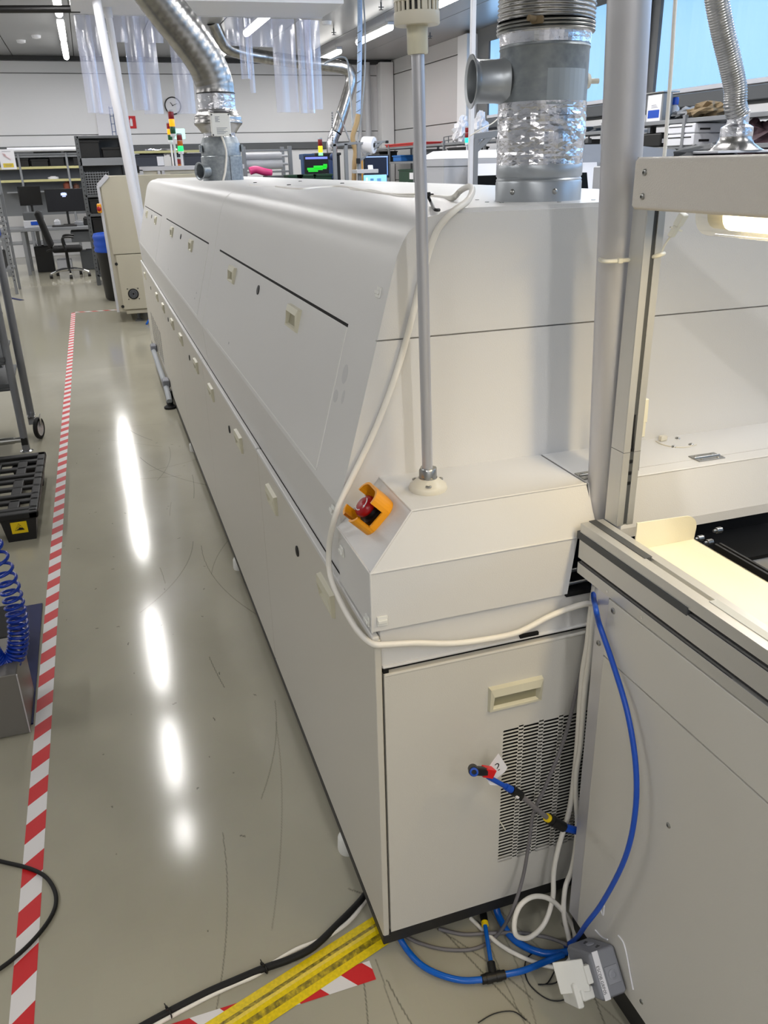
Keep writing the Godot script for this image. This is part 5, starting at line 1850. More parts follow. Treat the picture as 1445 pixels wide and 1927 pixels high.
func make_floor_items() -> void:
	striped_tape(Vector3(-0.402, 0, -1.1), Vector3(-0.422, 0, -11.55), 0.052, 0.156, 0.058, 0.048, "long red and white striped tape along the left edge of the walkway")
	striped_tape(Vector3(-0.40, 0, -11.58), Vector3(0.30, 0, -11.52), 0.05, 0.156, 0.02, 0.05, "short red and white tape across the far end of the walkway")
	striped_tape(Vector3(0.356, 0, -1.2565), Vector3(-0.2, 0, -1.256), 0.05, 0.131, -0.022, 0.04, "red and white tape showing under the edge of the yellow floor tape")
	# yellow tape over cables
	var y := thing("cable_cover_tape", "broad dirty yellow tape stuck over cables on the floor at the near oven corner", "floor tape", Vector3(0.1, 0, -1.28))
	var a := Vector3(0.47, 0, -1.371)
	var e := Vector3(-0.16, 0, -1.170)
	var d := (e - a).normalized()
	var s := Vector3(-d.z, 0, d.x)
	if s.z > 0:
		s = -s
	var len := a.distance_to(e)
	# cross-section: raised ridge in the middle over the cables
	var cs := [[-0.042, 0.0012], [-0.022, 0.0022], [-0.010, 0.0075], [0.0, 0.0095], [0.010, 0.0075], [0.022, 0.0022], [0.042, 0.0012]]
	for zone in [[0, 1, "tape_edge"], [1, 2, "tape_flat"], [2, 4, "tape_ridge"], [4, 5, "tape_flat"], [5, 6, "tape_edge"]]:
		var b := MB.new()
		for k in range(zone[0], zone[1]):
			var n := 14
			for i in n:
				var p := a + d * (len * i / n)
				var q := a + d * (len * (i + 1) / n)
				var u: Vector3 = s * cs[k][0] + Vector3.UP * cs[k][1]
				var v: Vector3 = s * cs[k + 1][0] + Vector3.UP * cs[k + 1][1]
				b.quad(p + u, p + v, q + v, q + u) if (q - p).cross(v - u).y < 0 else b.quad(p + u, q + u, q + v, p + v)
		part(zone[2], b, M.yellow_dirty if zone[2] == "tape_flat" else M.yellow_tape, y)
	# cables from under the oven along the tape, tied together
	var c := MB.new()
	c.tube([Vector3(0.454, 0.03, -1.474), Vector3(0.424, 0.012, -1.471), Vector3(0.38, 0.009, -1.438), Vector3(0.319, 0.009, -1.399), Vector3(0.242, 0.009, -1.354), Vector3(0.181, 0.009, -1.341), Vector3(0.118, 0.009, -1.338), Vector3(0.05, 0.009, -1.33), Vector3(-0.011, 0.009, -1.322), Vector3(-0.093, 0.009, -1.305), Vector3(-0.15, 0.009, -1.291), Vector3(-0.227, 0.009, -1.27)], 0.0085, 12, 6)
	single("black_cable", c, M.black_rubber, "thick black cable coming from under the oven beside the yellow tape", "cable")
	var w := MB.new()
	w.tube([Vector3(0.451, 0.03, -1.466), Vector3(0.401, 0.005, -1.444), Vector3(0.338, 0.005, -1.395), Vector3(0.265, 0.005, -1.37), Vector3(0.205, 0.005, -1.364), Vector3(0.145, 0.005, -1.347), Vector3(0.098, 0.005, -1.33), Vector3(0.049, 0.005, -1.324), Vector3(-0.012, 0.005, -1.314), Vector3(-0.083, 0.005, -1.298), Vector3(-0.135, 0.005, -1.285), Vector3(-0.212, 0.005, -1.261)], 0.0055, 10, 6)
	single("white_cable", w, M.white_cable, "slim white cable tied to the thick black cable beside the yellow tape", "cable")
	var k := 0
	for q in [Vector3(0.121, 0.008, -1.338), Vector3(-0.096, 0.008, -1.303)]:
		var t := MB.new()
		var pts := []
		for i in 13:
			var an := TAU * i / 12.0
			pts.append(q + Vector3(0, 0.003, 0) + Vector3(0.35, 0, 0.94) * cos(an) * 0.0145 + Vector3.UP * sin(an) * 0.0115)
		t.tube(pts, 0.0016, 6, 2)
		t.obox(T3(q + Vector3(-0.002, 0.016, 0.002)), Vector3(0.006, 0.006, 0.006), 0.001)
		t.tube([q + Vector3(-0.002, 0.018, 0.002), q + Vector3(-0.006, 0.028, -0.004)], 0.0012, 6, 1)
		single("cable_tie", t, M.black, ["black tie round the floor cables, the one nearer the oven", "black tie round the floor cables, the one nearer the bottom edge"][k], "cable tie")
		k += 1
	# black cable loop at the left
	var l := MB.new()
	l.tube([Vector3(-0.614, 0.006, -1.97), Vector3(-0.529, 0.006, -1.921), Vector3(-0.466, 0.006, -1.879), Vector3(-0.411, 0.006, -1.84), Vector3(-0.369, 0.006, -1.796), Vector3(-0.344, 0.006, -1.738), Vector3(-0.341, 0.006, -1.689), Vector3(-0.357, 0.006, -1.645), Vector3(-0.389, 0.006, -1.601), Vector3(-0.43, 0.006, -1.564), Vector3(-0.479, 0.006, -1.537), Vector3(-0.554, 0.006, -1.515)], 0.0052, 10, 6)
	single("black_cable", l, M.black_rubber, "black cable bending in a loop over the striped tape at the left edge", "cable")

# ---------------------------------------------------------------- left edge: cart, tray, coil hose, mat, box
func make_left() -> void:
	# blue coiled air hose hanging from beyond the left edge
	var h := thing("coil_hose", "glossy blue coiled air hose hanging in a bend at the left edge", "coiled hose", Vector3(-0.5, 0.15, -2.55))
	var b := MB.new()
	var ax := MB.spline([Vector3(-0.56, 0.90, -2.58), Vector3(-0.495, 0.77, -2.58), Vector3(-0.455, 0.66, -2.58), Vector3(-0.432, 0.54, -2.58), Vector3(-0.424, 0.42, -2.58), Vector3(-0.428, 0.32, -2.57), Vector3(-0.455, 0.235, -2.56), Vector3(-0.500, 0.225, -2.55), Vector3(-0.523, 0.30, -2.54), Vector3(-0.53, 0.42, -2.54), Vector3(-0.56, 0.55, -2.54)], 8)
	var cv := Curve3D.new()
	for p in ax:
		cv.add_point(p)
	var len := cv.get_baked_length()
	var pts := PackedVector3Array()
	var turns := 52.0
	var n := int(turns * 18)
	var pos := 0.0
	# loose turns at the top, packed turns round the bend
	var dens := PackedFloat32Array()
	var sum := 0.0
	for i in n:
		var f := float(i) / n
		var wgt := 0.35 + 2.6 * exp(-f * 7.0) + 0.35 * clampf((f - 0.75) * 4.0, 0.0, 1.0)
		dens.append(wgt)
		sum += wgt
	var side := Vector3.BACK
	for i in n:
		pos += dens[i] / sum * len
		var c := cv.sample_baked(pos)
		var t := (cv.sample_baked(minf(pos + 0.004, len)) - cv.sample_baked(maxf(pos - 0.004, 0.0))).normalized()
		side = (side - t * side.dot(t)).normalized()
		var bi := t.cross(side)
		var a := TAU * i / 18.0
		pts.append(c + (side * cos(a) + bi * sin(a)) * 0.029)
	b.sweep(pts, 0.0054, 8)
	part("coil", b, M.blue_coil, h)

	# stainless box on the floor
	var g := thing("steel_box", "plain grey steel box standing on the floor under the blue coiled hose", "box", Vector3(-0.56, 0, -2.58))
	var gb := MB.new()
	gb.box(Vector3(-0.70, 0.004, -2.70), Vector3(-0.442, 0.235, -2.45), 0.004)
	part("box", gb, mat(Color(0.47, 0.46, 0.44), 0.4, 0.3), g)
	var ge := MB.new()
	ge.box(Vector3(-0.444, 0.006, -2.452), Vector3(-0.440, 0.233, -2.448), 0.001)
	part("edge_trim", ge, M.alu_matt, g)
	# blue mat
	var m := MB.new()
	var poly := PackedVector2Array([Vector2(-0.9, 3.36), Vector2(-0.445, 3.37), Vector2(-0.436, 2.50), Vector2(-0.9, 2.5)])
	m.prism(Transform3D(Basis(Vector3(1, 0, 0), Vector3(0, 0, -1), Vector3(0, 1, 0)), Vector3.ZERO), poly, 0.001, 0.006)
	single("floor_mat", m, M.blue_mat, "dark blue mat lying on the floor beside the striped tape", "mat")
	var p := thing("foot_pedal", "low black pedal half hidden behind the blue coiled hose", "pedal", Vector3(-0.6, 0.006, -3.0))
	var pb := MB.new()
	pb.box(Vector3(-0.75, 0.006, -3.15), Vector3(-0.505, 0.10, -2.9), 0.02)
	part("base", pb, M.black, p)
	var pt := MB.new()
	pt.obox(Transform3D(Basis(Vector3.RIGHT, 0.2), Vector3(-0.62, 0.125, -3.02)), Vector3(0.2, 0.02, 0.2), 0.008)
	part("tread", pt, M.black_rubber, p)

	# black plastic tray on feet with openings and a yellow sticker
	var t := thing("plastic_pallet", "black slotted plastic pallet with a yellow hand sticker on its foot", "pallet", Vector3(-0.9, 0, -4.6))
	var x0 := -1.30
	var x1 := -0.475
	var z0 := -5.08
	var z1 := -4.09
	var tb := MB.new()
	var y0 := 0.132
	var y1 := 0.152
	# rim
	tb.box(Vector3(x0, y0 - 0.015, z0), Vector3(x1, y1, z0 + 0.055), 0.006)
	tb.box(Vector3(x0, y0 - 0.015, z1 - 0.045), Vector3(x1, y1, z1), 0.006)
	tb.box(Vector3(x1 - 0.045, y0 - 0.015, z0), Vector3(x1, y1, z1), 0.006)
	tb.box(Vector3(x0, y0 - 0.015, z0), Vector3(x0 + 0.045, y1, z1), 0.006)
	var rows := [0.065, 0.105, 0.105, 0.065, 0.105, 0.105, 0.065, 0.10]
	var z := z0 + 0.055
	for k in rows.size():
		z += rows[k]
		tb.box(Vector3(x0, y0, z), Vector3(x1, y1, z + 0.038), 0.006)
		if not k in [0, 3, 6]:
			for x in [-0.62, -0.76, -0.93, -1.10]:
				tb.box(Vector3(x, y0, z - rows[k] - 0.005), Vector3(x + 0.055, y1, z + 0.005), 0.006)
		else:
			for x in [-0.93, -1.10]:
				tb.box(Vector3(x, y0, z - rows[k] - 0.005), Vector3(x + 0.06, y1, z + 0.005), 0.006)
		z += 0.018
	part("deck", tb, M.black, t)
	for q in [Vector3(-0.57, 0, -4.16), Vector3(-1.15, 0, -4.16), Vector3(-0.57, 0, -4.95), Vector3(-1.15, 0, -4.95)]:
		var f := MB.new()
		var xf := T3(q)
		var lo := [Vector3(-0.065, 0, -0.055), Vector3(0.065, 0, -0.055), Vector3(0.065, 0, 0.055), Vector3(-0.065, 0, 0.055)]
		var hi := [Vector3(-0.085, 0.13, -0.075), Vector3(0.085, 0.13, -0.075), Vector3(0.085, 0.13, 0.06), Vector3(-0.085, 0.13, 0.06)]
		for k in 4:
			var l := (k + 1) % 4
			f.quad(q + lo[l], q + lo[k], q + hi[k], q + hi[l])
		f.quad(q + lo[0], q + lo[1], q + lo[2], q + lo[3])
		f.quad(q + hi[3], q + hi[2], q + hi[1], q + hi[0])
		part("foot", f, M.black, t)
	var sx := Transform3D(Basis(Vector3(1, 0, 0), Vector3(0, 0.998, 0.05), Vector3(0, -0.05, 0.998)), Vector3(-0.572, 0.075, -4.099))
	var st := MB.new()
	st.obox(sx, Vector3(0.075, 0.062, 0.0012))
	var stick := part("sticker", st, M.yellow, t, "yellow warning sticker")
	var tr := MB.new()
	var tp := [Vector2(-0.022, -0.014), Vector2(0.022, -0.014), Vector2(0.0, 0.022)]
	for i in 3:
		var a: Vector2 = tp[i]
		var c: Vector2 = tp[(i + 1) % 3]
		tr.bar(sx * Vector3(a.x, a.y, 0.001), sx * Vector3(c.x, c.y, 0.001), 0.003, 0.0006)
	tr.prism(sx, PackedVector2Array([Vector2(-0.016, -0.013), Vector2(0.02, -0.013), Vector2(0.014, -0.003), Vector2(0.0, 0.001), Vector2(-0.004, -0.006)]), 0.0006, 0.0014)
	tr.bar(sx * Vector3(-0.012, -0.002, 0.0012), sx * Vector3(0.010, 0.012, 0.0012), 0.003, 0.0006)
	part("sticker_print", tr, M.print_black, stick)

	# tube-framed cart
	var c := thing("shelf_cart", "grey tube framed cart with sloping trays and a castor, cut off by the left edge", "cart", Vector3(-1.0, 0, -5.7))
	var leg1 := MB.new()
	leg1.cyl(Vector3(-0.64, 0.015, -5.62), Vector3(-0.64, 1.62, -5.62), 0.024, 0.024, 16)
	part("post", leg1, M.tube_grey, c)
	var leg2 := MB.new()
	leg2.cyl(Vector3(-0.615, 0.13, -6.05), Vector3(-0.615, 1.62, -6.05), 0.026, 0.026, 16)
	part("post", leg2, M.tube_grey, c)
	var fc := MB.new()
	fc.lathe(T3(Vector3(-0.64, 0, -5.62)), [Vector2(0.042, 0), Vector2(0.042, 0.008), Vector2(0.016, 0.016), Vector2(0.012, 0.05), Vector2(0.02, 0.05)], 18)
	part("foot", fc, M.chrome, c)
	var cb := MB.new()
	cb.box(Vector3(-0.66, 0.05, -5.645), Vector3(-0.62, 0.10, -5.595), 0.004)
	part("foot_socket", cb, M.black, c)
	var rl := MB.new()
	rl.cyl(Vector3(-1.5, 0.085, -5.62), Vector3(-0.66, 0.085, -5.62), 0.018, 0.018, 14)
	rl.cyl(Vector3(-0.83, 0.085, -5.62), Vector3(-0.70, 0.085, -5.62), 0.022, 0.022, 14)
	part("low_rail", rl, M.steel, c)
	for q in [[0.43, -5.95], [0.62, -5.85], [0.82, -5.75], [1.15, -5.75]]:
		var tb2 := MB.new()
		tb2.obox(Transform3D(Basis(Vector3.RIGHT, 0.12), Vector3(-1.12, q[0], q[1])), Vector3(0.93, 0.012, 0.5), 0.003)
		tb2.obox(T3(Vector3(-1.12, q[0] + 0.0, q[1] + 0.25)), Vector3(0.93, 0.03, 0.02), 0.004)
		part("tray", tb2, M.rack_dark, c)
	for q in [[0.47, -6.0, 0.11], [0.66, -5.9, 0.12], [0.88, -5.85, 0.1]]:
		var rb := MB.new()
		rb.cyl(Vector3(-1.45, q[0] + 0.02 + q[2], q[1]), Vector3(-0.72, q[0] + 0.02 + q[2], q[1]), q[2], q[2], 20)
		part("reel", rb, M.grey_box, c)
	var br := MB.new()
	br.obox(T3(Vector3(-0.605, 0.12, -5.98)), Vector3(0.05, 0.06, 0.09), 0.004)
	br.obox(T3(Vector3(-0.585, 0.105, -5.9)), Vector3(0.008, 0.07, 0.06), 0.002)
	br.obox(T3(Vector3(-0.545, 0.125, -5.9)), Vector3(0.008, 0.08, 0.08), 0.003)
	part("castor_fork", br, M.chrome, c)
	var wh := MB.new()
	var wx := Transform3D(MB.frame(Vector3.ZERO, Vector3(0.95, 0, 0.3)), Vector3(-0.577, 0.075, -5.90))
	wh.lathe(wx, [Vector2(0.054, 0), Vector2(0.07, 0.0), Vector2(0.075, 0.006), Vector2(0.075, 0.020), Vector2(0.07, 0.026), Vector2(0.054, 0.026)], 32, false)
	part("castor_tyre", wh, M.black_rubber, c)
	var wk := MB.new()
	wk.lathe(wx, [Vector2(0.0, 0.004), Vector2(0.055, 0.002), Vector2(0.055, 0.024), Vector2(0.02, 0.021), Vector2(0.012, 0.026), Vector2(0.0, 0.026)], 28, false)
	part("castor_hub", wk, M.white_paint, c)

# ---------------------------------------------------------------- far left of the hall
func open_rack(called: String, label: String, at: Vector3, w: float, d: float, ys: Array, h: float, m: Material, sm: Material, posts := 2, cat := "shelf") -> Node3D:
	# posts and shelves; at is the middle of the foot; children are posts, shelves
	var o := thing(called, label, cat, at)
	for k in posts:
		for z in [-d / 2, d / 2]:
			var b := MB.new()
			var x := -w / 2 + w * k / (posts - 1)
			b.box(at + Vector3(x - 0.02, 0, z - 0.02), at + Vector3(x + 0.02, h, z + 0.02), 0.003)
			part("post", b, m, o)
	for y in ys:
		var b := MB.new()
		b.box(at + Vector3(-w / 2, y - 0.02, -d / 2), at + Vector3(w / 2, y + 0.015, d / 2), 0.004)
		part("shelf", b, sm, o)
	return o

func crate(called: String, label: String, cat: String, at: Vector3, s: Vector3, m: Material, group := "") -> Node3D:
	# open-topped box with a rim and ribs
	var o := thing(called, label, cat, at, 0.0, group)
	var b := MB.new()
	var w := 0.012
	var lo := at + Vector3(-s.x / 2, 0, -s.z / 2)
	var hi := at + Vector3(s.x / 2, s.y, s.z / 2)
	b.box(lo, Vector3(hi.x, lo.y + w, hi.z), 0.003)
	b.box(lo, Vector3(lo.x + w, hi.y, hi.z), 0.003)
	b.box(Vector3(hi.x - w, lo.y, lo.z), hi, 0.003)
	b.box(lo, Vector3(hi.x, hi.y, lo.z + w), 0.003)
	b.box(Vector3(lo.x, lo.y, hi.z - w), hi, 0.003)
	part("shell", b, m, o)
	var r := MB.new()
	r.box(Vector3(lo.x - 0.012, hi.y - 0.03, hi.z - 0.004), Vector3(hi.x + 0.012, hi.y, hi.z + 0.014), 0.004)
	r.box(Vector3(lo.x - 0.014, hi.y - 0.03, lo.z), Vector3(lo.x + 0.002, hi.y, hi.z), 0.004)
	part("rim", r, m, o)
	return o

func screen_of(called: String, label: String, at: Vector3, w: float, h: float, turn: float, shine: Material, drawing: Array, base_drop: float) -> Node3D:
	# flat monitor: at is the middle of the screen
	var o := thing(called, label, "monitor", at, turn, "", false)
	var b := MB.new()
	b.box(Vector3(-w / 2 - 0.012, -h / 2 - 0.016, -0.035), Vector3(w / 2 + 0.012, h / 2 + 0.012, 0.0), 0.006)
	part("casing", b, M.black, o)
	var s := MB.new()
	s.quad(Vector3(-w / 2, -h / 2, 0.001), Vector3(w / 2, -h / 2, 0.001), Vector3(w / 2, h / 2, 0.001), Vector3(-w / 2, h / 2, 0.001))
	var sc := part("screen", s, shine, o)
	for q in drawing:
		var d := MB.new()
		d.box(Vector3(q[0] - q[2] / 2, q[1] - q[3] / 2, 0.001), Vector3(q[0] + q[2] / 2, q[1] + q[3] / 2, 0.0022))
		part("screen_image", d, q[4], sc)
	var f := MB.new()
	f.box(Vector3(-0.02, -base_drop, -0.05), Vector3(0.02, -h / 2 + 0.05, -0.035), 0.004)
	f.box(Vector3(-0.10, -base_drop - 0.006, -0.12), Vector3(0.10, -base_drop + 0.006, 0.05), 0.005)
	part("stand", f, M.black, o)
	return o

func signal_tower(label: String, at: Vector3, seg: Array, r: float, sh: float, drop: float) -> void:
	# seg from the top down: materials
	var o := thing("signal_lamp", label, "signal lamp", at)
	var y := at.y
	for m in seg:
		var b := MB.new()
		b.lathe(T3(Vector3(at.x, y - sh, at.z)), [Vector2(r * 0.96, 0.002), Vector2(r, 0.006), Vector2(r, sh - 0.006), Vector2(r * 0.96, sh - 0.002)], 20)
		part("lamp_segment", b, m, o)
		y -= sh
	var c := MB.new()
	c.lathe(T3(at), [Vector2(r, -0.002), Vector2(r, 0.012), Vector2(r * 0.8, 0.02)], 20)
	part("cap", c, M.grey_strip, o)
	var p := MB.new()
	p.cyl(Vector3(at.x, y - 0.03, at.z), Vector3(at.x, y, at.z), r, r, 20)
	p.cyl(Vector3(at.x, drop, at.z), Vector3(at.x, y - 0.02, at.z), r * 0.42, r * 0.42, 12)
	part("stem", p, M.white_paint, o)

func make_far() -> void:
	# cream cabinet machine past the end of the oven
	var cm := thing("cabinet_machine", "tall cream machine with slanted shoulder and orange stop button, past the far oven end", "machine", Vector3(0.6, 0, -10.9))
	var sec := PackedVector2Array([Vector2(0.145, 0.14), Vector2(1.3, 0.14), Vector2(1.3, 1.64), Vector2(0.235, 1.64), Vector2(0.125, 1.545)])
	var b := MB.new()
	b.prism(T3(Vector3.ZERO), sec, -11.35, -10.43)
	part("body", b, M.cream_dark, cm)
	var fp := MB.new()
	fp.prism(T3(Vector3.ZERO), PackedVector2Array([Vector2(0.165, 0.80), Vector2(1.3, 0.80), Vector2(1.3, 1.635), Vector2(0.24, 1.635), Vector2(0.135, 1.542)]), -10.43, -10.40)
	part("upper_panel", fp, M.cream_dark, cm)
	var fr := MB.new()
	fr.prism(T3(Vector3.ZERO), PackedVector2Array([Vector2(0.195, 0.165), Vector2(1.3, 0.165), Vector2(1.3, 0.79), Vector2(0.19, 0.79)]), -10.43, -10.40)
	var dr := part("lower_door", fr, M.cream_dark, cm)
	var ed := MB.new()
	ed.bar(Vector3(0.125, 0.14, -10.40), Vector3(0.105, 1.545, -10.40), 0.03, 0.05, 0.004)
	ed.bar(Vector3(0.11, 1.54, -10.40), Vector3(0.225, 1.645, -10.40), 0.03, 0.05, 0.004)
	part("edge_frame", ed, M.alu_matt, cm)
	var fv := MB.new()
	fv.lathe(Transform3D(MB.frame(Vector3.ZERO, Vector3.BACK), Vector3(0.326, 0.339, -10.4)), [Vector2(0.062, 0), Vector2(0.062, 0.006), Vector2(0.05, 0.008), Vector2(0.045, 0.003), Vector2(0.0, 0.003)], 28)
	for k in 4:
		var a := PI / 4 + k * PI / 2
		fv.obox(T3(Vector3(0.326, 0.34, -10.397) + Vector3(cos(a), sin(a), 0) * 0.085), Vector3(0.012, 0.012, 0.006), 0.002)
	var fvp := part("fan_vent", fv, M.black, dr)
	var fg := MB.new()
	for rr in [0.018, 0.031, 0.044]:
		var pts := []
		for i in 17:
			pts.append(Vector3(0.326, 0.34, -10.391) + Vector3(cos(TAU * i / 16), sin(TAU * i / 16), 0) * rr)
		fg.tube(pts, 0.003, 6, 1)
	part("fan_guard", fg, M.rack_grey, dr)
	var bo := MB.new()
	for q in [Vector3(0.182, 0.689, -10.4), Vector3(0.184, 0.2, -10.4)]:
		bo.lathe(Transform3D(MB.frame(Vector3.ZERO, Vector3.BACK), q), [Vector2(0.018, 0), Vector2(0.015, 0.006), Vector2(0, 0.006)], 14)
	part("bolt", bo, M.black, dr)
	var es := MB.new()
	es.obox(T3(Vector3(0.086, 1.307, -10.36)), Vector3(0.05, 0.10, 0.07), 0.01)
	var esp := part("emergency_stop", es, M.amber, cm, "orange stop box")
	var eb := MB.new()
	eb.lathe(Transform3D(MB.frame(Vector3.ZERO, Vector3(-0.3, 0, 1)), Vector3(0.085, 1.303, -10.325)), [Vector2(0.022, 0), Vector2(0.026, 0.012), Vector2(0.015, 0.02), Vector2(0, 0.021)], 18)
	part("stop_button", eb, M.red, esp)
	var bs := MB.new()
	bs.box(Vector3(0.22, 0.105, -11.3), Vector3(1.3, 0.15, -10.42), 0.006)
	part("base_frame", bs, M.cream_dark, cm)
	for q in [Vector3(0.36, 0, -10.55), Vector3(1.2, 0, -10.55), Vector3(0.36, 0, -11.2), Vector3(1.2, 0, -11.2)]:
		var f := MB.new()
		f.lathe(T3(q), [Vector2(0.05, 0), Vector2(0.048, 0.012), Vector2(0.02, 0.03), Vector2(0.018, 0.11)], 18)
		part("foot", f, M.rack_dark, cm)
	var bl := MB.new()
	bl.tube([Vector3(0.42, 0.005, -10.2), Vector3(0.50, 0.08, -10.3), Vector3(0.6, 0.10, -10.45)], 0.012, 8, 4)
	single("air_hose", bl, M.blue_hose, "short blue hose hanging under the cream machine past the oven end", "hose")

	# framed machine behind it
	var am := thing("framed_machine", "low aluminium framed enclosure with cream panels and dark window behind the far duct", "machine", Vector3(1.2, 0, -12.3))
	var ab := MB.new()
	ab.box(Vector3(0.70, 0.0, -12.9), Vector3(2.0, 1.68, -12.03), 0.004)
	part("panels", ab, M.ivory, am)
	var al := MB.new()
	al.box(Vector3(0.66, 1.68, -12.05), Vector3(2.05, 1.735, -11.99), 0.004)
	al.box(Vector3(0.66, 0.0, -12.05), Vector3(0.715, 1.70, -11.99), 0.004)
	al.box(Vector3(0.895, 0.1, -12.04), Vector3(0.935, 1.69, -12.0), 0.004)
	al.box(Vector3(0.95, 0.1, -12.04), Vector3(0.99, 1.69, -12.0), 0.004)
	al.box(Vector3(0.66, 1.68, -12.95), Vector3(0.715, 1.735, -12.0), 0.004)
	part("frame", al, M.alu_matt, am)
	var aw := MB.new()
	aw.box(Vector3(1.06, 1.0, -12.03), Vector3(1.95, 1.64, -12.015), 0.004)
	part("window", aw, M.dark_glass, am)
	var ac := MB.new()
	ac.box(Vector3(0.62, 1.66, -12.06), Vector3(0.67, 1.75, -11.98), 0.006)
	part("corner_cap", ac, M.black, am)

	# two white poles
	for q in [[Vector3(0.343, 3.235, -9.7), Vector3(0.49, 0.835, -9.7), 0.045, "wide white pole passing in front of the cream machine up to the curtain canopy"], [Vector3(0.455, 3.264, -10.1), Vector3(0.517, 1.368, -10.1), 0.033, "narrower white pole with a blue hose in its top, behind the wide white pole"]]:
		var p0: Vector3 = q[1]
		var p1: Vector3 = q[0]
		var dir := (p1 - p0).normalized()
		var lo := p0 - dir * (p0.y / dir.y)
		var hi := p1 if q[2] < 0.04 else p1 + dir * 0.35
		var pb := MB.new()
		pb.cyl(lo, hi, q[2], q[2], 20)
		if q[2] < 0.04:
			pb.cyl(hi - dir * 0.12, hi, 0.041, 0.041, 20)
			pb.cyl(hi, hi + dir * 0.3, 0.012, 0.012, 10)
		single("white_pole", pb, M.white_paint, q[3], "pole")

	# canopy with clear strip curtain
	var ca := thing("curtain_canopy", "long white canopy box hanging overhead that carries the clear strip curtains", "canopy", Vector3(1.45, 3.23, -10.2))
	var cb := MB.new()
	cb.prism(T3(Vector3.ZERO), PackedVector2Array([Vector2(0.10, 3.232), Vector2(2.84, 3.262), Vector2(2.84, 3.33), Vector2(2.72, 3.56), Vector2(0.10, 3.56)]), -10.55, -9.62)
	part("box", cb, M.machine_white, ca)
	var cl := MB.new()
	cl.bar(Vector3(0.10, 3.236, -10.545), Vector3(2.85, 3.266, -10.545), 0.02, 0.02, 0.003)
	part("rail", cl, M.white_paint, ca)
	var hg := MB.new()
	for x in [0.4, 2.5]:
		for z in [-10.4, -9.8]:
			hg.cyl(Vector3(x, 3.55, z), Vector3(x, 3.85, z), 0.01, 0.01, 8)
	part("hanger", hg, M.steel, ca)
	var strips := [[138, 168, 210, -10.55, 0.012], [160, 198, 212, -10.58, 0.0], [203, 234, 80, -10.56, 0.0], [228, 262, 205, -10.6, 0.02], [250, 288, 212, -10.62, 0.0], [272, 302, 80, -10.56, 0.0], [314, 352, 212, -10.62, 0.0], [348, 378, 75, -10.56, 0.0], [421, 448, 83, -10.56, 0.0], [446, 466, 145, -10.58, 0.02], [462, 472, 172, -10.6, 0.0], [470, 511, 84, -10.56, 0.0], [510, 553, 211, -10.57, 0.012], [556, 584, 213, -10.56, 0.03], [574, 602, 205, -10.6, 0.0]]
	var words := ["first", "second", "third", "fourth", "fifth", "sixth", "seventh", "eighth", "ninth", "tenth", "eleventh", "twelfth", "thirteenth", "fourteenth", "fifteenth"]
	var spot := [Vector3(0.119, 3.227, -10.55), Vector3(0.281, 3.231, -10.55), Vector3(0.237, 3.23, -10.55), Vector3(0.444, 3.235, -10.55), Vector3(0.471, 3.231, -10.55), Vector3(0.642, 3.235, -10.55), Vector3(0.609, 3.234, -10.55), Vector3(0.798, 3.239, -10.55), Vector3(0.731, 3.237, -10.55), Vector3(0.944, 3.242, -10.55), Vector3(0.854, 3.24, -10.55), Vector3(1.024, 3.244, -10.55), Vector3(1.092, 3.246, -10.55), Vector3(1.31, 3.251, -10.55), Vector3(1.287, 3.246, -10.55), Vector3(1.461, 3.25, -10.55), Vector3(1.714, 3.251, -10.55), Vector3(1.874, 3.255, -10.55), Vector3(1.862, 3.254, -10.55), Vector3(1.983, 3.257, -10.55), Vector3(1.959, 3.257, -10.55), Vector3(2.019, 3.258, -10.55), Vector3(2.007, 3.258, -10.55), Vector3(2.256, 3.264, -10.55), Vector3(2.25, 3.264, -10.55), Vector3(2.516, 3.27, -10.55), Vector3(2.534, 3.271, -10.55), Vector3(2.71, 3.275, -10.55), Vector3(2.647, 3.273, -10.55), Vector3(2.823, 3.278, -10.55)]
	for i in strips.size():
		var q: Array = strips[i]
		var xa: float = spot[i * 2].x
		var xb: float = spot[i * 2 + 1].x
		var top: float = 3.245
		var len: float = (q[2] - 30.0) / 180.0 * 0.955
		var sb := MB.new()
		var n := 10
		for k in n:
			var f0 := float(k) / n
			var f1 := float(k + 1) / n
			var w0 := sin(f0 * PI) * 0.018 + sin(f0 * 9.0 + i) * float(q[4])
			var w1 := sin(f1 * PI) * 0.018 + sin(f1 * 9.0 + i) * float(q[4])
			var a := Vector3(lerpf(xa, xb, f0), top - len, float(q[3]) + w0)
			var c := Vector3(lerpf(xa, xb, f1), top - len, float(q[3]) + w1)
			var up := Vector3(0, len, 0)
			var th := Vector3(0, 0, 0.003)
			sb.quad(a + th, c + th, c + th + up, a + th + up)
			sb.quad(c - th, a - th, a - th + up, c - th + up)
			sb.quad(a - th, c - th, c + th, a + th)
		sb.quad(Vector3(xa, top - len, float(q[3]) - 0.003), Vector3(xa, top - len, float(q[3]) + 0.003), Vector3(xa, top, float(q[3]) + 0.003), Vector3(xa, top, float(q[3]) - 0.003))
		sb.quad(Vector3(xb, top - len, float(q[3]) + 0.003), Vector3(xb, top - len, float(q[3]) - 0.003), Vector3(xb, top, float(q[3]) - 0.003), Vector3(xb, top, float(q[3]) + 0.003))
		single("curtain_strip", sb, M.pvc, "%s clear strip from the left in the curtain under the canopy, %s" % [words[i], "hanging short" if q[2] < 100 else ("twisted and narrow" if q[2] < 180 else "hanging long")], "curtain strip", "clear strips of the overhead curtain")
	# dark bar at the ceiling left of the canopy
	var kb := MB.new()
	kb.cyl(Vector3(-1.563, 3.209, -10.4), Vector3(0.189, 3.26, -10.4), 0.035, 0.035, 14)
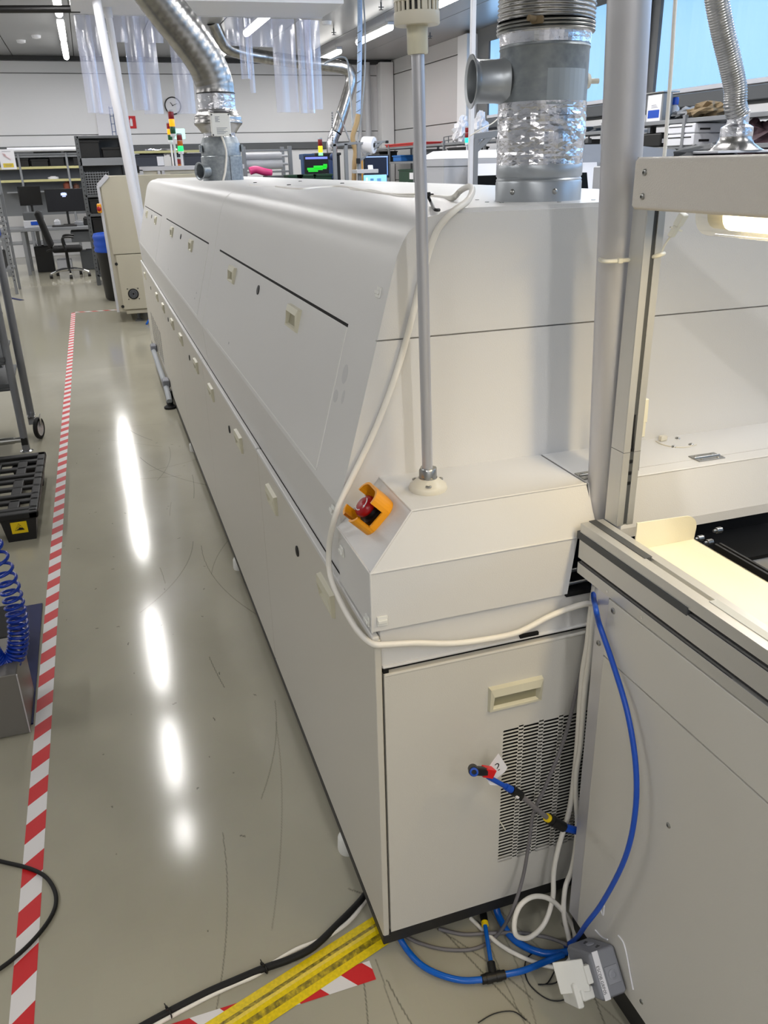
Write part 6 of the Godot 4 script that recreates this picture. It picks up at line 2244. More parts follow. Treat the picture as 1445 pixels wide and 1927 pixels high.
	kb.bar(Vector3(-1.558, 3.228, -10.4), Vector3(0.192, 3.279, -10.4), 0.02, 0.02)
	single("cable_bar", kb, M.black, "black bar hanging below the ceiling left of the curtain canopy", "bar")

	# signal lamps
	var dim_red := mat(Color(0.50, 0.03, 0.05), 0.3)
	var dim_green := mat(Color(0.05, 0.30, 0.16), 0.3)
	var dim_amber := mat(Color(0.75, 0.40, 0.05), 0.3)
	var on_amber := glow(Color(1.0, 0.55, 0.05), 1.4)
	var on_green := glow(Color(0.1, 0.95, 0.4), 1.4)
	signal_tower("signal lamp with lit amber light, tallest one left of the far duct", Vector3(1.164, 2.387, -12.1), [dim_red, on_amber, dim_green], 0.036, 0.088, 1.735)
	signal_tower("signal lamp with lit amber light, half hidden behind the tallest signal lamp", Vector3(1.167, 2.272, -12.6), [dim_red, on_amber, dim_green], 0.03, 0.07, 1.70)
	signal_tower("signal lamp with lit green light, just left of the far duct", Vector3(1.24, 2.109, -12.1), [dim_red, dim_amber, on_green], 0.036, 0.066, 1.735)
	signal_tower("small signal lamp with yellow and green lit, above the monitor with the green picture", Vector3(3.547, 2.072, -13.6), [dim_red, glow(Color(1.0, 0.85, 0.1), 1.4), glow(Color(0.5, 1.0, 0.6), 1.3)], 0.034, 0.095, 1.335)
	signal_tower("small signal lamp with green lit beside the thin conduit post", Vector3(5.565, 2.171, -12.5), [dim_red, dim_red, glow(Color(0.1, 0.95, 0.65), 1.5)], 0.03, 0.07, 0.0)
	signal_tower("short unlit red signal lamp below the one with the lit green light", Vector3(1.238, 1.824, -12.5), [dim_red, dim_amber], 0.036, 0.065, 1.68)
	# exit-style lit sign behind the tower
	var sg := MB.new()
	sg.obox(T3(Vector3(1.272, 2.132, -12.4)), Vector3(0.16, 0.13, 0.03), 0.01)
	sg.bar(Vector3(1.27, 1.70, -12.43), Vector3(1.27, 2.15, -12.43), 0.02, 0.02)
	single("lit_sign", sg, glow(Color(0.72, 0.95, 0.88), 0.8), "small pale green lit sign behind the signal lamps", "sign")

	# wall clock, fire sign, board
	var ck := thing("wall_clock", "round white wall clock with a black rim, behind the signal lamps", "clock", Vector3(1.979, 2.945, -19.95))
	var cx := Transform3D(MB.frame(Vector3.ZERO, Vector3.BACK), Vector3(1.982, 2.947, -19.98))
	var c1 := MB.new()
	c1.lathe(cx, [Vector2(0.175, 0), Vector2(0.175, 0.03), Vector2(0.155, 0.035), Vector2(0.152, 0.02)], 36, false)
	part("rim", c1, M.black, ck)
	var c2 := MB.new()
	c2.lathe(cx, [Vector2(0.152, 0.018), Vector2(0.0, 0.018)], 36, false)
	part("face", c2, M.paper, ck)
	var c3 := MB.new()
	c3.obox(Transform3D(Basis(Vector3.BACK, 0.6), Vector3(1.979, 2.946, -19.955) + Vector3(-0.02, 0.03, 0)), Vector3(0.012, 0.09, 0.004))
	c3.obox(Transform3D(Basis(Vector3.BACK, -1.2), Vector3(1.979, 2.946, -19.955) + Vector3(0.04, 0.02, 0)), Vector3(0.010, 0.12, 0.004))
	part("hands", c3, M.print_black, ck)
	var fs := thing("fire_sign", "red sign with a white extinguisher symbol on the back wall", "sign", Vector3(1.089, 2.645, -19.98))
	var f1 := MB.new()
	f1.obox(T3(Vector3(1.088, 2.635, -19.99)), Vector3(0.17, 0.24, 0.008), 0.002)
	part("plate", f1, M.tape_red, fs)
	var f2 := MB.new()
	var fc := Vector3(1.075, 2.624, -19.983)
	f2.prism(T3(fc), rounded(0.055, 0.13, 0.015, 3), 0.0, 0.003)
	f2.box(fc + Vector3(-0.012, 0.06, 0), fc + Vector3(0.012, 0.085, 0.003))
	f2.bar(fc + Vector3(0.0, 0.085, 0.001), fc + Vector3(0.045, 0.06, 0.001), 0.012, 0.003)
	part("symbol", f2, M.paper, fs)
	var wb := thing("wall_board", "white board with a blue ladder pattern on the back wall behind the two white poles", "board", Vector3(0.599, 2.433, -19.95))
	var w1 := MB.new()
	var wc := Vector3(0.603, 2.597, -19.97)
	w1.obox(T3(wc), Vector3(0.46, 0.75, 0.03), 0.005)
	part("board", w1, M.paper, wb)
	var w2 := MB.new()
	for x in [0.05, 0.12]:
		w2.box(wc + Vector3(x, -0.36, 0.015), wc + Vector3(x + 0.015, 0.34, 0.018))
	for i in 5:
		w2.box(wc + Vector3(0.05, -0.3 + i * 0.15, 0.015), wc + Vector3(0.13, -0.288 + i * 0.15, 0.018))
	part("ladder_print", w2, mat(Color(0.35, 0.42, 0.58), 0.6), wb)

	# tall perforated rack with black boxes and crates in it
	var rk := thing("perforated_rack", "tall grey rack of perforated posts holding black boxes, beside the cream machine", "rack", Vector3(0.3, 0, -14.5))
	for q in [[-0.06, -14.30], [0.60, -14.30], [-0.06, -14.9], [0.60, -14.9]]:
		var pb := MB.new()
		pb.box(Vector3(q[0] - 0.03, 0, q[1] - 0.03), Vector3(q[0] + 0.03, 2.19, q[1] + 0.03), 0.004)
		var pp := part("post", pb, M.rack_dark, rk)
		if q[1] > -14.5:
			var ph := MB.new()
			for k in 34:
				ph.box(Vector3(q[0] - 0.008, 0.15 + k * 0.06, q[1] + 0.0295), Vector3(q[0] + 0.008, 0.165 + k * 0.06, q[1] + 0.0312))
			part("post_holes", ph, M.black, pp).set_meta("kind", "stuff")
	for y in [0.15, 0.72, 1.06, 1.34, 1.83, 2.17]:
		var pb := MB.new()
		pb.box(Vector3(-0.06, y - 0.06 if y > 1.8 and y < 2.0 else y - 0.02, -14.9), Vector3(0.60, y + 0.05 if y > 1.8 and y < 2.0 else y + 0.02, -14.27), 0.005)
		part("shelf", pb, M.rack_grey if y > 1.8 and y < 2.0 else M.rack_dark, rk)
	var bkp := MB.new()
	bkp.box(Vector3(-0.06, 0.1, -14.93), Vector3(0.60, 2.18, -14.915))
	part("back_panel", bkp, M.rack_dark, rk)
	var boxes := [[0.10, 1.885, 0.30, 0.24, "on the top level of the perforated rack"], [0.42, 1.885, 0.26, 0.14, "at the right of the top level of the perforated rack"], [0.22, 1.08, 0.46, 0.22, "on the middle level of the perforated rack"], [0.22, 0.745, 0.46, 0.28, "below the middle level of the perforated rack"], [0.24, 0.175, 0.5, 0.45, "on the lowest level of the perforated rack"]]
	for q in boxes:
		crate("storage_box", "open black box " + q[4], "box", Vector3(q[0], q[1], -14.55), Vector3(q[2], q[3], 0.45), M.black)
	var gr := thing("wire_basket", "grey perforated basket on the second level of the perforated rack", "basket", Vector3(0.18, 1.36, -14.5))
	var gb := MB.new()
	for i in 9:
		gb.bar(Vector3(-0.02, 1.38 + i * 0.036, -14.32), Vector3(0.33, 1.38 + i * 0.036, -14.32), 0.012, 0.01)
	for i in 10:
		gb.bar(Vector3(-0.02 + i * 0.039, 1.36, -14.325), Vector3(-0.02 + i * 0.039, 1.69, -14.325), 0.008, 0.008)
	part("mesh", gb, M.rack_grey, gr)
	var gk := MB.new()
	gk.box(Vector3(-0.02, 1.362, -14.75), Vector3(0.33, 1.66, -14.34), 0.005)
	part("liner", gk, M.black, gr)

	# bin with a blue bag
	var bn := thing("waste_bin", "black waste bin with a blue bag turned over its rim, between rack and cream machine", "bin", Vector3(0.22, 0, -12.6))
	var b1 := MB.new()
	b1.lathe(Transform3D(Basis.from_scale(Vector3(1, 1, 1.2)), Vector3(0.20, 0, -12.55)), [Vector2(0.165, 0), Vector2(0.19, 0.03), Vector2(0.235, 0.80), Vector2(0.24, 0.86), Vector2(0.225, 0.86), Vector2(0.18, 0.2)], 28)
	part("shell", b1, M.black, bn)
	var b2 := MB.new()
	var prof := []
	for i in 9:
		prof.append(Vector2(0.242 + 0.008 * sin(i * 2.1), 0.66 + i * 0.028))
	prof.append(Vector2(0.225, 0.90))
	prof.append(Vector2(0.20, 0.80))
	b2.lathe(Transform3D(Basis.from_scale(Vector3(1, 1, 1.2)), Vector3(0.20, 0, -12.55)), prof, 28, false, true)
	part("bag", b2, M.blue_plastic, bn)

	# desk with monitor, trays and chair
	var dk := thing("work_desk", "grey steel work desk with slim square legs at the far left", "desk", Vector3(-0.7, 0, -16.7))
	var d1 := MB.new()
	d1.box(Vector3(-1.6, 0.74, -17.15), Vector3(0.0, 0.79, -16.35), 0.006)
	part("desktop", d1, M.rack_grey, dk)
	for q in [[-1.21, -16.40], [-1.55, -16.40], [-0.02, -16.40], [-1.21, -17.1], [-0.02, -17.1], [-1.0, -16.9], [-0.9, -16.9]]:
		var lb := MB.new()
		lb.box(Vector3(q[0] - 0.03, 0, q[1] - 0.03), Vector3(q[0] + 0.03, 0.75, q[1] + 0.03), 0.004)
		part("leg", lb, M.rack_grey, dk)
	var d2 := MB.new()
	d2.box(Vector3(-0.42, 0.52, -17.0), Vector3(-0.02, 0.70, -16.42), 0.006)
	part("drawer_box", d2, M.rack_dark, dk)
	screen_of("computer_monitor", "dark computer monitor with a small white emblem showing, on the far left desk", Vector3(-0.43, 1.22, -16.95), 0.64, 0.36, 0.0, glow(Color(0.015, 0.02, 0.05), 0.3), [[-0.01, 0.10, 0.10, 0.04, glow(Color(0.75, 0.8, 1.0), 0.9)], [-0.01, 0.065, 0.06, 0.02, glow(Color(0.75, 0.8, 1.0), 0.5)], [-0.01, 0.125, 0.06, 0.008, glow(Color(0.75, 0.8, 1.0), 0.5)]], 0.42)
	screen_of("computer_monitor", "switched off black monitor at the left of the far desk", Vector3(-1.02, 1.31, -17.05), 0.36, 0.30, 0.1, mat(Color(0.01, 0.01, 0.012), 0.2), [], 0.5)
	var tr := thing("desk_printer", "pale flat box printer on the far desk below the switched off monitor", "printer", Vector3(-1.0, 0.79, -16.6))
	var t1 := MB.new()
	t1.box(Vector3(-1.17, 0.79, -16.8), Vector3(-0.83, 0.92, -16.42), 0.012)
	part("body", t1, M.machine_grey, tr)
	var t2 := MB.new()
	t2.box(Vector3(-1.16, 0.92, -16.78), Vector3(-0.84, 1.05, -16.46), 0.01)
	part("lid", t2, M.rack_dark, tr)
	var t3 := MB.new()
	t3.box(Vector3(-1.05, 0.84, -16.421), Vector3(-0.9, 0.90, -16.412), 0.003)
	part("front_label", t3, M.blue_plastic, tr)
	var kb2 := MB.new()
	kb2.obox(Transform3D(Basis(Vector3.RIGHT, 0.08), Vector3(-0.5, 0.805, -16.5)), Vector3(0.42, 0.02, 0.14), 0.005)
	single("keyboard", kb2, M.black, "black keyboard in front of the dark monitor on the far desk", "keyboard")
	for q in [[-0.62, 0.055, 0.10, M.machine_grey, "white"], [-0.12, 0.05, 0.13, M.black, "black"], [-0.25, 0.08, 0.07, M.rack_grey, "grey"]]:
		var ob := MB.new()
		ob.box(Vector3(q[0] - q[1], 0.79, -16.72), Vector3(q[0] + q[1], 0.79 + q[2], -16.58), 0.01)
		ob.box(Vector3(q[0] - q[1] * 0.6, 0.79 + q[2] - 0.01, -16.70), Vector3(q[0] + q[1] * 0.6, 0.79 + q[2] + 0.02, -16.6), 0.006)
		single("desk_device", ob, q[3], "small %s device standing on the far left desk" % q[4], "device")
	# office chair
	var ch := thing("office_chair", "black office chair with a five-star chrome base in front of the far desk", "chair", Vector3(-0.52, 0, -15.75))
	var cc := Vector3(-0.52, 0, -15.75)
	var s1 := MB.new()
	s1.obox(Transform3D(Basis.IDENTITY, cc + Vector3(0.02, 0.47, 0)), Vector3(0.50, 0.09, 0.50), 0.04)
	part("seat", s1, M.fabric_black, ch)
	var s2 := MB.new()
	s2.obox(Transform3D(Basis(Vector3.BACK, 0.24), cc + Vector3(-0.29, 0.80, 0.02)), Vector3(0.09, 0.62, 0.44), 0.04)
	part("backrest", s2, M.fabric_black, ch)
	var s3 := MB.new()
	s3.cyl(cc + Vector3(0, 0.10, 0), cc + Vector3(0, 0.43, 0), 0.03, 0.025, 14)
	s3.obox(Transform3D(Basis(Vector3.BACK, 0.3), cc + Vector3(-0.2, 0.48, 0)), Vector3(0.25, 0.03, 0.06), 0.01)
	part("column", s3, M.black, ch)
	for k in 5:
		var a := TAU * k / 5 + 0.25
		var e := cc + Vector3(cos(a) * 0.33, 0.075, sin(a) * 0.33)
		var sb := MB.new()
		sb.tube([cc + Vector3(0, 0.13, 0), cc + Vector3(cos(a) * 0.18, 0.12, sin(a) * 0.18), e], [0.024], 10, 5)
		part("base_arm", sb, M.chrome, ch)
		var wb2 := MB.new()
		wb2.cyl(e + Vector3(-0.025, -0.045, 0), e + Vector3(0.025, -0.045, 0), 0.03, 0.03, 14)
		part("castor", wb2, M.black, ch)
	for z in [-0.27, 0.27]:
		var ab2 := MB.new()
		ab2.tube([cc + Vector3(0.0, 0.46, z), cc + Vector3(-0.02, 0.66, z * 1.02), cc + Vector3(0.16, 0.67, z * 1.02)], 0.018, 8, 6)
		part("armrest", ab2, M.black, ch)

	# wide shelving along the back wall, left
	var ra := open_rack("back_rack", "wide grey rack with pale yellow shelf edges along the back wall behind the far desk", Vector3(-0.75, 0, -18.6), 2.6, 0.5, [0.4, 1.55, 1.78, 1.98, 2.02], 2.04, M.rack_grey, M.rack_grey, 4, "rack")
	for y in [1.55, 1.78]:
		var eb2 := MB.new()
		eb2.box(Vector3(-2.05, y - 0.025, -18.345), Vector3(0.55, y + 0.02, -18.335), 0.002)
		part("shelf_edge", eb2, mat(Color(0.72, 0.70, 0.50), 0.5), ra)
	var rb2 := MB.new()
	rb2.box(Vector3(-2.05, 0.9, -18.84), Vector3(0.55, 2.0, -18.83))
	part("back_panel", rb2, M.rack_grey, ra)
	var rtube := MB.new()
	rtube.cyl(Vector3(-1.35, 2.1, -18.3), Vector3(0.2, 2.1, -18.3), 0.04, 0.04, 14)
	single("roll_tube", rtube, M.machine_white, "long white tube lying on top of the rack behind the far desk", "tube")
	for q in [[-1.15, 1.80, 0.26, 0.15], [-0.82, 1.80, 0.30, 0.13], [-0.50, 1.80, 0.26, 0.17], [-0.02, 1.80, 0.36, 0.18], [0.34, 1.80, 0.16, 0.14], [-0.65, 2.035, 0.5, 0.11], [0.0, 2.035, 0.7, 0.11]]:
		crate("storage_box", "black open box on the %s by far desk, %s" % ["rack top" if q[1] > 2.0 else "upper shelf", ["furthest left", "second from left", "third from left", "wide one by the rack post", "half hidden one", "left one", "right one"][taken.get("rack_box", 0)]], "box", Vector3(q[0], q[1], -18.55), Vector3(q[2], q[3], 0.34), M.black)
		taken["rack_box"] = taken.get("rack_box", 0) + 1
	for q in [[-0.38, 1.36, 0.08, 0.16, Color(0.50, 0.24, 0.16), "brown bottle group"], [-0.22, 1.36, 0.06, 0.12, Color(0.4, 0.26, 0.2), "short brown jar"], [-0.62, 1.57, 0.10, 0.05, Color(0.85, 0.85, 0.86), "small white carton"]]:
		var jb := MB.new()
		jb.lathe(T3(Vector3(q[0], q[1] + 0.0, -18.45)), [Vector2(q[2], 0), Vector2(q[2], q[3] * 0.75), Vector2(q[2] * 0.5, q[3] * 0.85), Vector2(q[2] * 0.5, q[3])], 14)
		var js := single("jar", jb, mat(q[4], 0.5), q[5] + " on the rack behind the dark monitor", "jar")
	var jsh := MB.new()
	jsh.box(Vector3(-1.5, 1.335, -18.75), Vector3(0.3, 1.36, -18.3), 0.004)
	part("shelf", jsh, M.rack_grey, ra)
	# second rack behind the signal lamps
	var rs := open_rack("back_rack", "grey rack with pale yellow shelf edges on the back wall behind the signal lamps", Vector3(1.9, 0, -18.6), 2.5, 0.5, [0.5, 1.2, 1.66, 2.02], 2.06, M.rack_grey, M.rack_grey, 3, "rack")
	for y in [1.66, 2.02]:
		var eb3 := MB.new()
		eb3.box(Vector3(0.65, y - 0.025, -18.345), Vector3(3.15, y + 0.02, -18.335), 0.002)
		part("shelf_edge", eb3, mat(Color(0.66, 0.65, 0.47), 0.5), rs)
	for q in [[0.80, 1.68, 0.26, 0.22, M.black, "black box at the left of the rack behind the signal lamps"], [1.25, 1.68, 0.56, 0.30, mat(Color(0.17, 0.19, 0.24), 0.4), "dark blue covered bin left of the signal lamps on the back rack"], [2.1, 1.68, 0.8, 0.30, mat(Color(0.17, 0.19, 0.24), 0.4), "dark blue covered bin right of the signal lamps on the back rack"], [2.85, 1.68, 0.45, 0.24, M.rack_dark, "dark grey box behind the far duct on the back rack"], [1.0, 1.22, 0.6, 0.35, M.black, "black box low at the left of the back rack"]]:
		var qb := MB.new()
		qb.box(Vector3(q[0] - q[2] / 2, q[1], -18.75), Vector3(q[0] + q[2] / 2, q[1] + q[3], -18.38), 0.02)
		qb.box(Vector3(q[0] - q[2] / 2 - 0.012, q[1] + q[3] - 0.05, -18.76), Vector3(q[0] + q[2] / 2 + 0.012, q[1] + q[3] - 0.015, -18.37), 0.006)
		single("storage_bin", qb, q[4], q[5], "bin")
	var fw := MB.new()
	fw.lump(Vector3(1.5, 2.02, -18.5), Vector3(0.45, 0.05, 0.12), 0.4, 12, 30)
	single("film_cover", fw, M.foil, "shiny crumpled film along the top of the rack behind the signal lamps", "film")
	var pcard := MB.new()
	pcard.obox(Transform3D(Basis(Vector3.RIGHT, -0.1), Vector3(0.957, 1.798, -12.05)), Vector3(0.085, 0.11, 0.004), 0.001)
	single("paper_card", pcard, M.paper, "small white card standing on the framed machine left of the far duct", "card")
	# clutter below the far desk
	for q in [[-0.95, 0.30, 0.45, M.black, "black case standing below the far desk at the left"], [-0.15, 0.34, 0.34, M.rack_dark, "dark grey box below the far desk at the right"], [-0.62, 0.26, 0.20, M.machine_grey, "pale box on the floor below the far desk"]]:
		var ub := MB.new()
		ub.box(Vector3(q[0] - q[1] / 2, 0, -17.05), Vector3(q[0] + q[1] / 2, q[2], -16.75), 0.012)
		ub.bar(Vector3(q[0] - 0.06, q[2] + 0.012, -16.9), Vector3(q[0] + 0.06, q[2] + 0.012, -16.9), 0.02, 0.02, 0.004)
		single("floor_case", ub, q[3], q[4], "case")
	# paper sign on the post at the left edge
	var ps := thing("paper_sign", "white paper sign with pink hand drawing and yellow field at the left edge", "sign", Vector3(-1.046, 1.881, -14))
	var px := T3(Vector3(-1.053, 1.881, -14))
	var p1 := MB.new()
	p1.obox(px, Vector3(0.21, 0.27, 0.004), 0.001)
	var pp1 := part("sheet", p1, M.paper, ps)
	var p2 := MB.new()
	p2.obox(px.translated_local(Vector3(0.0, -0.08, 0.0025)), Vector3(0.14, 0.055, 0.001))
	part("yellow_field", p2, mat(Color(0.85, 0.75, 0.2), 0.6), pp1)
	var p3 := MB.new()
	p3.bar(px * Vector3(-0.045, 0.06, 0.003), px * Vector3(0.05, 0.0, 0.003), 0.028, 0.001)
	for i in 3:
		p3.bar(px * Vector3(-0.03 + i * 0.01, 0.055 - i * 0.005, 0.003), px * Vector3(-0.06 + i * 0.018, 0.085 - i * 0.002, 0.003), 0.009, 0.001)
	part("hand_drawing", p3, mat(Color(0.80, 0.48, 0.48), 0.6), pp1)
	var p4 := MB.new()
	for i in 3:
		p4.obox(px.translated_local(Vector3(0.0, -0.07 - i * 0.012, 0.0032)), Vector3(0.11 - i * 0.02, 0.004, 0.0006))
	p4.obox(px.translated_local(Vector3(0.0, 0.105, 0.0032)), Vector3(0.12, 0.004, 0.0006))
	part("print", p4, M.print_grey, pp1)
	# rack at the left edge below the sign
	var re := open_rack("post_rack", "grey rack with slotted posts at the left edge, carrying the paper sign", Vector3(-1.62, 0, -14.15), 0.72, 0.6, [0.35, 0.80, 1.02, 1.42], 1.9, M.rack_grey, M.rack_grey, 2, "rack")
	var rh := MB.new()
	for k in 26:
		rh.box(Vector3(-1.268, 0.2 + k * 0.06, -13.829), Vector3(-1.252, 0.214 + k * 0.06, -13.826))
	part("post_holes", rh, M.black, re).set_meta("kind", "stuff")
	for q in [[-1.50, 1.04, 0.3, 0.30, M.black, "tall black case on the rack at the left edge"], [-1.42, 0.82, 0.12, 0.16, M.blue_plastic, "blue folder on the rack at the left edge"], [-1.5, 0.37, 0.3, 0.25, M.black, "black case low on the rack at the left edge"]]:
		var cb3 := MB.new()
		cb3.box(Vector3(q[0] - q[2] / 2, q[1], -14.3), Vector3(q[0] + q[2] / 2, q[1] + q[3], -13.9), 0.012)
		cb3.bar(Vector3(q[0] - 0.05, q[1] + q[3] + 0.02, -14.1), Vector3(q[0] + 0.05, q[1] + q[3] + 0.02, -14.1), 0.015, 0.015, 0.004)
		single("case", cb3, q[4], q[5], "case")
	var fm := MB.new()
	fm.obox(Transform3D(Basis(Vector3.UP, 0.5), Vector3(-1.263, 0.003, -13.317)), Vector3(0.06, 0.004, 0.5), 0.001)
	single("floor_mark", fm, M.blue_mat, "short blue mark stuck on the floor beside the slotted rack post", "floor tape")

# ---------------------------------------------------------------- middle distance behind the oven
func make_middle() -> void:
	# rack of film rolls
	var r := thing("film_rack", "grey frame holding white film rolls, right of the far duct", "rack", Vector3(2.5, 0, -14.0))
	var zr := -14.0
	var a := Vector3(2.4, 1.933, -14)
	var e := Vector3(3.142, 1.92, -14)
	var b := MB.new()
	for x in [a.x, e.x]:
		b.box(Vector3(x - 0.03, 0, zr - 0.03), Vector3(x + 0.03, a.y + 0.06, zr + 0.03), 0.004)
		b.box(Vector3(x - 0.03, 0, zr - 0.6), Vector3(x + 0.03, a.y + 0.06, zr - 0.54), 0.004)
	b.bar(Vector3(a.x, a.y, zr), Vector3(e.x, a.y, zr), 0.05, 0.03, 0.004)
	b.bar(Vector3(a.x, 1.62, zr), Vector3(e.x, 1.62, zr), 0.05, 0.03, 0.004)
	part("frame", b, M.rack_grey, r)
	for q in [[1.85, 0.055, "upper white film roll in the grey frame right of the far duct"], [1.73, 0.075, "lower white film roll in the grey frame right of the far duct"]]:
		var f := MB.new()
		f.cyl(Vector3(a.x + 0.03, q[0], zr - 0.1), Vector3(e.x - 0.12, q[0], zr - 0.1), q[1], q[1], 20)
		f.cyl(Vector3(a.x + 0.005, q[0], zr - 0.1), Vector3(e.x - 0.02, q[0], zr - 0.1), 0.02, 0.02, 12)
		single("film_roll", f, M.machine_grey, q[2], "film roll", "film rolls in the grey frame")
	var pk := MB.new()
	var pa := Vector3(2.334, 1.641, -13.2)
	var pe := Vector3(2.654, 1.604, -13.2)
	pk.tube([pa, pa.lerp(pe, 0.3) + Vector3(0, 0.03, 0), pa.lerp(pe, 0.65) + Vector3(0, 0.01, 0.02), pe], [0.055], 14, 6)
	var pkn := single("film_bundle", pk, mat(Color(0.85, 0.25, 0.5), 0.35), "bright pink plastic bundle lying on the black crate under the film rolls", "bundle")
	crate("black_crate", "black ribbed crate below the pink bundle", "crate", Vector3(pa.lerp(pe, 0.5).x, 1.35, -13.2), Vector3(0.42, 0.16, 0.35), M.black)
	crate("grey_crate", "dark grey mottled crate between the black crate and the green crates", "crate", Vector3(Vector3(2.799, 1.57, -13.2).x, 1.33, -13.2), Vector3(0.45, 0.24, 0.35), M.rack_dark)
	for q in [[552, "left one beside the grey crate"], [572, "middle one, under the film rack"], [603, "right one below the green-picture monitor"]]:
		var c := onz_x(q[0])
		crate("green_crate", "dark green crate on the bench behind the oven, " + q[1], "crate", Vector3(c, 1.336, -12.6), Vector3(0.27 if q[0] > 560 else 0.2, 0.245, 0.3), M.green_crate, "green crates on the bench")
	var bench := thing("long_bench", "long grey bench behind the oven carrying crates and monitors", "bench", Vector3(3.1, 0, -12.9))
	var bt := MB.new()
	bt.box(Vector3(2.1, 1.29, -13.6), Vector3(4.4, 1.335, -12.3), 0.006)
	part("top", bt, M.rack_grey, bench)
	for q in [[2.15, -12.35], [4.35, -12.35], [2.15, -13.55], [4.35, -13.55]]:
		var lb := MB.new()
		lb.box(Vector3(q[0] - 0.03, 0, q[1] - 0.03), Vector3(q[0] + 0.03, 1.3, q[1] + 0.03), 0.004)
		part("leg", lb, M.rack_grey, bench)

	# monitors
	var green := glow(Color(0.15, 0.75, 0.2), 0.7)
	var deep := glow(Color(0.02, 0.025, 0.04), 0.3)
	screen_of("computer_monitor", "monitor showing a green circuit picture, behind the oven", Vector3(3.295, 1.684, -12.9), 0.345, 0.27, 0.0, deep, [[0.0, 0.115, 0.34, 0.03, glow(Color(0.45, 0.5, 0.85), 0.7)], [-0.03, -0.035, 0.24, 0.035, green], [0.05, -0.015, 0.2, 0.05, green], [-0.06, -0.065, 0.15, 0.02, green], [0.13, 0.005, 0.06, 0.05, green]], Vector3(3.295, 1.684, -12.9).y - 1.341)
	screen_of("computer_monitor", "upper monitor with a deep blue picture beside the film stand", Vector3(4.128, 1.664, -12.55), 0.37, 0.29, 0.0, glow(Color(0.03, 0.07, 0.16), 0.5), [[0.0, 0.13, 0.35, 0.015, glow(Color(0.6, 0.7, 0.9), 0.6)], [0.165, 0.0, 0.012, 0.25, glow(Color(0.5, 0.65, 0.9), 0.5)]], Vector3(4.128, 1.664, -12.55).y - 1.341)
	var white := glow(Color(0.75, 0.88, 0.98), 0.85)
	screen_of("computer_monitor", "lower monitor with a pale blue drawing on it, just above the oven top", Vector3(4.048, 1.454, -12.4), 0.36, 0.19, 0.0, glow(Color(0.55, 0.78, 0.92), 0.8), [[-0.13, 0.0, 0.03, 0.12, white], [-0.05, 0.03, 0.05, 0.03, glow(Color(0.3, 0.5, 0.7), 0.6)], [0.06, 0.02, 0.06, 0.05, glow(Color(0.35, 0.55, 0.75), 0.6)], [0.0, -0.04, 0.2, 0.01, white]], Vector3(4.048, 1.454, -12.4).y - 1.341)
	# blue box above the green monitor
	var bb := MB.new()
	bb.box(Vector3(3.193, 1.786, -13.3), Vector3(3.374, 1.865, -13.3) + Vector3(0, 0, -0.3), 0.01)
	bb.box(Vector3(Vector3(3.193, 1.666, -13.3).x, 1.335, -13.5), Vector3(Vector3(3.352, 1.783, -13.3).x, Vector3(3.353, 1.805, -13.3).y, -13.32), 0.004)
	single("blue_box", bb, mat(Color(0.15, 0.28, 0.45), 0.5), "dusty blue box behind the monitor with the green picture", "box")
	var kk := thing("black_cabinet", "tall black cabinet behind the signal lamp over the green-picture monitor", "cabinet", Vector3(3.4, 0, -14.5))
	var kb := MB.new()
	kb.box(Vector3(3.694, 1.847, -14.5), Vector3(4.141, 1.888, -14.5) + Vector3(0, 0, -0.3), 0.01)
	kb.box(Vector3(Vector3(3.713, 1.846, -14.5).x, 0.0, -14.78), Vector3(Vector3(4.12, 1.839, -14.5).x, Vector3(3.713, 1.854, -14.5).y, -14.52), 0.004)
	part("body", kb, M.black, kk)
	var bs := MB.new()
	bs.tube([Vector3(3.494, 1.516, -13), Vector3(3.507, 1.59, -13), Vector3(3.528, 1.687, -13), Vector3(3.549, 1.761, -13)], [0.07], 14, 4)
	bs.ball(Vector3(3.576, 1.812, -13), Vector3(0.05, 0.05, 0.05), 12)
	single("covered_tool", bs, mat(Color(0.18, 0.27, 0.45), 0.6), "blue covered tool beside the monitor with the green picture", "tool")

	# stand with a big white roll on a bracket arm
	var st := thing("roll_stand", "grey profile stand with slanted arm that carries a white roll behind the oven", "stand", Vector3(3.6, 0, -12.0))
	var zs := -12.0
	var p := MB.new()
	for u in [[Vector3(3.34, 1.972, -12), Vector3(3.329, 1.423, -12)], [Vector3(3.494, 1.969, -12), Vector3(3.494, 1.418, -12)], [Vector3(3.696, 1.966, -12), Vector3(3.684, 1.412, -12)]]:
		p.bar(Vector3(u[1].x, 0.0, zs), Vector3(u[1].x, u[0].y, zs), 0.05, 0.05, 0.004)
	p.bar(Vector3(3.278, 1.946, -12), Vector3(3.665, 1.974, -12), 0.05, 0.035, 0.004)
	p.bar(Vector3(3.665, 1.967, -12), Vector3(4.122, 1.987, -12), 0.03, 0.03, 0.004)
	p.bar(Vector3(3.68, 1.734, -12), Vector3(4.027, 1.975, -12), 0.04, 0.03, 0.004)
	part("frame", p, M.rack_grey, st)
	var tray := MB.new()
	tray.box(Vector3(3.619, 1.589, -12) + Vector3(0, -0.01, -0.15), Vector3(3.937, 1.61, -12) + Vector3(0, 0.02, 0.1), 0.004)
	part("tray", tray, M.machine_grey, st)
	var cap := MB.new()
	cap.obox(T3(Vector3(4.1, 1.98, -11.98)), Vector3(0.035, 0.035, 0.05), 0.004)
	cap.obox(T3(Vector3(3.663, 1.741, -11.97)), Vector3(0.05, 0.07, 0.05), 0.004)
	part("end_cap", cap, M.black, st)
	var ro := thing("paper_roll", "thick white roll on the slanted arm of the grey stand", "roll", Vector3(3.836, 1.951, -12))
	var rc := Vector3(3.836, 1.945, -12.05)
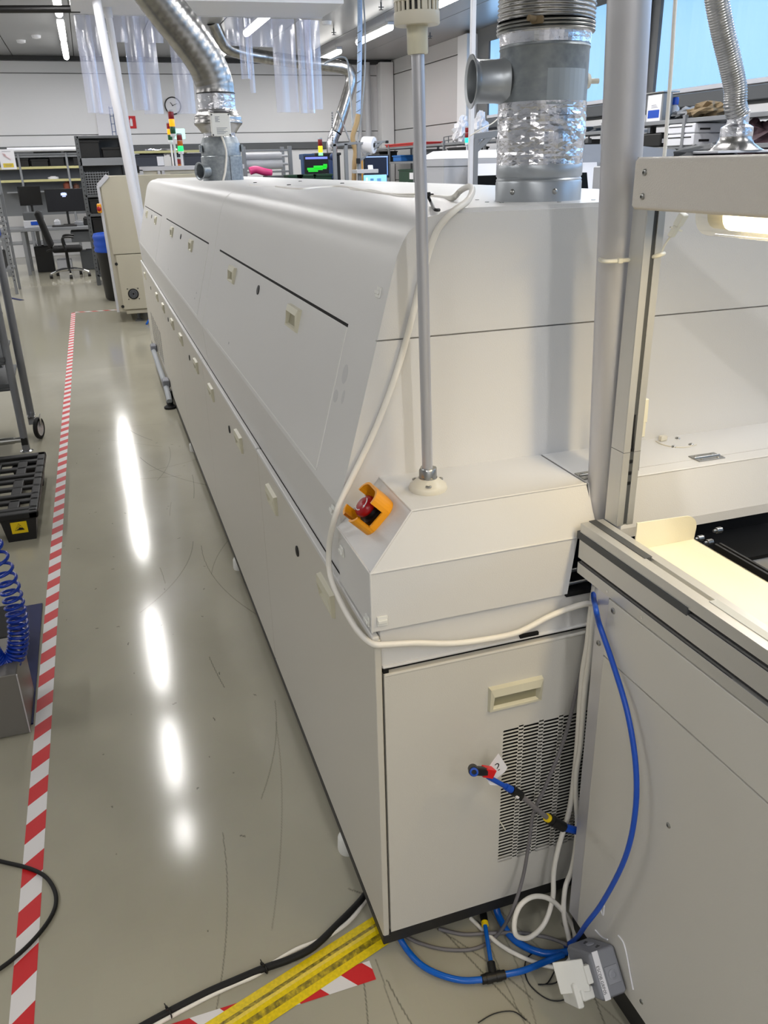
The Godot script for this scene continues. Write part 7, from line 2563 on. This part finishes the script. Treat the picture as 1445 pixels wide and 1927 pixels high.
	var rx := Transform3D(MB.frame(Vector3.ZERO, Vector3(0.75, -0.05, 0.66)), rc - Vector3(0.75, -0.05, 0.66) * 0.07)
	var rb := MB.new()
	rb.lathe(rx, [Vector2(0.03, 0), Vector2(0.105, 0), Vector2(0.11, 0.01), Vector2(0.11, 0.16), Vector2(0.105, 0.17), Vector2(0.035, 0.17), Vector2(0.035, 0.12)], 28, false)
	part("roll", rb, M.paper, ro)
	var rk := MB.new()
	rk.lathe(rx, [Vector2(0.036, 0.0), Vector2(0.036, 0.168), Vector2(0.0, 0.168)], 18, false)
	part("core", rk, M.black, ro)
	var wb := MB.new()
	wb.box(Vector3(Vector3(3.813, 1.605, -12.45).x, 1.335, -12.5), Vector3(Vector3(3.867, 1.763, -12.45).x, Vector3(3.867, 1.763, -12.45).y, -12.4), 0.004)
	single("wooden_block", wb, mat(Color(0.80, 0.58, 0.25), 0.6), "upright yellow wooden block left of the upper blue monitor", "block")
	var db := MB.new()
	db.obox(Transform3D(Basis(Vector3.RIGHT, -0.25), Vector3(3.851, 1.647, -12)), Vector3(0.075, 0.075, 0.02), 0.006)
	single("handset", db, M.machine_white, "small white handset leaning on the tray of the grey stand", "device")
	# air hoses hanging from the ceiling
	var hh := thing("hanging_hose", "blue-white wire-wound hose from the ceiling running into a tan hose, left of the pole", "hose", Vector3(3.811, 1.437, -12.6))
	var h1 := MB.new()
	var ht := Vector3(3.955, 3.796, -12.6)
	ht.y = 3.85
	ribbed(h1, [ht, Vector3(3.941, 3.411, -12.6), Vector3(3.914, 2.881, -12.6), Vector3(3.878, 2.354, -12.6)], 0.033, 0.002, 0.02, 14)
	part("wound_hose", h1, mat(Color(0.62, 0.72, 0.86), 0.35), hh)
	var hs := MB.new()
	for k in 9:
		var y := Vector3(3.933, 3.41, -12.6).lerp(Vector3(3.878, 2.354, -12.6), k / 8.5)
		hs.tube([y + Vector3(-0.036, -0.02, 0.0), y + Vector3(-0.015, -0.008, 0.033), y + Vector3(0.015, 0.008, 0.033), y + Vector3(0.036, 0.02, 0.0)], 0.004, 6, 3)
	part("winding", hs, M.rack_dark, hh)
	var h2 := MB.new()
	h2.tube([Vector3(3.879, 2.368, -12.6), Vector3(3.85, 2.249, -12.6), Vector3(3.787, 2.088, -12.6), Vector3(3.791, 1.981, -12.6), Vector3(3.819, 1.873, -12.6), Vector3(3.796, 1.693, -12.6), Vector3(3.778, 1.437, -12.6), Vector3(3.769, 1.215, -12.6)], [0.036], 14, 6)
	part("tan_hose", h2, M.tan_hose, hh)
	var h3 := MB.new()
	h3.tube([Vector3(4.041, 3.814, -12.7), Vector3(4.051, 3.426, -12.7), Vector3(4.025, 2.891, -12.7), Vector3(3.96, 2.408, -12.7), Vector3(3.897, 2.04, -12.7), Vector3(3.845, 1.909, -12.6)], 0.011, 8, 6)
	single("grey_cable", h3, M.grey_strip, "pale thin cable hanging beside the blue-white hose", "cable")
	var h4 := MB.new()
	h4.tube([Vector3(3.618, 3.093, -13.4), Vector3(3.719, 3.143, -13.4), Vector3(3.87, 3.187, -13.4), Vector3(3.968, 3.153, -13.4), Vector3(3.995, 2.991, -13.4), Vector3(3.893, 2.567, -13), Vector3(3.82, 2.162, -12.7), Vector3(3.801, 2.038, -12.6)], 0.014, 8, 6)
	single("grey_cable", h4, M.grey_strip, "pale cable arching over the end of the long spiral duct", "cable")
	var h5 := MB.new()
	h5.tube([Vector3(3.404, 2.367, -12.05), Vector3(3.426, 2.353, -12.05), Vector3(3.502, 2.173, -12.05), Vector3(3.571, 1.968, -12)], 0.012, 8, 4)
	single("grey_rod", h5, M.rack_grey, "slanted thin grey rod beside the spiral duct's lower elbow", "rod")
	var ch := MB.new()
	for i in 16:
		ch.ball(Vector3(3.321, 2.358, -12).lerp(Vector3(3.309, 1.952, -12), i / 13.0), Vector3(0.014, 0.018, 0.014), 6)
	single("bead_chain", ch, M.rack_grey, "short beaded chain left of the slanted grey rod", "chain").set_meta("kind", "stuff")

	# corner pipes, conduit and box on the walls
	var cp := MB.new()
	cp.cyl(Vector3(6.35, 0, -19.85), Vector3(6.35, 3.8, -19.85), 0.07, 0.07, 14)
	single("wall_pipe", cp, M.machine_grey, "thick vertical pipe in the far right corner of the hall", "pipe")
	var cp2 := MB.new()
	cp2.cyl(Vector3(6.18, 0, -19.9), Vector3(6.18, 3.8, -19.9), 0.025, 0.025, 10)
	single("wall_pipe", cp2, M.machine_grey, "slim vertical pipe left of the thick pipe in the far corner", "pipe")
	var cd := MB.new()
	cd.tube([Vector3(6.92, 2.018, -19.998), Vector3(6.92, 2.337, -19.979), Vector3(6.92, 2.384, -20.014)], 0.012, 8, 3)
	cd.obox(T3(Vector3(6.9, 2.403, -19.917)), Vector3(0.07, 0.16, 0.12), 0.02)
	single("wall_switch", cd, M.machine_white, "small white box with a conduit on the right wall near the far corner", "switch box")
	# sprinklers and ceiling sensors
	for q in [[Vector3(4.39, 3.8, -15.536), "sprinkler under the ceiling right of the strip curtain"], [Vector3(6.235, 3.8, -15.707), "sprinkler under the ceiling right of the sounder head"], [Vector3(4.416, 3.8, -13.048), "sprinkler under the ceiling above the blue-white hose"]]:
		var sb := MB.new()
		var c: Vector3 = q[0]
		sb.cyl(c, c + Vector3(0, 0.05, 0), 0.012, 0.012, 8)
		sb.cyl(c + Vector3(0, -0.04, 0), c, 0.01, 0.01, 8)
		sb.cyl(c + Vector3(0, -0.045, 0), c + Vector3(0, -0.04, 0), 0.035, 0.035, 12)
		sb.bar(c + Vector3(-0.04, -0.01, 0), c + Vector3(0.04, -0.01, 0), 0.012, 0.012)
		single("sprinkler", sb, M.rack_dark, q[1], "sprinkler")
	for q in [[Vector3(4.074, 3.82, -14.809), "round smoke detector on the ceiling beside the strip curtain"], [Vector3(-0.743, 3.83, -17.674), "round smoke detector on the ceiling at the left"], [Vector3(-0.465, 3.83, -17.048), "white ceiling plate left of the lamp row"]]:
		var sb := MB.new()
		sb.lathe(T3(q[0]), [Vector2(0.03, -0.03), Vector2(0.07, -0.02), Vector2(0.08, 0.03)], 18)
		single("smoke_detector", sb, M.machine_white, q[1], "detector")

	# conduit post with a bracket frame in front of the grey machine
	var co := thing("conduit_post", "thin pale post from floor to ceiling with a bracket arm, left of the near duct", "post", Vector3(2.95, 0, -6.5))
	var z := -6.5
	var c0 := Vector3(2.934, 1.556, -6.5)
	var pb := MB.new()
	pb.bar(Vector3(c0.x - 0.005, 0, z), Vector3(c0.x - 0.005, 3.85, z), 0.036, 0.036, 0.004)
	part("post", pb, M.machine_white, co)
	var ar := MB.new()
	ar.bar(Vector3(c0.x + 0.03, 0, z), Vector3(c0.x + 0.03, Vector3(2.946, 1.868, -6.5).y, z), 0.04, 0.05, 0.004)
	ar.bar(Vector3(2.918, 1.873, -6.5), Vector3(3.271, 1.911, -6.5), 0.035, 0.05, 0.004)
	ar.bar(Vector3(2.962, 1.772, -6.5), Vector3(3.107, 1.889, -6.5), 0.03, 0.04, 0.004)
	part("bracket", ar, M.rack_grey, co)
	var cw := MB.new()
	cw.tube([Vector3(2.896, 1.883, -6.45), Vector3(2.967, 1.929, -6.4), Vector3(3.057, 1.966, -6.4), Vector3(3.115, 2.006, -6.4)], 0.005, 6, 4)
	single("white_cable", cw, M.white_cable, "thin white cable running from the conduit post's bracket behind the near duct", "cable")

	# big grey placement machine
	var gm := thing("placement_machine", "large pale grey machine with white chamfered top and slanted dark windows behind the oven", "machine", Vector3(4.2, 0, -7.4))
	var x0 := 2.905
	var x1 := 5.35
	var zf := -7.0
	var zb := -7.62
	var g := MB.new()
	g.box(Vector3(x0, 0.0, zb), Vector3(x1, 1.725, zf), 0.006)
	part("body", g, M.machine_grey, gm)
	var gt := MB.new()
	var xm := x0 + 0.95
	var T := [Vector3(x0 + 0.10, 1.79, zb + 0.12), Vector3(xm, 1.79, zb + 0.12), Vector3(xm, 1.79, zf - 0.14), Vector3(x0 + 0.10, 1.79, zf - 0.14)]
	var B := [Vector3(x0, 1.725, zb), Vector3(xm, 1.725, zb), Vector3(xm, 1.725, zf), Vector3(x0, 1.725, zf)]
	var rh := MB.new()
	rh.prism(T3(Vector3.ZERO), PackedVector2Array([Vector2(xm, 1.2), Vector2(x1, 1.2), Vector2(x1, 1.74), Vector2(x1 - 0.7, 1.815), Vector2(xm, 1.815)]), zb, zf + 0.02)
	part("side_cover", rh, mat(Color(0.62, 0.64, 0.68), 0.45), gm)
	for k in 4:
		var l := (k + 1) % 4
		gt.quad(B[l], B[k], T[k], T[l])
	gt.quad(T[3], T[2], T[1], T[0])
	part("top_cover", gt, M.machine_white, gm)
	var gl := MB.new()
	gl.box(Vector3(x0 - 0.002, 1.66, zb), Vector3(x1, 1.667, zf + 0.002))
	part("panel_seam", gl, M.rack_dark, gm)
	# slanted front windows between sloping pillars
	for q in [[Vector3(3.048, 1.507, -6.95), 0.60], [Vector3(3.775, 1.529, -6.95), 0.6]]:
		var c: Vector3 = q[0]
		var w := MB.new()
		var xa := c.x
		w.quad(Vector3(xa - 0.04, 1.30, zf + 0.30), Vector3(xa + 0.50, 1.30, zf + 0.30), Vector3(xa + 0.62, 1.68, zf + 0.01), Vector3(xa + 0.14, 1.68, zf + 0.01))
		part("window_frame", w, M.machine_white, gm)
		var v := MB.new()
		v.quad(Vector3(xa, 1.30, zf + 0.303), Vector3(xa + 0.40, 1.30, zf + 0.303), Vector3(xa + 0.48, 1.585, zf + 0.085), Vector3(xa + 0.13, 1.585, zf + 0.085))
		part("window", v, M.dark_glass, gm)
	for xx in [2.99, 3.62, 4.3]:
		var s := MB.new()
		s.bar(Vector3(xx, 1.20, zf + 0.36), Vector3(xx + 0.17, 1.70, zf + 0.02), 0.05, 0.03, 0.006)
		part("pillar", s, M.machine_white, gm)

func onz_x(u: float) -> float:
	# where a sight line just over the oven top meets the bench (z -12.6)
	return lerpf(Vector3(2.858, 1.536, -12.6).x, Vector3(3.265, 1.525, -12.6).x, (u - 552.0) / 51.0)

# ---------------------------------------------------------------- shelves along the window wall
func side_rack(label: String, x: float, z0: float, z1: float, ys: Array, h: float, n: int) -> Node3D:
	var o := thing("side_rack", label, "rack", Vector3(x, 0, (z0 + z1) / 2))
	for k in n:
		for dx in [-0.25, 0.25]:
			var z := lerpf(z0, z1, float(k) / (n - 1))
			var b := MB.new()
			b.box(Vector3(x + dx - 0.02, 0, z - 0.02), Vector3(x + dx + 0.02, h, z + 0.02), 0.003)
			part("post", b, M.rack_grey, o)
	for y in ys:
		var b := MB.new()
		b.box(Vector3(x - 0.25, y - 0.03, z0), Vector3(x + 0.25, y + 0.01, z1), 0.004)
		part("shelf", b, M.rack_grey, o)
	return o

func make_right() -> void:
	side_rack("grey rack under the near window holding two white printers and a black device", 5.9, -8.9, -6.0, [0.6, 1.2, 1.78, 2.03], 2.07, 3)
	side_rack("long grey rack with a red tray on top near the far right corner", 6.35, -19.2, -13.2, [0.6, 1.2, 1.72, 2.0], 2.05, 5)
	side_rack("grey rack below the middle window, half hidden by the near duct", 6.3, -12.9, -9.3, [0.6, 1.2, 1.72, 2.0], 2.03, 3)
	# things on the near rack
	var can := thing("canister", "tall grey canister with a white and blue label on the rack under the near window", "canister", Vector3(5.75, 2.011, -8.024))
	var cp := Vector3(5.75, 2, -8.004)
	var a := MB.new()
	a.box(cp + Vector3(-0.07, 0, -0.16), cp + Vector3(0.05, 0.30, 0.12), 0.012)
	part("body", a, M.rack_grey, can)
	var al := MB.new()
	al.box(cp + Vector3(-0.0725, 0.01, -0.13), cp + Vector3(-0.0701, 0.285, 0.10))
	var l2 := part("label", al, M.paper, can)
	var ab := MB.new()
	ab.box(cp + Vector3(-0.074, 0.07, -0.11), cp + Vector3(-0.0725, 0.145, 0.08))
	part("label_field", ab, M.blue_plastic, l2)
	var at := MB.new()
	for i in 3:
		at.box(cp + Vector3(-0.0738, 0.165 + i * 0.012, -0.06), cp + Vector3(-0.0725, 0.169 + i * 0.012, 0.05 - i * 0.015))
	part("label_print", at, M.print_grey, l2)
	var al2 := MB.new()
	al2.box(cp + Vector3(-0.08, 0.30, -0.17), cp + Vector3(0.12, 0.312, 0.13), 0.003)
	part("lid", al2, M.steel, can)
	var bo := thing("bottle", "clear spray bottle with a blue cap behind the labelled canister", "bottle", Vector3(5.85, 2.015, -7.912))
	var bp := Vector3(5.9, 2.027, -7.973)
	var b1 := MB.new()
	b1.lathe(T3(bp), [Vector2(0.045, 0), Vector2(0.047, 0.13), Vector2(0.025, 0.16), Vector2(0.02, 0.18)], 20)
	part("body", b1, M.machine_grey, bo)
	var b2 := MB.new()
	b2.lathe(T3(bp), [Vector2(0.033, 0.165), Vector2(0.033, 0.22), Vector2(0.026, 0.235)], 18)
	part("cap", b2, M.blue_plastic, bo)
	for q in [[-7.50, "lower white printer of the pair on the rack under the near window", 1.792, 0.11], [-7.50, "upper white printer of the pair on the rack under the near window", 1.904, 0.088]]:
		var p := thing("printer", q[1], "printer", Vector3(5.85, q[2], q[0]), 0.0, "white printers on the rack")
		var pb := MB.new()
		pb.box(Vector3(5.64, q[2], q[0] - 0.2), Vector3(6.1, q[2] + q[3], q[0] + 0.22), 0.012)
		part("body", pb, M.machine_white, p)
		var ps := MB.new()
		ps.box(Vector3(5.70, q[2] + q[3] * 0.3, q[0] + 0.2201), Vector3(5.82, q[2] + q[3] * 0.5, q[0] + 0.223))
		ps.box(Vector3(5.638, q[2] + q[3] * 0.65, q[0] - 0.18), Vector3(5.6395, q[2] + q[3] * 0.75, q[0] + 0.18))
		part("slot", ps, M.print_black, p)
	var bd := thing("black_device", "flat black device with white and green stickers on the rack under the near window", "device", Vector3(5.85, 1.79, -8.2))
	var d1 := MB.new()
	d1.box(Vector3(5.68, 1.79, -8.5), Vector3(6.1, 1.93, -7.86), 0.02)
	d1.box(Vector3(5.85, 1.93, -8.3), Vector3(5.9, 2.02, -8.25), 0.006)
	part("body", d1, M.black, bd)
	var d2 := MB.new()
	d2.box(Vector3(5.70, 1.83, -7.859), Vector3(5.75, 1.87, -7.857))
	part("sticker", d2, M.paper, bd)
	var d3 := MB.new()
	d3.box(Vector3(5.86, 1.83, -7.859), Vector3(5.89, 1.87, -7.857))
	part("sticker", d3, mat(Color(0.6, 0.75, 0.2), 0.5), bd)
	var kb := thing("keyboard_tray", "long flat black tray at the left of the lower shelf under the near window", "tray", Vector3(5.85, 1.79, -8.7))
	var k1 := MB.new()
	k1.box(Vector3(5.64, 1.79, -8.88), Vector3(6.1, 1.845, -8.5), 0.01)
	part("body", k1, M.black, kb)
	# soft bundles on top
	var rng := RandomNumberGenerator.new()
	rng.seed = 5
	for q in [[Vector3(5.85, 2.071, -7.393), Vector3(0.16, 0.07, 0.14), M.brown, "crumpled brown paper bundle on top of the rack under the near window"], [Vector3(5.9, 2.079, -7.717), Vector3(0.10, 0.05, 0.10), M.rack_grey, "small grey bundle on top of the rack left of the brown bundle"], [Vector3(5.9, 2.067, -7.867), Vector3(0.10, 0.035, 0.10), M.rack_dark, "dark folded cloth on top of the rack beside the bottle"]]:
		var b := MB.new()
		b.lump(q[0] + Vector3(0, q[1].y * 0.5, 0), Vector3(q[1].x, q[1].y, q[1].z * 1.5), 0.28, int(q[1].x * 100))
		single("bundle", b, q[2], q[3], "bundle")
	var bag := MB.new()
	var gp := Vector3(5.85, 1.807, -6.628)
	bag.lump(gp + Vector3(0, 0.02, 0), Vector3(0.20, 0.15, 0.34), 0.25, 3, 24)
	single("bag", bag, mat(Color(0.30, 0.22, 0.25), 0.6), "dark plum plastic bag on the rack right of the slim hose", "bag")
	# second low machine behind the top beam
	var m2 := thing("low_machine", "pale grey machine with a sloped end behind the top beam, under the slim ribbed hose", "machine", Vector3(3.1, 0, -3.7))
	var mb := MB.new()
	mb.box(Vector3(2.62, 0.1, -4.2), Vector3(3.9, 1.66, -3.3), 0.008)
	part("body", mb, M.machine_grey, m2)
	var mt := MB.new()
	mt.box(Vector3(2.66, 1.66, -4.15), Vector3(3.9, 1.70, -3.33), 0.01)
	part("top_cover", mt, M.rack_dark, m2)
	var sc := MB.new()
	var s0 := Vector3(2.796, 1.729, -3.6)
	sc.lump(s0 + Vector3(0.06, -0.03, 0), Vector3(0.16, 0.05, 0.07), 0.25, 6, 20)
	single("wrapped_part", sc, M.rack_dark, "dark film-wrapped piece lying left of the slim hose's foot", "wrapped piece")
	# cord hanging beside the round pole
	var cd := MB.new()
	cd.tube([Vector3(1.593, 2.19, -2.2), Vector3(1.593, 2.092, -2.2), Vector3(1.601, 1.939, -2.2), Vector3(1.606, 1.804, -2.2), Vector3(1.609, 1.704, -2.2), Vector3(1.607, 1.649, -2.2)], 0.0055, 8, 6)
	single("hanging_line", cd, M.white_cable, "straight white cord hanging just right of the round grey pole", "cord")
	# things on the far racks
	var rt := thing("red_tray", "shallow red tray on top of the long rack near the far corner", "tray", Vector3(6.25, 2.02, -17.6))
	var r1 := MB.new()
	r1.box(Vector3(6.1, 2.01, -17.9), Vector3(6.55, 2.06, -15.9), 0.01)
	part("body", r1, mat(Color(0.78, 0.18, 0.15), 0.5), rt)
	var r2 := MB.new()
	r2.box(Vector3(6.08, 2.045, -17.92), Vector3(6.57, 2.065, -15.88), 0.006)
	part("rim", r2, mat(Color(0.78, 0.18, 0.15), 0.5), rt)
	for q in [[-18.7, 1.73, 0.5, 0.22, M.black, "black case at the far end of the long rack's upper shelf"], [-17.3, 1.73, 0.5, 0.12, mat(Color(0.1, 0.4, 0.7), 0.5), "flat blue bag on the upper shelf of the long rack"], [-16.0, 1.73, 0.6, 0.2, M.rack_grey, "grey box on the upper shelf of the long rack"], [-14.2, 1.73, 0.8, 0.2, M.black, "black case at the near end of the long rack's upper shelf"], [-16.6, 1.22, 1.2, 0.36, M.green_crate, "green crate with a white card on the lower shelf of the long rack"], [-14.4, 1.22, 0.6, 0.35, M.blue_plastic, "blue bin at the near end of the long rack's lower shelf"]]:
		var b := MB.new()
		b.box(Vector3(6.13, q[1], q[0] - q[2] / 2), Vector3(6.55, q[1] + q[3], q[0] + q[2] / 2), 0.015)
		b.box(Vector3(6.115, q[1] + q[3] - 0.03, q[0] - q[2] / 2 - 0.015), Vector3(6.56, q[1] + q[3] - 0.005, q[0] + q[2] / 2 + 0.015), 0.006)
		single("rack_case", b, q[4], q[5], "case")
	var cdm := MB.new()
	cdm.box(Vector3(6.108, 1.40, -16.5), Vector3(6.113, 1.52, -16.15))
	single("card", cdm, M.paper, "white card stuck on the green crate of the long rack", "card")
	for q in [[-12.4, 2.01, 0.4, 0.05, "flat black tray"], [-11.6, 2.01, 0.5, 0.08, "low black box"], [-10.2, 2.01, 0.5, 0.06, "thin black box"], [-11.0, 1.73, 1.6, 0.2, "long black case"]]:
		var b := MB.new()
		b.box(Vector3(6.08, q[1], q[0] - q[2] / 2), Vector3(6.5, q[1] + q[3], q[0] + q[2] / 2), 0.012)
		b.bar(Vector3(6.06, q[1] + q[3] * 0.6, q[0] - 0.06), Vector3(6.06, q[1] + q[3] * 0.6, q[0] + 0.06), 0.012, 0.04, 0.004)
		single("rack_case", b, M.black, q[4] + " on the rack below the middle window", "case")
	# white plastic bags on top of the long rack
	for q in [[Vector3(6.2, 2.178, -14.168), "white plastic bag on the rack left of the conduit post"], [Vector3(6.2, 2.205, -13.457), "white plastic bag with a green print on the rack right of the conduit post"]]:
		var b := MB.new()
		var c: Vector3 = q[0]
		b.lump(c + Vector3(0, -0.03, 0), Vector3(0.13, 0.17, 0.19), 0.35, taken.get("plastic_bag", 0) + 8, 24)
		b.lump(c + Vector3(0, 0.14, 0.06), Vector3(0.06, 0.10, 0.07), 0.4, 5, 14)
		single("plastic_bag", b, M.paper, q[1], "bag")
	var wr := thing("wire_tray", "dark wire tray on top of the long rack left of the white bags", "tray", Vector3(6.2, 1.998, -14.581))
	var w1 := MB.new()
	for y in [0.0, 0.06, 0.12]:
		w1.bar(Vector3(6.2, 1.99, -14.948) + Vector3(0, y, 0), Vector3(6.2, 2.007, -14.3) + Vector3(0, y, 0), 0.012, 0.012)
	for i in 4:
		var c := (Vector3(6.2, 1.99, -14.948)).lerp(Vector3(6.2, 2.007, -14.3), i / 3.0)
		w1.bar(c, c + Vector3(0, 0.12, 0), 0.012, 0.012)
	part("wires", w1, M.rack_dark, wr)
	# dark lamp arm below the middle window
	var la := thing("desk_lamp", "dark jointed lamp arm on the rack just right of the near duct", "lamp arm", Vector3(6.1, 1.922, -9.895))
	var l1 := MB.new()
	l1.bar(Vector3(6.1, 1.998, -9.956), Vector3(6.1, 2.033, -9.764), 0.02, 0.02, 0.004)
	l1.bar(Vector3(6.1, 2.053, -9.815), Vector3(6.1, 2.06, -9.439), 0.03, 0.03, 0.004)
	l1.bar(Vector3(6.1, 1.985, -9.929), Vector3(6.1, 1.923, -9.92), 0.02, 0.02, 0.004)
	l1.obox(T3(Vector3(6.1, 1.905, -9.93)), Vector3(0.06, 0.06, 0.08), 0.01)
	part("arm", l1, M.rack_dark, la)
